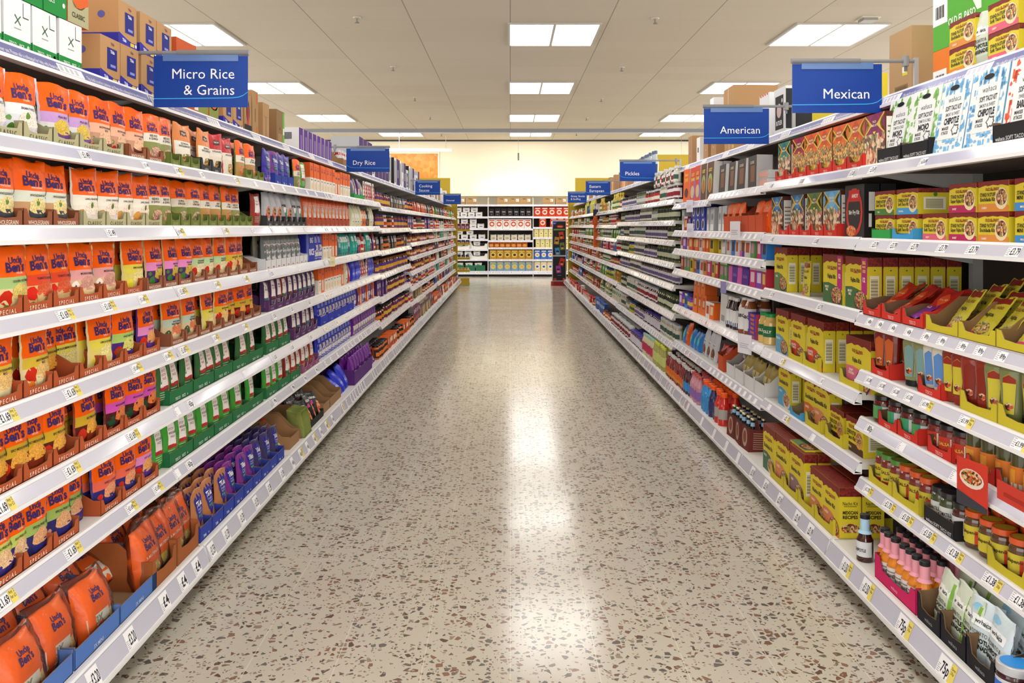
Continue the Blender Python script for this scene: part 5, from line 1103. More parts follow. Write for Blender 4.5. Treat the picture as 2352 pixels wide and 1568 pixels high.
put(P['Tbk'], 'L', 5.16, Z('L', 2, 7), BS + .01, 0, 0, 0, 7)
for i in range(16): at('L', 7, 5.02 + (i % 4) * .1, 'blkn', BS + .02 + (i // 4) * .06, 1, .008 + .03 * (i // 4), 1.5, .38 + .1 * (i % 2), -.35 + .15 * (i % 3))
for a in (5.48, 5.66, 5.84): put(P['Tkr'], 'L', a, Z('L', 2, 7), BS + .02, 0, 0, 0, 7)
for i in range(3): at('L', 7, 6.05 + .1 * i, 'blus', BS + .02, 1, .01, 1, .8 - .2 * i)
seq('L', 7, 6.35, 7.3, ['purr'], BS + .02, 2, .004, dz=IN); trays('L', 7, 6.35, 7.3, 'Tvi', BS)
for a in (7.36, 7.48): at('L', 7, a, 'purr', BS + .02, 1, .005, 1, .7)
seq('L', 6, 6.95, 8.1, ['purr'], .02, 2, .004); seq('L', 5, 7.15, 8.1, ['purb', 'ubo', 'purr'], .02, 1, .012)
# left stock shelf
TS = .118
for a in (2.10, 2.24, 2.38, 2.52, 2.665): at('L', 0, a, 'whsb', TS, 1, 0, .5)
for a in (2.3, 2.44, 2.575): at('L', 0, a, 'grsb', TS, 1, .147, .3)
at('L', 0, 2.71, 'clsc', TS, 1, .147, .2)
for a in (2.928, 3.077, 3.246, 3.396): at('L', 0, a, 'tils', TS, 1, 0, .1)
for a in (3.076, 3.247, 3.397): at('L', 0, a, 'tils', TS + .005, 1, .157, .2)
at('L', 0, 3.64, 'orgs', TS)
seq('L', 0, 3.75, 4.05, ['olvs'], TS + .0, dz=0); seq('L', 0, 4.08, 4.38, ['tils'], TS)
for a, k in ((4.47, 'redw'), (4.6, 'brns'), (4.8, 'brno'), (5.1, 'grnl')): at('L', 0, a, k, TS, 1, 0, .3)
seq('L', 0, 5.55, 6.6, ['whtp'], TS, 1, .03, .2)
seq('L', 0, 7.75, 10.0, ['gryp', 'gryp', 'gryp', 'blks', 'gryp'], TS, 1, .04, .2)
seq('L', 0, 10.1, 11.85, ['blks', 'gryp', 'blks', 'whps', 'gryp', 'but'], TS, 1, .06, .2); seq('L', 0, 12.0, 12.9, ['gryp', 'whps', 'but'], TS, 1, .06, .2)
put(P['Tkr'], 'L', 7.1, Z('L', 4, 0), TS, 0, 0, 0, 0); put(P['Tkr'], 'L', 7.33, Z('L', 4, 0), TS, 0, 0, 0, 0)
seq('L', 0, 13.2, 16.8, ['krf2', 'whps', 'krft', 'whre', 'krf2', 'but', 'whps'], TS, 1, .2, .3); seq('L', 0, 17.05, 19.0, ['whre', 'whps', 'krft'], TS, 1, .2, .3)
# ---------------- right side, first two bays
lay('R', 1, [(2278, 2372, 'wre'), (2194, 2274, 'wbl'), (2122, 2190, 'wbl'), (2062, 2128, 'wgr'), (2010, 2060, 'wgr')], deep=1, jit=.4)
for a in (2.14, 2.335, 2.9, 3.1): put(P['Tbw'], 'R', a, Z('R', 0, 1), .008, 0, 0, 0, 1)
lay('R', 1, [(1971, 2016, 'nkp'), (1930, 1968, 'nko'), (1896, 1928, 'nko'), (1866, 1895, 'nko'), (1836, 1864, 'nko'), (1810, 1833, 'nkm'), (1772, 1806, 'nkt')], s=.026, deep=2, jit=.4)
trays('R', 1, 3.34, 4.55, 'Tre', .012)
for dz in (0, .0905):
    lay('R', 2, [(2312, 2392, 'smi'), (2225, 2300, 'sor'), (2162, 2224, 'smg'), (2043, 2094, 'sbl'), (1992, 2042, 'sgr')], s=.024, deep=2 if dz == 0 else 1, dz=dz, jit=.25)
lay('R', 2, [(2100, 2160, 'spk')], s=.024, deep=2, jit=.2)
lay('R', 2, [(1923, 1972, 'stir'), (1875, 1920, 'nkl'), (1840, 1873, 'nkg'), (1799, 1838, 'nkb'), (1757, 1790, 'nkb')], s=.026, deep=2, jit=.4)
trays('R', 2, 3.6, 4.5, 'Tre', .012)
put(P['Tgn'], 'R', 3.165, Z('R', 0, 2), .008, 0, 0, 0, 2); put(P['Tsb'], 'R', 2.99, Z('R', 0, 2), .008, 0, 0, 0, 2)
# seasoning sachets lying in red and yellow trays
trays('R', 3, 2.80, 3.31, 'Tre', -.01, .008)
for i in range(24):
    a = (2.88, 3.04, 3.2)[i % 3] + R.uniform(-.03, .03)
    at('R', 3, a, 'sacp' if i in (3, 9) else 'sach', .0 + (i // 6) * .045, 1, .012 + .02 * (i // 3 % 3), 1, 1.2 - .15 * (i // 3 % 3), R.uniform(-.35, .35))
trays('R', 3, 1.98, 2.79, 'Tyd', -.01)
for i in range(18):
    a = 2.05 + (i % 6) * .128 + R.uniform(-.01, .01)
    at('R', 3, a, 'sacy', .012 + (i // 6) * .06, 1, .006 + .02 * (i // 6), 1, .72 - .12 * (i % 2), .12 * (-1) ** i)
at('R', 3, 2.42, 'yelc', .36, 1, 0, .2)
lay('R', 3, [(1928, 1984, 'fsm', 6), (1878, 1926, 'fsm', 4), (1768, 1800, 'fgr', 5)], s=.02, jit=.2)
at('R', 3, 4.05, 'sacy', .03, 1, 0, .5, .05)
lay('R', 4, [(1930, 1990, 'fpk', 3), (1842, 1882, 'fre', 4), (1806, 1840, 'fre', 4), (1770, 1803, 'fbl', 3)], s=.02, jit=.3)
at('R', 4, 3.83, 'sbr', .2, 1, .0, .2)
trays('R', 4, 3.35, 3.75, 'Tye', .004); trays('R', 4, 3.8, 4.3, 'Tye', .004)
# squeezy sauces
sq = [(3.21, 'sqr'), (3.13, 'sqr'), (2.97, 'sqg'), (2.885, 'sqg'), (2.83, 'sqw'), (2.765, 'sqw'), (2.71, 'sqt'), (2.65, 'sqt'), (2.58, 'sqp'), (2.51, 'sqp'), (2.45, 'sqa'), (2.375, 'sqa'), (2.285, 'sqa'), (2.215, 'sqa'), (2.14, 'sqw'), (2.075, 'sqw')]
for a, key in sq: at('R', 4, a, key, .02, 3, IN, .4)
for a in (3.17, 2.8): put(P['Tre'], 'R', a, Z('R', 0, 4), .008, 0, 0, 0, 4)
trays('R', 4, 2.0, 2.72, 'Tye', .006)
# lay enchilada and quesadilla boxes
lay('R', 5, [(1924, 1968, 'sbr', 2), (1886, 1920, 'sbr', 2), (1855, 1888, 'que'), (1836, 1862, 'eno', 2), (1772, 1804, 'enb', 2)], s=.03, jit=.3)
for a, key in ((4.1, 'Tsb'), (3.87, 'Tye'), (3.62, 'Tye')): put(P[key], 'R', a, Z('R', 1, 5), .006, 0, 0, 0, 5)
# right, jars
for a, key in ((3.2, 'jbk'), (3.1, 'jbk'), (2.99, 'jbk'), (2.90, 'jbk'), (2.815, 'jbr'), (2.73, 'jbr'), (2.645, 'jbr')): at('R', 5, a, key, .02, 2, IN, .4)
trays('R', 5, 2.87, 3.3, 'Tre', .006, .002); put(P['Tre'], 'R', 2.73, Z('R', 0, 5), .006, 0, 0, 0, 5)
for a in (2.555, 2.485, 2.415, 2.345, 2.275, 2.205, 2.135): at('R', 5, a, 'jow', .02, 2, IN, .4)
trays('R', 5, 2.1, 2.6, 'Tre', .006)
for a, key in ((3.22, 'jol'), (3.15, 'jol'), (3.08, 'jol'), (3.01, 'joo'), (2.94, 'joo'), (2.87, 'joo'), (2.79, 'jtw'), (2.72, 'jtw'), (2.65, 'jct')): at('R', 6, a, key, .02, 2, IN, .3)
for a in (2.575, 2.5, 2.425, 2.35, 2.275, 2.2, 2.125): at('R', 6, a, 'jop', .02, 3, IN, .3)
trays('R', 6, 2.86, 3.3, 'Tye', .004); trays('R', 6, 2.05, 2.62, 'Tye', .004); put(P['Tbw'], 'R', 2.73, Z('R', 0, 6), .004, 0, 0, 0, 6)
RBS = -.098
for a, key in ((4.23, 'eng'), (4.03, 'que'), (3.82, 'bur'), (3.56, 'nac'), (3.41, 'nac')): at('R', 6, a, key, RBS + .012, 2, 0, .3)
at('R', 6, 3.86, 'fgr', RBS + .03, 1, .232, .2, math.pi / 2 - .02)
trays('R', 6, 3.36, 4.3, 'Tye', RBS)
at('R', 7, 3.1, 'bbr', RBS, 1, 0, 0)
for r in range(4):
    for i in range(7): at('R', 7, 2.67 + i * .05, 'bpk', RBS + .012 + r * .058, 1, IN, .2, 0, 0, False, r)
put(P['Tpk'], 'R', 2.82, Z('R', 0, 7), RBS, 0, 0, 0, 7)
for i, (a, key) in enumerate(((2.6, 'wah'), (2.51, 'wah'), (2.43, 'wah'), (2.36, 'wahb'), (2.29, 'wahb'))):
    for r in range(3): at('R', 7, a + R.uniform(-.015, .015), key, RBS + .02 + .06 * r, 1, IN + .005 * r, 1, .16, R.uniform(-.25, .25), False, r)
trays('R', 7, 2.235, 2.67, 'Tba', RBS)
for a, s_ in ((2.182, .004), (2.085, .012), (2.13, .105)): at('R', 7, a, 'jbl', RBS + s_, 1, 0, .2)
# right stock shelf
RT = .122
at('R', 0, 3.05, 'org1', .23, 1, 0, 0); at('R', 0, 3.05, 'gre1', .23, 1, .151, 0)
for dz in (0, .0915): at('R', 0, 2.81, 'sor', RT, 1, dz, .2); at('R', 0, 2.575, 'spk', RT, 1, dz, .2)
at('R', 0, 2.7, 'wah', RT, 1, 0, .3); at('R', 0, 2.7, 'blkn', RT + .06, 1, .0, .1); at('R', 0, 2.35, 'whps', RT, 1, 0, .2)
at('R', 0, 3.5, 'talb', .235, 1, 0, .1)
at('R', 0, 4.05, 'chil', RT, 1, 0, .2); at('R', 0, 4.71, 'but', RT, 1, 0, .2); at('R', 0, 5.06, 'whre', RT + .02, 1, 0, .2)
for a, key, dz in ((5.8, 'krft', 0), (5.82, 'krft', .225), (6.25, 'krf2', 0), (6.5, 'krf2', 0), (6.3, 'whps', .245), (6.75, 'whps', 0), (7.05, 'krf2', 0)): at('R', 0, a, key, RT, 1, dz, .3)
# ================================================================ smaller stock farther down the aisle
def sjar(key, name, look, r, h, cont, lid, label, band=None, lz=(.12, .7), cat='jar', seg=12):
    g = mat(cont, .15, '', 0, .5); b = MB()
    b.lathe([(r * .92, 0), (r, h * .04), (r, h * .74), (r * .8, h * .85), (r * .8, h * .86)], g, seg, cy=r, cap=True)
    b.lathe([(r * .88, h * .85), (r * .88, h * .98), (r * .8, h)], mat(lid, .3), seg, cy=r)
    fn = ring(r)
    if label: b.rect(-r * 1.5, lz[0] * h, r * 1.5, lz[1] * h, mat(label, .5), fn, off=.0012, nx=8, nz=1)
    if band: b.rect(-r * 1.0, (lz[0] + .12) * h, r * 1.0, (lz[1] - .2) * h, mat(band, .5), fn, off=.002, nx=6, nz=1)
    P[key] = Proto(name, look, cat, 2 * r, h, 2 * r, b)
def sbot(key, name, look, r, h, cont, cap, label, band=None, cat='bottle'):
    b = MB(); g = mat(cont, .15, '', 0, .5)
    b.lathe([(r * .92, 0), (r, h * .03), (r, h * .6), (r * .45, h * .78), (r * .4, h * .9)], g, 12, cy=r)
    b.lathe([(r * .5, h * .88), (r * .5, h * .98), (r * .42, h)], mat(cap, .3), 12, cy=r)
    b.rect(-r * 1.5, .12 * h, r * 1.5, .52 * h, mat(label, .5), ring(r), off=.0012, nx=8, nz=1)
    if band: b.rect(-r, .22 * h, r, .4 * h, mat(band, .5), ring(r), off=.002, nx=6, nz=1)
    P[key] = Proto(name, look, cat, 2 * r, h, 2 * r, b)
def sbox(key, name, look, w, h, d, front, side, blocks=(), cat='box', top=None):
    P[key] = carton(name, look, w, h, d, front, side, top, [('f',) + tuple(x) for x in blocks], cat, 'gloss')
sjar('pk1', 'pickle_jar', 'pickle jar with white label', .036, .14, '#8a8258', '#c9cacc', '#e2e0da', '#4a4a52')
sjar('pk2', 'pickle_jar', 'dark chutney jar with pale label', .036, .12, '#3a1c18', '#1f1f22', '#d9d6dc', '#6a5a8a')
sjar('pk3', 'gherkin_jar', 'green gherkin jar with dark label', .042, .15, '#5a6228', '#3a4a2a', '#26322c', '#c9d0b0')
sjar('pk4', 'beetroot_jar', 'deep red beetroot jar', .04, .14, '#4a1018', '#c9cacc', '#e6dfe0', '#8a1c2c')
sjar('pk5', 'pickle_jar', 'brown pickle jar with red label', .036, .13, '#3f2018', '#c9cacc', '#b5281f', '#efe6da')
sjar('pk6', 'onion_jar', 'clear onion jar with silver lid', .036, .15, '#b5b093', '#d0d2d4', '#d9d8cf', '#3a5a4a')
sjar('pk7', 'mustard_jar', 'yellow mustard jar', .032, .12, '#c9a52c', '#2f5aa0', '#d9c23a', '#3a6a3a')
sjar('pk8', 'olive_jar', 'slim olive jar with grey label', .03, .14, '#5f6a35', '#3a3a3c', '#9aa09a', '#e2e2da')
sjar('pk9', 'beetroot_jar', 'red cabbage jar with purple lid', .04, .13, '#4a1430', '#4a3a9a', '#d9d4e0')
sjar('sc1', 'cooking_sauce_jar', 'purple labelled curry sauce jar', .036, .14, '#a8501c', '#4a2a60', '#5a2a78', '#d9a23a')
sjar('sc2', 'cooking_sauce_jar', 'plum labelled curry sauce jar', .036, .14, '#7a2a1c', '#26202a', '#6a1f44', '#d9b03a')
sjar('sc3', 'cooking_sauce_jar', 'orange sauce jar with black lid', .036, .13, '#c85a1c', '#1f1f22', '#2a2226', '#e07a2a')
sjar('sc4', 'cooking_sauce_jar', 'red sauce jar with white label', .036, .14, '#a82a18', '#d0cfd0', '#e6e2de', '#c8281c')
sjar('sc5', 'cooking_sauce_jar', 'brown sauce jar with bright splash', .036, .14, '#6a3a1c', '#8a4a22', '#5a3a8a', '#e0a02a')
sjar('sc6', 'paste_jar', 'small curry paste jar', .03, .09, '#8a3018', '#26262a', '#c0502a', '#e6d0a0')
sjar('sc7', 'paste_jar', 'small pink labelled jar', .03, .1, '#6a2a1c', '#3a2a24', '#d9708a', '#efe0d9')
sjar('sc8', 'cooking_sauce_jar', 'creamy sauce jar with teal label', .036, .14, '#d9c9a0', '#2a8a80', '#3aa092', '#e6f0ea')
sjar('sp1', 'spice_jar', 'small spice jar with green lid', .026, .1, '#8a5a2a', '#2f7a3a', '#e6e4dc', '#3f8a45')
sjar('sp2', 'spice_jar', 'small spice jar with red lid', .026, .1, '#a05a2a', '#b5281f', '#e6e4dc', '#c0342a')
sjar('sp3', 'honey_jar', 'amber jar with gold lid', .032, .11, '#b5701c', '#c9a03a', '#e0d0a0', '#7a4a1c')
sbot('bo1', 'sauce_bottle', 'dark soy bottle with red cap', .028, .18, '#241816', '#c0281c', '#d9c9a0', '#b5281f', 'sauce bottle')
sbot('bo2', 'sauce_bottle', 'chilli sauce bottle with green cap', .028, .19, '#c0301c', '#3a8a35', '#e6e2dc', '#c0281c', 'sauce bottle')
sbot('bo3', 'sauce_bottle', 'pale dressing bottle', .028, .19, '#d0c890', '#e0e0dc', '#7a9a5a', '#e6e4d0', 'sauce bottle')
sbot('bo4', 'vinegar_bottle', 'brown vinegar bottle', .03, .2, '#5a2a14', '#2a2a2c', '#e0d8c8', '#b5281f', 'bottle')
sbot('bo5', 'oil_bottle_small', 'golden oil bottle', .032, .22, '#c0a52c', '#d9c23a', '#3f7a4a', '#e6e0b0', 'bottle')
P['bo5'].name = 'oil_bottle'
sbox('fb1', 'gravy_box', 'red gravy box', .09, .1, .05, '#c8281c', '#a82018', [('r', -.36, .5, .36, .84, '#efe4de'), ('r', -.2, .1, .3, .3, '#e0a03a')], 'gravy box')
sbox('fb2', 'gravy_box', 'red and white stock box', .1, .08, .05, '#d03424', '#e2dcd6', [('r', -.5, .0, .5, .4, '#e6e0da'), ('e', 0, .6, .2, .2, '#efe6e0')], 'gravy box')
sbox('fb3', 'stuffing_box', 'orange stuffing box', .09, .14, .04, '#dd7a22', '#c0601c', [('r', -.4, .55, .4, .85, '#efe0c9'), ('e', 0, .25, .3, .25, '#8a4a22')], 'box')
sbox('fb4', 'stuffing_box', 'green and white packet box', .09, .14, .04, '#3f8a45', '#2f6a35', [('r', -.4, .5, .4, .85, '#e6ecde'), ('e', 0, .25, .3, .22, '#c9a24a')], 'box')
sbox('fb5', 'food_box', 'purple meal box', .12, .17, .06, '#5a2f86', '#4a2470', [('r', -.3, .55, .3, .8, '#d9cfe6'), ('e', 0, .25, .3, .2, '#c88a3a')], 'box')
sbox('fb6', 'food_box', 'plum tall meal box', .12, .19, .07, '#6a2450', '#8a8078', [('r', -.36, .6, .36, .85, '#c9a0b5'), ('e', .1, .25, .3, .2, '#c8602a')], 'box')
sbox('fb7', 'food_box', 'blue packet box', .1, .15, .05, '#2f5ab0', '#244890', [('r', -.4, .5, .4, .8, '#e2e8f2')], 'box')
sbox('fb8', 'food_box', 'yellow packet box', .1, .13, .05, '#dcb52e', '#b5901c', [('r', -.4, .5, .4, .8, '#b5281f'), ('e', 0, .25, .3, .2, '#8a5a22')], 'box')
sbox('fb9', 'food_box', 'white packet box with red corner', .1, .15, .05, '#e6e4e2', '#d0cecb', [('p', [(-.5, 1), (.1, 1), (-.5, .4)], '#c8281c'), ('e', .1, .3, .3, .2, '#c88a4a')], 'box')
sbox('fb0', 'noodle_box', 'black and red noodle box', .1, .16, .05, '#232024', '#1a181b', [('r', -.4, .55, .4, .8, '#c8281c'), ('e', 0, .28, .34, .24, '#d9a24a')], 'box')
sbox('pap', 'poppadom_box', 'clear fronted naan box', .12, .17, .08, '#9a8a6a', '#7a6a55', [('r', -.4, .1, .4, .7, '#c9a877'), ('r', -.5, .8, .5, 1, '#5a3a6a')], 'box')
sbox('cho', 'noodle_box', 'orange boxed noodle cup', .12, .12, .1, '#e0621c', '#c8521a', [('r', -.3, .4, .3, .8, '#f0e0c9'), ('e', 0, .25, .24, .2, '#8a2a18')], 'box')
for key, look, body, pan, dec in (('pa1', 'silver and black packet', '#3a3a40', '#c9c9cc', '#c88a3a'), ('pa2', 'white and green packet', '#e0e4dc', '#4a8a45', '#d9a24a'), ('pa3', 'red packet with cream panel', '#b5241c', '#ece0cc', '#d98a3a'), ('pa4', 'teal packet', '#3fa89a', '#e0efe9', '#c8602a'), ('pa5', 'navy packet with white band', '#2a2f66', '#dfe0ea', '#c0503a'), ('pa6', 'hot pink packet', '#d93a7a', '#f0d9e2', '#e0b03a'), ('pa7', 'orange packet', '#e0701c', '#f0dcc0', '#8a3a1c'), ('pa8', 'green and white packet', '#4a9a3f', '#e6efe0', '#c8a03a')):
    P[key] = bag({'pa4': 'seasoning_packet', 'pa5': 'snack_packet', 'pa2': 'mix_packet', 'pa8': 'mix_packet', 'pa3': 'snack_packet'}.get(key, 'sauce_packet'), look, body, .09, .14, .03, [('r', -.36, .5, .36, .8, pan), ('e', 0, .26, .3, .16, dec)], len(look), 3, .6, 'packet')
# American shelves: cereals, sweets
sbox('ce1', 'cereal_box', 'orange cereal box with peanut ring', .19, .27, .06, '#ea6014', '#c9c6c2', [('t', "Reese's", 0, .84, .12, '#f0d03a', .7, .03), ('t', 'PUFFS', 0, .68, .14, '#f0d03a', .7, .03), ('e', 0, .3, .3, .2, '#5a2a18')], 'cereal')
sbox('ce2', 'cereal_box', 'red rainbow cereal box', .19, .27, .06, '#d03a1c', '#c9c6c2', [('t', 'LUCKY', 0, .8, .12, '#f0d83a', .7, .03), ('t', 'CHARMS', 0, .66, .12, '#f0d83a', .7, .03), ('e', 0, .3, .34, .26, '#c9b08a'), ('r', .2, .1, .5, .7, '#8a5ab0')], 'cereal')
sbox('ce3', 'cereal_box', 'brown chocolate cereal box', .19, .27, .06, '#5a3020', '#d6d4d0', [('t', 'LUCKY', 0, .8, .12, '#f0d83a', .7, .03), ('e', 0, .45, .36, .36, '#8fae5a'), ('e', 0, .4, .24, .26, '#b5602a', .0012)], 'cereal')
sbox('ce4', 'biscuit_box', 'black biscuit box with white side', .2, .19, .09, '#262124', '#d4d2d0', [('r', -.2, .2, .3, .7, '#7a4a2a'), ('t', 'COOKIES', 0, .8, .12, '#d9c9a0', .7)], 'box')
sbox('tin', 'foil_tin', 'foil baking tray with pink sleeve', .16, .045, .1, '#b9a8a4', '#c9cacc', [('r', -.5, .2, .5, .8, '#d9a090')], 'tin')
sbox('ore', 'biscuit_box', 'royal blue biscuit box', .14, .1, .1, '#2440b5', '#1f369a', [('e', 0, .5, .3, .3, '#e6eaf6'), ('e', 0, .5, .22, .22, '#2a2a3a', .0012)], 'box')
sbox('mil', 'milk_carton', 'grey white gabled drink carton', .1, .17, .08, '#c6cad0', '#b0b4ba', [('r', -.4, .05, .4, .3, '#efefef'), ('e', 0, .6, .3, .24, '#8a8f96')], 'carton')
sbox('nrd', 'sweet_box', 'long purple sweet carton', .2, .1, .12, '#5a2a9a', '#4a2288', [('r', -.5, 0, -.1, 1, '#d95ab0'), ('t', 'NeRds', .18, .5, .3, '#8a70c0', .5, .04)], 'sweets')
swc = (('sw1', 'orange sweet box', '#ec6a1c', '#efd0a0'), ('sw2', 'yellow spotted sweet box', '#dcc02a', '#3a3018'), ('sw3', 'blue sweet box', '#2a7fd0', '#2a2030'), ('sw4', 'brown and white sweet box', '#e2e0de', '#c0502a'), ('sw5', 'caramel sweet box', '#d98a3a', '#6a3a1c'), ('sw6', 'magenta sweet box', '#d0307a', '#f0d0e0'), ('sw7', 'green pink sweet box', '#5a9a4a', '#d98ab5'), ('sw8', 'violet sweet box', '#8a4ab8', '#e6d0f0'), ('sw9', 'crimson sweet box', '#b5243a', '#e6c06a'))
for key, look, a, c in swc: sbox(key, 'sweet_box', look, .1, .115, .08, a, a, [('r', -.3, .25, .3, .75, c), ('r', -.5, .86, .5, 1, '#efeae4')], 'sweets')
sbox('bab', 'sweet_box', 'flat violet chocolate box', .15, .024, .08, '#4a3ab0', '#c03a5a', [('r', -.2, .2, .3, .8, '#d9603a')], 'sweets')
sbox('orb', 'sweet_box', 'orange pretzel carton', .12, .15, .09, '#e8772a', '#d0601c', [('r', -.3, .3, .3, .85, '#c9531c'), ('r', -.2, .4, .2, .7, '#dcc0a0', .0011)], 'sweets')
sbox('wdp', 'display_card', 'tall white display carton', .2, .2, .2, '#dcdcdc', '#d2d2d2', [('r', -.3, .1, .2, .3, '#9a9a9a')], 'carton')
P['wdp'].name = 'display_carton'
sjar('tub', 'sweet_tub', 'purple sweet tub', .04, .12, '#4a2a8a', '#3a1f70', '#7a4ac0', '#e0c040')
def C(side, k, a0, a1, keys, s=.02, deep=1, gap=.006, dz=0): seq(side, k, a0, a1, keys, s, deep, gap + .003, 1.4, dz, a0 > 8)
# right: American bays
C('R', 1, 4.62, 5.75, ['tin', 'ce4', 'ce4', 'ce4', 'ce4'], gap=.03); at('R', 1, 4.71, 'tin', .03, 1, .047)
C('R', 1, 5.86, 7.0, ['ce3', 'ce3', 'ce2', 'ce2', 'ce1', 'ce1'], gap=.005, deep=2)
C('R', 2, 4.62, 5.78, ['recs', 'recs', 'nrd', 'recs', 'recs', 'recs', 'mil', 'mil'], gap=.012); trays('R', 2, 4.65, 5.5, 'Trf', .01)
C('R', 2, 5.86, 7.0, ['mil', 'mil', 'ore', 'ore', 'ore', 'ore', 'sw9'], gap=.012, deep=2); C('R', 2, 6.1, 6.6, ['ore'], dz=.102, gap=.012)
C('R', 3, 4.62, 5.8, ['sw3', 'sw6', 'sw7', 'sw4', 'sw5', 'sw4', 'sw3', 'sw4', 'mil', 'sw2', 'sw2'], gap=.008)
C('R', 3, 5.86, 7.0, ['sw2', 'sw1', 'sw1', 'sw4', 'sw1', 'sw9', 'sw1', 'sw4', 'sw8', 'sw4'], gap=.008)
C('R', 4, 4.62, 5.0, ['sw9', 'sw8', 'sw6']); C('R', 4, 5.0, 5.45, ['nrd']); C('R', 4, 5.0, 5.45, ['nrd'], dz=.102); C('R', 4, 5.46, 7.0, ['sw7', 'sw7', 'sw9', 'sw2', 'sw6', 'sw5', 'sw4', 'sw3', 'sw9', 'sw2'], gap=.012)
C('R', 5, 4.6, 4.8, ['corn'], gap=.006)
for i in range(6): at('R', 5, 4.9, 'bab', .02, 1, i * .0245, .6)
C('R', 5, 5.0, 5.2, ['bbq'], deep=2, gap=.006); C('R', 5, 5.28, 5.5, ['sals'], deep=2); at('R', 5, 5.62, 'wdp', .03); C('R', 5, 5.86, 6.1, ['sw1', 'sw4']); C('R', 5, 6.1, 6.5, ['orb']); C('R', 5, 6.1, 6.5, ['orb'], dz=.152); C('R', 5, 6.52, 7.0, ['tub', 'tub', 'sw3', 'tub', 'sw8'])
trays('R', 6, 4.62, 5.45, 'Twf', .01, .03)
for a in (4.7, 4.78, 4.92, 5.0, 5.12, 5.2): at('R', 6, a, 'golb', .04, 1, IN, 1, .15)
at('R', 6, 5.33, 'blkn', .05, 1, .01, 1, .3); put(P['Trf'], 'R', 5.58, Z('R', 2, 6), .01, 0, 0, 0, 6)
for a, key in ((5.6, 'redb'), (5.7, 'redb'), (5.95, 'wbag'), (6.08, 'wbag'), (6.22, 'wbag'), (6.4, 'blub'), (6.52, 'blub'), (6.66, 'blub'), (6.8, 'recs'), (6.92, 'blub')): at('R', 6, a, key, .03, 1, 0, 1, .15)
B2 = -.095
C('R', 7, 4.6, 5.15, ['six'], B2, 1, .008)
C('R', 7, 5.18, 5.75, ['gar', 'gar', 'gan', 'gan', 'gab', 'gab', 'gab'], B2, 2, .008)
C('R', 7, 5.8, 6.3, ['kto', 'kto', 'kto', 'kto', 'ktd', 'ktd', 'ktd'], B2, 2, .005); C('R', 7, 6.3, 7.05, ['ktr'], B2, 3, .004)
# right: pickles
for i, (k, pat) in enumerate(((1, ['pk4', 'pk6', 'pk5', 'pk5', 'pk8', 'pk8', 'pk2', 'pk2', 'pk2', 'pk5', 'pk5', 'pk1']), (2, ['pk3', 'pk3', 'pk8', 'pk1', 'pk1', 'pk2', 'pk2', 'pk2']), (3, ['pk3', 'pk2', 'pk2', 'pk2', 'pk6', 'pk6', 'pk1']), (4, ['pk3', 'pk3', 'pk2', 'pk2', 'pk1', 'pk1', 'pk7']), (5, ['pk2', 'pk2', 'pk2', 'pk2', 'pk2', 'pk1', 'pk1']), (6, ['pk3', 'pk3', 'pk4', 'pk4', 'pk4', 'pk6', 'pk6']), (7, ['pk6', 'pk6', 'pk9', 'pk9', 'pk2', 'pk2', 'pk7', 'pk8']), (8, ['dry', 'dry', 'drs', 'drs', 'pk9', 'pk9', 'pk4', 'pk4', 'pk4', 'pk4', 'pk5', 'pk6']))):
    s = .02 if k < 8 else B2
    run = 5
    pats = [x for x in pat for _ in range(run)]
    C('R', k, 7.12, 10.75, pats, s, 2 if k in (6, 8, 4) else 1, .004)
C('R', 1, 7.2, 8.3, ['pk6', 'pk4', 'pk5'], .02, 1, .004, .142)
# far runs, brand blocks of a few each
C('L', 1, 6.95, 7.5, ['bluep', 'purb', 'purb', 'bluep', 'bluep', 'bluep'], deep=1, dz=IN); trays('L', 1, 6.93, 7.5, 'Tgn'); C('L', 1, 7.5, 8.1, ['tigr'], gap=.01)
C('L', 2, 6.95, 8.1, ['crmw', 'crmw', 'crmw', 'crmw', 'pa7', 'pa7', 'pa1', 'pa1'], gap=.01)
C('L', 3, 6.95, 8.1, ['teal', 'teal', 'pa5', 'pa5', 'bo2', 'pa8', 'pa5'], gap=.01); C('L', 4, 6.95, 8.1, ['blus', 'blus', 'blus', 'tigr', 'tigr', 'tigr', 'tigr'], gap=.008)
C('L', 7, 7.55, 8.15, ['sc3'], B2, 2, .004)
def fillr(side, a0, a1, looks, seed):
    rr = random.Random(seed)
    ks = sorted(looks)
    for k in ks:
        a = a0
        while a < a1 - .07:
            key = rr.choice(looks[k]); b = bay_of(side, a); zs = BAYS[side][b]
            if k >= len(zs): break
            room = zs[k - 1] - zs[k] - .035
            if P[key].h > room + .02: key = 'sc6'
            nxt = BAY0[side] + (b + 1) * BW
            for _ in range(rr.randint(3, 6)):
                w = P[key].w
                if a + w > a1: break
                if a < nxt < a + w: a = nxt + .01
                at(side, k, a + w / 2, key, (B2 if k == len(zs) - 1 else .015) + rr.random() ** 2 * .03, 1, 0, 1.6, 0, 0, True); a += w + rr.uniform(.006, .016)
            a += .012
fillr('L', 8.2, 10.65, {1: ['fb5', 'sc1', 'pa1', 'sc2'], 2: ['sc4', 'sc3', 'sc1'], 3: ['sc3', 'pa1', 'sc2'], 4: ['sc5', 'sc1', 'sc5'], 5: ['sc5', 'fb5', 'sc2'], 6: ['sc3', 'sc2', 'sc1'], 7: ['sc3', 'cho', 'pap', 'fb6']}, 3)
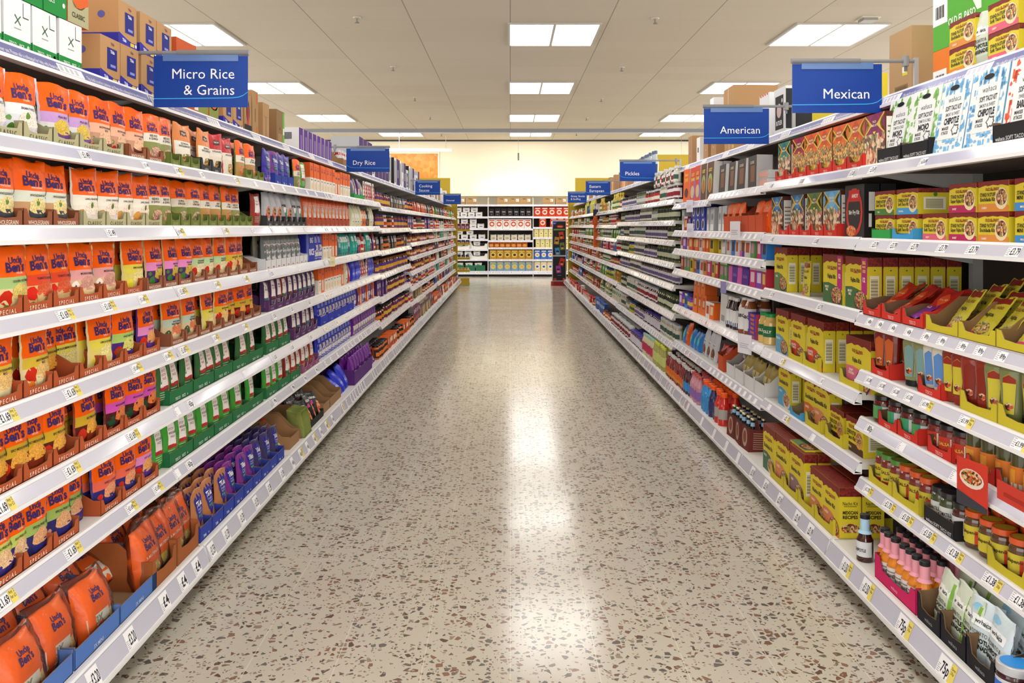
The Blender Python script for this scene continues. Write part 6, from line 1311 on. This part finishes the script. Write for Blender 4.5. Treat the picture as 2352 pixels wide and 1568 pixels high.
fillr('L', 10.7, 14.4, {1: ['pa1', 'sc3', 'pa3', 'pa5'], 2: ['fb5', 'sc2', 'sc4', 'bo1'], 3: ['sc2', 'fb6', 'sc7'], 4: ['fb6', 'sc2', 'sc7'], 5: ['sc2', 'fb6', 'pa3'], 6: ['sc5', 'pa3', 'sc4'], 7: ['fb6', 'pap', 'sc4'], 8: ['pap', 'cho', 'fb6', 'pap']}, 4)
fillr('L', 14.45, 19.35, {1: ['pa1', 'pa5', 'pa3', 'bo1', 'pa8'], 2: ['bo1', 'bo2', 'pa2', 'pa3'], 3: ['bo2', 'sc7', 'pa4', 'pa2'], 4: ['sc7', 'bo1', 'pa5', 'sc4'], 5: ['fb0', 'pa2', 'pa3', 'sc4'], 6: ['pa4', 'pa2', 'pa3', 'sc4'], 7: ['pa3', 'fb7', 'pa1', 'pa4'], 8: ['cho', 'fb0', 'pa5', 'pa2', 'pa3']}, 5)
fillr('R', 10.8, 13.3, {1: ['bo5', 'fb8', 'pa2', 'sp3'], 2: ['sc4', 'bo3', 'pk1', 'sp3'], 3: ['sp1', 'pk6', 'pa8'], 4: ['fb7', 'pa6', 'sc4'], 5: ['bo3', 'sp1', 'fb5'], 6: ['pa8', 'fb8', 'pk7'], 7: ['sp1', 'bo3', 'pa2'], 8: ['soy', 'sqj', 'sqz', 'fb7']}, 6)
fillr('R', 13.35, 16.0, {1: ['oil', 'pa2', 'fb9', 'fb7'], 2: ['pa3', 'sp2', 'fb4'], 3: ['sp1', 'sp2', 'pa8'], 4: ['sp3', 'fb8', 'sp1'], 5: ['fb3', 'sp2', 'pa7'], 6: ['sp1', 'fb3', 'sc4'], 7: ['fb1', 'fb2', 'sp3'], 8: ['fb2', 'fb1', 'fb9']}, 7)
fillr('R', 16.05, 19.4, {1: ['pa3', 'fb1', 'fb9', 'pa8'], 2: ['sp1', 'pa2', 'fb3'], 3: ['fb1', 'sp1', 'sp2'], 4: ['sp2', 'fb3', 'fb2'], 5: ['fb1', 'sp2', 'pa3'], 6: ['fb1', 'fb2', 'fb7'], 7: ['fb7', 'fb1', 'sp2'], 8: ['fb1', 'fb2', 'fb1']}, 8)
# right stock shelf farther on
sbot('wat', 'water_bottle', 'clear water bottle with navy label', .038, .3, '#b9c4cc', '#5a6a8a', '#3a4668', None, 'bottle')
C('R', 0, 8.95, 10.4, ['wat'], RT, 1, .01)
C('L', 0, 7.02, 7.42, ['sc4'], TS + .02, 2, .01, IN); C('R', 0, 10.9, 11.95, ['krf2', 'sqj', 'sqj', 'krft', 'krf2'], RT, 1, .05); C('R', 0, 12.2, 13.2, ['krf2', 'sqj', 'krft'], RT, 1, .05); C('R', 0, 13.6, 15.7, ['krf2', 'whps', 'sqz'], RT, 1, .3); C('R', 0, 16.0, 19.2, ['krf2', 'whps', 'sqz', 'krft'], RT, 1, .3)
# ---------------- shelving on the far wall
def cereal(key, look, w, h, body, disc, face): sbox(key, 'cereal_box', look, w, h, .08, body, body, [('e', 0, .48, .36, .36, disc), ('e', 0, .48, .22, .18, face, .0012), ('r', -.36, .82, .36, .92, disc)], 'cereal')
P['bkb'] = bag('flour_bag', 'black bag with white script', '#2c2a2c', .16, .24, .1, [('r', -.3, .5, .25, .56, '#d6d4d4'), ('r', -.1, .2, .1, .26, '#9a9898')], 41, 4, .5, 'bag')
cereal('rdb', 'red cereal box with white disc', .19, .26, '#cf3a1a', '#ecdcd2', '#c8502a')
cereal('wrb', 'white cereal box with red bowl', .19, .26, '#e6e2dc', '#c8402a', '#ece0d0')
cereal('ylt', 'cream yellow cereal carton', .12, .23, '#dcd08a', '#ece6b9', '#b5a04a')
cereal('brg', 'golden cereal box with dark swirl', .19, .26, '#b5862c', '#d9c060', '#3a2a1c')
cereal('blu', 'blue and white oats box', .17, .26, '#3f6ab5', '#ece6e0', '#c8a070')
cereal('oat', 'cream oats box with blue top', .17, .26, '#d9c9a0', '#e9e2d2', '#2f5aa0')
cereal('swb', 'sky blue cereal box', .19, .26, '#7a9ab0', '#d9c060', '#c8b070')
P['wfl'] = bag('flour_bag', 'plump white flour bag', '#e2ded9', .19, .13, .12, [('r', -.2, .3, .25, .5, '#5a6a9a')], 42, 4, .5, 'bag')
P['crb'] = bag('oat_bag', 'cream crumpled oat bag', '#d6d2c4', .17, .16, .09, [('e', 0, .4, .3, .2, '#b59a78')], 43, 4, .5, 'bag')
P['org'] = bag('oat_bag', 'orange clear fronted bag', '#c86a22', .15, .15, .08, [('e', 0, .4, .34, .26, '#d99a4a'), ('r', -.4, .7, .4, .9, '#a84a1c')], 44, 4, .5, 'bag')
P['gnb'] = bag('bread_bag', 'white packet with green band', '#dfe2da', .2, .13, .1, [('r', -.2, .2, .3, .7, '#2a8a4a')], 45, 4, .5, 'bag')
P['gtr'] = tray('dark green open carton', .26, .25, .16, .17, '#2a6a50', '', '#fff', '#2a4a3a', False)
P['wtr'] = tray('white open bread carton', .5, .3, .15, .17, '#e4e2de', '', '#fff', '#8a8078', True)
def bk(k, a0, a1, keys, gap=.006, deep=1, dz=0): seq('B', k, a0, a1, keys, .03, deep, gap, .5, dz, True)
bk(0, -1.55, -.65, ['brnb', 'brnb'], .03); bk(0, -.36, .6, ['brnb', 'brnb', 'brnb'], .015); bk(0, .9, 1.84, ['brnb', 'brnb', 'brnb'], .05)
bk(1, -1.8, -.65, ['wfl'], .02); bk(1, -1.75, -.7, ['wfl'], .03, 1, .125)
bk(1, -.6, .62, ['bkb'], .012); bk(1, .66, 1.85, ['rdb'], .008)
bk(2, -1.75, -.65, ['wfl'], .02); bk(2, -1.6, -.8, ['wfl'], .05, 1, .125); bk(2, -.6, .62, ['wrb'], .008); bk(2, .8, 1.0, ['rdb']); bk(2, 1.1, 1.85, ['rdb'])
bk(3, -1.6, -.65, ['wfl'], .05); bk(3, -1.5, -.75, ['wfl'], .1, 1, .125); bk(3, -.55, .6, ['crb'], .02); bk(3, .66, 1.85, ['ylt'], .012)
for a in (-1.32, -.9): put(P['wtr'], 'B', a + (.0 if a < -1 else .02), BAYS['B'][0][4], .02, 0, 0, 0, 4)
bk(4, -1.5, -.7, ['wfl'], .05, 1, .09); bk(4, -.6, .62, ['org'], .004); bk(4, .7, 1.85, ['ylt'], .012)
for a in (-1.32, -.9): put(P['wtr'], 'B', a + (.0 if a < -1 else .02), BAYS['B'][0][5], .02, 0, 0, 0, 5)
bk(5, -1.5, -.7, ['wfl'], .05, 1, .09); bk(5, -.57, .62, ['brg'], .008); bk(5, .66, 1.85, ['blu'], .01)
for a in (-1.5, -1.2, -.92): put(P['gtr'], 'B', a + .1, BAYS['B'][0][6], .02, 0, 0, 0, 6)
bk(6, -1.5, -.7, ['gnb'], .06, 1, .1); bk(6, -.57, .62, ['swb'], .008); bk(6, .66, 1.85, ['oat'], .01)
# ================================================================ price tickets
def T(side, b, k, rows): TICKETS.setdefault((side, b, k), []).extend(rows)
OF = 'Any 2|for £3'
def px(side, x, base=False): return FPX * (FX[side] + (-.135 if base else -.015)) / abs(CX - x)
T('L', 0, 1, [(px('L', 192), '£1.49', True, None), (px('L', 332), '£1.49', False, None)])
T('L', 1, 1, [(px('L', 405), '£1.90', False, OF), (px('L', 462), '£2', False, None), (px('L', 540), '£2', False, OF), (px('L', 585), '', False, None)])
T('L', 0, 2, [(px('L', 252), '£1.49', True, None)])
T('L', 1, 2, [(px('L', 410), '£1.90', False, OF), (px('L', 515), '£1.90', False, OF), (px('L', 580), '£1', False, None)])
T('L', 0, 3, [(px('L', 142), '£1.69', True, OF), (px('L', 243), '£1.69', True, OF), (px('L', 323), '£1.69', False, OF)])
T('L', 1, 3, [(px('L', 415), '£1.69', True, OF), (px('L', 495), '£1.69', False, OF), (px('L', 562), '£1.69', False, OF)])
T('L', 0, 4, [(px('L', 5), '£1.69', True, OF), (px('L', 158), '£1.69', True, OF), (px('L', 308), '£1.69', False, OF), (px('L', 381), '£1.69', False, OF)])
T('L', 1, 4, [(px('L', 418), '£1.69', True, OF), (px('L', 492), '£1.69', False, OF), (px('L', 560), '£1.69', False, OF)])
T('L', 0, 5, [(px('L', -2), '£1.69', True, OF), (px('L', 158), '£1.69', True, OF), (px('L', 300), '£1.69', True, OF)])
T('L', 1, 5, [(px('L', 405), '', False, None), (px('L', 435), '65p', True, None), (px('L', 560), '', False, None)])
T('L', 0, 6, [(px('L', 2), '£1.69', True, OF), (px('L', 160), '£1.69', True, OF), (px('L', 296), '£1.69', False, OF), (px('L', 357), '£1.69', False, OF)])
T('L', 1, 6, [(px('L', 405), '', False, None), (px('L', 433), '60p', True, None)])
T('L', 0, 7, [(px('L', 215, 1), '£3.20', True, None), (px('L', 300, 1), '£3.20', True, None), (px('L', 378, 1), '£4', True, None), (px('L', 420, 1), '£4', True, None), (px('L', 452, 1), '£4', True, None)])
T('L', 1, 7, [(px('L', x, 1), '£1.59', True, None) for x in (487, 520, 555, 588, 618, 648)])
T('L', 2, 3, [(px('L', 622), '£1.70', True, None), (px('L', 685), '£1', False, None)]); T('L', 2, 4, [(px('L', 628), '£1.50', True, None), (px('L', 668), '£1.50', True, None), (px('L', 708), '£1.50', True, None)])
T('L', 2, 5, [(px('L', 630), '£1.50', True, None), (px('L', 670), '£1.50', True, None), (px('L', 712), '£1.50', True, None)]); T('L', 2, 6, [(px('L', 630), '99p', True, None), (px('L', 672), '99p', True, None), (px('L', 700), '99p', True, None), (px('L', 726), '99p', True, None)])
T('L', 2, 7, [(px('L', x, 1), '45p', False, OF if i % 2 else None) for i, x in enumerate((672, 690, 706, 722, 737, 750, 764))]); T('L', 2, 1, [(px('L', x), '', False, None) for x in (625, 650, 680, 705, 725)]); T('L', 2, 2, [(px('L', x), '', False, None) for x in (625, 660, 700)])
T('R', 0, 1, [(px('R', 2122), '£3.69', False, None), (px('R', 2005), '£3.69', True, None)]); T('R', 1, 1, [(px('R', 1958), '£1.85', True, None), (px('R', 1842), '£1.85', True, None), (px('R', 1772), '£1.85', True, None)])
T('R', 0, 2, [(px('R', x), '£3.79', True, None) for x in (2010, 2052, 2100, 2165, 2235, 2330)]); T('R', 1, 2, [(px('R', 1773), '£1.85', True, None), (px('R', 1875), '£1.85', True, None)])
T('R', 0, 3, [(px('R', x), t, False, None) for x, t in ((1998, '60p'), (2022, '60p'), (2052, '60p'), (2088, '60p'), (2128, '89p'), (2165, '89p'), (2212, '89p'), (2252, '89p'), (2302, '89p'))]); T('R', 1, 3, [(px('R', 1774), '£3.19', True, None), (px('R', 1884), '£3.79', True, None)])
SV = 'Save|20p'
T('R', 0, 4, [(px('R', x), t, False, o) for x, t, o in ((1996, '£1.30', None), (2026, '£1.30', None), (2058, '£1.30', None), (2088, '£1.30', None), (2125, '£1.99', SV), (2215, '£1.99', SV), (2340, '£1.99', SV))]); T('R', 1, 4, [(px('R', 1770), '', False, None), (px('R', 1796), '£2', False, SV), (px('R', 1888), '£3', False, None)])
T('R', 0, 5, [(px('R', 1998), '80p', True, None), (px('R', 2072), '', False, None), (px('R', 2195), '', False, None)]); T('R', 1, 5, [(px('R', 1768), '', False, None), (px('R', 1805), '£2', True, SV), (px('R', 1868), '', False, None)])
T('R', 0, 6, [(px('R', 1992), '£1.70', False, SV), (px('R', 2040), '£1.70', True, SV), (px('R', 2080), '£1.50', True, SV), (px('R', 2130), '£1.50', True, SV), (px('R', 2190), '£1.38', True, SV), (px('R', 2275), '£1.38', True, SV), (px('R', 2340), '£1.38', True, None)])
T('R', 0, 7, [(px('R', 1940, 1), '£1.50', True, SV), (px('R', 1988, 1), '£1.50', True, SV), (px('R', 2072, 1), '75p', True, 'Save|25p'), (px('R', 2168, 1), '75p', True, 'Save|25p')])
T('R', 1, 6, [(px('R', x, 1), '£3.19', True, None) for x in (1728, 1758, 1790, 1830, 1860)])
T('R', 2, 7, [(px('R', x, 1), '', False, None) for x in (1540, 1580, 1612, 1640, 1668, 1695)])
for k in range(1, 7): T('R', 2, k, [(5.75 - .105 * i, '', False, None) for i in range(11)])
# ================================================================ bays
for sd in 'LRB':
    for b in range(len(BAYS[sd])): bay(sd, b)
# ================================================================ hanging aisle signs
def sign(side, d, lines, align, size, curve, cat_text):
    cx, w, h, z0 = (-1.158 if side == 'L' else 1.285), .352, .192, 1.826
    if d > 6: cx = -1.165 if side == 'L' else 1.255
    if cat_text == 'American': cx = 1.224
    ae = .31 if cat_text in ('Mexican', 'American') or side == 'L' else .42
    t = tag(empty('aisle_sign', (cx, d, z0)), 'blue hanging sign reading ' + cat_text, 'sign', 'blue aisle signs above the shelves')
    MB().box(-w / 2, w / 2, 0, .004, 0, h, '#0d3f9a').obj('panel', t)
    fn = lambda x, z, o=0: (x, -o, z)
    L = MB()
    for i, s in enumerate(lines):
        vs, fs, tw = text2d(s, 0)
        n = len(lines)
        zc = h * (.4 if n == 1 else .5) + ((n - 1) / 2 - i) * size * 1.12
        if align == 'R': xc = w / 2 - .05 - tw * size / 2
        else: xc = -w / 2 + .055 + tw * size / 2
        L.text(s, xc, zc, size, mat('#f6f8fc', .5), fn, bold=0, off=.0012)
    L.obj('lettering', t)
    c = MB(); sg = 1 if curve == 'R' else -1
    pts = [(-w / 2, .030), (0, .0315), (w * .33, .033), (w * .40, .036), (w * .45, .042), (w / 2, .055)]
    for i in range(len(pts) - 1):
        (xa, za), (xb, zb) = pts[i], pts[i + 1]
        c.add([fn(sg * xa, za, .0012), fn(sg * xb, zb, .0012), fn(sg * xb, zb + .0035, .0012), fn(sg * xa, za + .0035, .0012)], [(0, 1, 2, 3)[::sg]], mat('#3fa8f0', .5))
    c.obj('swoosh_line', t)
    a = -1 if side == 'L' else 1          # towards the shelf
    r = MB(); r.tube((-a * w / 2 - a * .004, .002, h + .012), (a * .09, .002, h + .012), .0105, '#7f8185', 12)
    r.obj('holder_rail', t)
    MB().box(-w / 2 * .8, w / 2 * .8, -.003, .007, h - .02, h + .008, mat('#5f7fb8', .2)).obj('clip_strip', t)
    MB().tube((a * .09, .002, h + .012), (a * ae, .002, h + .012), .0075, '#8a8c90', 10).obj('arm', t)
    k = MB(); k.lathe([(.013, -.02), (.013, .02)], '#8a8c90', 10, cx=a * (ae - .04)); k.box(a * (ae - .04) - .005, a * (ae - .04) + .005, -.004, .004, -.04, -.02, '#7a7c80')
    k.obj('clamp', t, (0, .002, h + .012))
    MB().box(a * ae - .008, a * ae + .008, -.006, .010, -z0 + (1.878 if side == 'L' else 1.891), h + .025, '#a9a9aa').obj('post', t)
for args in (('L', 3.16, ('Micro Rice', '& Grains'), 'R', .054, 'R', 'Micro Rice & Grains'), ('L', 6.91, ('Dry Rice',), 'L', .052, 'L', 'Dry Rice'), ('L', 11.91, ('Cooking', 'Sauces'), 'L', .055, 'L', 'Cooking Sauces'), ('L', 16.91, ('Oriental',), 'L', .05, 'L', 'Oriental'),
             ('R', 3.32, ('Mexican',), 'R', .056, 'R', 'Mexican'), ('R', 4.57, ('American',), 'R', .056, 'R', 'American'), ('R', 8.32, ('Pickles',), 'L', .052, 'L', 'Pickles'), ('R', 12.07, ('Eastern', 'European'), 'L', .055, 'L', 'Eastern European'), ('R', 15.82, ('Gravy, Stocks', '& Stuffing'), 'L', .048, 'L', 'Gravy, Stocks & Stuffing')): sign(*args)
# ================================================================ gondola ends, promotional stands
YL = mat('#c2a52c', .45); YD = mat('#a58b22', .5)
def end_panel(side, label):
    a = -1 if side == 'L' else 1; X = FX[side]; d = 19.5
    t = tag(empty('end_panel', (a * X, d, 0)), label, 'display panel')
    MB().box(min(0, a * .9), max(0, a * .9), 0, .03, 0, 1.95, YL).obj('lower_panel', t)
    MB().box(min(a * .12, a * .9), max(a * .12, a * .9), 0, .03, 1.95, 2.5, YL).obj('header_panel', t)
    m = MB(); x0, x1 = sorted((-a * .045, a * .02)); m.box(x0, x1, -.012, .03, 0, 2.02, YL)
    for i in range(56): m.box(-a * .016 - .006, -a * .016 + .006, -.0145, -.0118, .08 + i * .034, .094 + i * .034, '#3a3112')
    m.obj('slotted_upright', t)
    return t
end_panel('L', 'yellow metal end panel closing the left shelves')
end_panel('R', 'yellow metal end panel closing the right shelves')
su = tag(empty('side_stack', (-1.10, 19.72, 0)), 'yellow side stack unit with small trays beside left shelves', 'display stand')
MB().box(-.17, -.13, .02, .06, 0, 1.55, YD).obj('post', su)
for z in (.02, .32, .61, .95, 1.27):
    m = MB(); m.box(-.15, .15, -.06, .24, z, z + .012, YL); m.box(-.15, .15, -.06, -.052, z + .012, z + (.05 if z > .1 else .16), YL); m.box(.142, .15, -.06, .24, z + .012, z + .045, YL); m.prism([(-.04, z), (.2, z), (.2, z - .08)], -.15, -.144, YD, axis='x')
    m.obj('tray', su)
def sidestock(z, key, n, sc=1.0):
    p = P[key]
    for i in range(n):
        o = bpy.data.objects.new(p.name, p.body); COL.objects.link(o); o.location = (-1.10 - .1 + i * .2 / max(1, n - 1), 19.71, z + .013)
        tag(o, p.look + ', ' + ORD[i] + ' along a tray of the yellow side stack', p.cat, plural(p.look) + ' on the yellow side stack')
sbox('plm', 'snack_box', 'plum pointed snack box', .085, .16, .12, '#6a1f4a', '#5a1840', [('r', -.3, .3, .3, .7, '#c9a0b5')], 'box')
sbox('prs', 'snack_box', 'violet small snack box', .085, .1, .1, '#4a2a7a', '#3a2060', [('r', -.3, .3, .3, .6, '#d9c060')], 'box')
sjar('dkj', 'spread_jar', 'small black jar with white spot', .04, .1, '#1f1c1e', '#2a282a', '#26242a', '#e0dede')
sjar('clj', 'preserve_jar', 'small clear jar with yellow lid', .035, .09, '#a9956a', '#c9b03a', '#d9cfa0')
sidestock(1.27, 'plm', 3); sidestock(.95, 'prs', 3); sidestock(.61, 'dkj', 3); sidestock(.32, 'clj', 4); sidestock(.02, 'clj', 3)
st = tag(empty('promotional_stand', (1.145, 19.75, 0)), 'tall black snack stand with red base before the far shelves', 'display stand')
bm_ = MB(); pts = [(-.19, -.08), (-.14, -.13), (.14, -.13), (.19, -.08), (.19, .14), (-.19, .14)]
bm_.add([(x, y, .1) for x, y in pts], [tuple(range(6))], '#8f1a14'); bm_.add([(x, y, 0) for x, y in pts], [tuple(range(6))[::-1]], '#8f1a14')
for i in range(6):
    j = (i + 1) % 6; bm_.add([(pts[i][0], pts[i][1], 0), (pts[j][0], pts[j][1], 0), (pts[j][0], pts[j][1], .1), (pts[i][0], pts[i][1], .1)], [(0, 1, 2, 3)], '#8f1a14')
bm_.obj('base', st)
MB().box(-.165, .165, -.012, .012, .1, 1.53, '#c9c9cf').obj('frame', st)
for z0, z1, nm in ((.12, .68, 'lower_poster'), (.71, 1.5, 'upper_poster')):
    m = MB(); fn = lambda x, z, o=0: (x, -.014 - o, z)
    m.box(-.15, .15, -.0145, -.012, z0, z1, '#1a161c')
    if z0 > .5:
        m.poly([(-.15, 1.5), (-.03, 1.5), (-.15, 1.38)], mat('#2a3fb0', .5), fn, off=.001); m.text('New', -.11, 1.455, .035, ink('#e6e8f6'), fn, maxw=.06, off=.0016)
        m.ell(.02, 1.38, .08, .035, mat('#c8281c', .5), fn, off=.0012); m.text('Snackers', .02, 1.38, .03, ink('#f3e6d9'), fn, maxw=.12, off=.0018); m.rect(-.13, 1.29, .13, 1.325, mat('#6f9a4a', .5), fn, off=.001, nx=1, nz=1)
        pk = ((.05, 1.17, '#c8401c', .15), (-.06, 1.05, '#b58a3a', -.1), (.07, .92, '#6a7a3a', .1), (-.04, .8, '#2f8fd0', .15))
    else:
        pk = ((.06, .55, '#c8281c', -.3), (-.02, .38, '#a03ab0', .1)); m.text('snackers.com', 0, .24, .016, ink('#d9d9de'), fn, maxw=.16, off=.0012)
        m.ell(-.1, .15, .04, .03, mat('#b5402a', .5), fn, off=.001); m.ell(.11, .15, .03, .03, mat('#c8602a', .5), fn, off=.001)
    for x, z, c, r in pk:
        w, h = .055, .085
        q = [(x + cx * math.cos(r) - cz * math.sin(r), z + cx * math.sin(r) + cz * math.cos(r)) for cx, cz in ((-w, -h), (w, -h), (w, h), (-w, h))]
        m.poly(q, mat(c, .5), fn, off=.0012); m.ell(x, z, .04, .02, mat('#26202a', .5), fn, off=.0018); m.ell(x, z - .05, .03, .02, mat('#d9a24a', .5), fn, off=.0018)
    m.obj(nm, st)
# second yellow header standing over the next aisle's shelves
hp = tag(empty('header_board', (2.3, 13.4, 1.9)), 'plain yellow header board behind the Pickles sign', 'display panel')
MB().box(-.02, .75, 0, .03, 0, .62, YL).obj('board', hp); MB().box(.3, .36, .03, .06, -1.9, .3, '#8a8480').obj('post', hp)
# orange clip strip hung on the far right shelves
cs = tag(empty('clip_strip', (1.335, 13.4, 1.05)), 'orange hanging clip strip of packets on the right shelves', 'clip strip')
MB().box(-.012, .05, 0, .006, 0, .56, '#e2641a').obj('strip', cs); MB().box(-.02, .058, -.004, .006, .5, .6, '#2a2a3a').obj('header_card', cs)
for i in range(4): MB().box(-.005, .043, -.02, -.002, .04 + i * .11, .13 + i * .11, '#c9541a').obj('packet', cs)
# paper notes hung from the rails
def note(nm, side, x, y0, y1, wpx, col, label, txt=None):
    s = -.04; d = dpx(side, x, s); z1 = EYE + (CY - y0) * d / FPX; z0 = EYE + (CY - y1) * d / FPX
    X, a, r = world(side, d, s); w = wpx * d / FPX * .0 + .0
    o = empty(nm, (X, d, z0), r + (.35 if side == 'R' else -.3)); tag(o, label, 'note', 'notes hung from shelf rails' if nm == 'paper_note' else None)
    h = z1 - z0; w = wpx
    MB().box(-w / 2, w / 2, 0, .0015, 0, h, mat(col, .6)).obj('sheet', o)
    m = MB(); fn = lambda x, z, q=0: (x, -q, z)
    for i in range(3): m.rect(-w * .34, h * (.5 - .1 * i), w * (.3 - .1 * (i % 2)), h * (.53 - .1 * i), mat('#a9a4b4', .6), fn, off=.001, nx=1, nz=1)
    m.obj('print', o); MB().box(-w * .2, w * .2, .0016, .03, h - .012, h - .004, '#d6d6da').obj('clip', o)
note('paper_note', 'R', 1710, 768, 812, .13, '#e2e0ea', 'tilted white paper note on the sixth American shelf')
note('paper_note', 'R', 1688, 508, 551, .10, '#e4e2ea', 'tilted white paper note under the orange sweet bags')
note('paper_note', 'R', 1584, 459, 487, .09, '#dcdaea', 'small white note hanging below the tall cereal boxes')
note('paper_note', 'R', 1585, 513, 541, .09, '#dcdaea', 'small white note hanging below the royal blue biscuit boxes')
note('paper_note', 'R', 1661, 646, 673, .06, '#8f86b8', 'small mauve note hanging below the sweet boxes')
note('paper_note', 'L', 764, 589, 612, .07, '#e6dca8', 'pale yellow offer note hanging below the orange rice boxes')
# red leaflets hung over the jalapeno tray
for i, (x, y0, y1) in enumerate(((2232, 1058, 1168), (2330, 1120, 1165))):
    s = -.05; d = dpx('R', x, s); z1 = EYE + (CY - y0) * d / FPX; z0 = EYE + (CY - y1) * d / FPX
    X, a, r = world('R', d, s); h = z1 - z0
    o = tag(empty('recipe_leaflet', (X, d, z0), r + (.2 if i == 0 else .0)), ('red recipe leaflet with a bowl of food hanging from the rail', 'plain red card strip clipped beside the recipe leaflet')[i], 'leaflet')
    w = .12 if i == 0 else .16
    MB().box(-w / 2, w / 2, 0, .002, 0, h, '#c8392a').obj('card', o)
    m = MB(); fn = lambda x, z, q=0: (x, -q, z)
    if i == 0: m.ell(0, h * .62, w * .4, h * .2, mat('#e0d0c0', .5), fn, off=.001); m.ell(0, h * .65, w * .34, h * .15, foodr, fn, off=.0016); m.poly([(-w / 2, 0), (w / 2, 0), (w / 2, h * .12), (-w / 2, h * .3)], mat('#3a3a42', .5), fn, off=.001)
    else: m.rect(-w * .3, h * .3, w * .3, h * .5, mat('#a82a1e', .5), fn, off=.001)
    m.obj('print', o)
name_all()
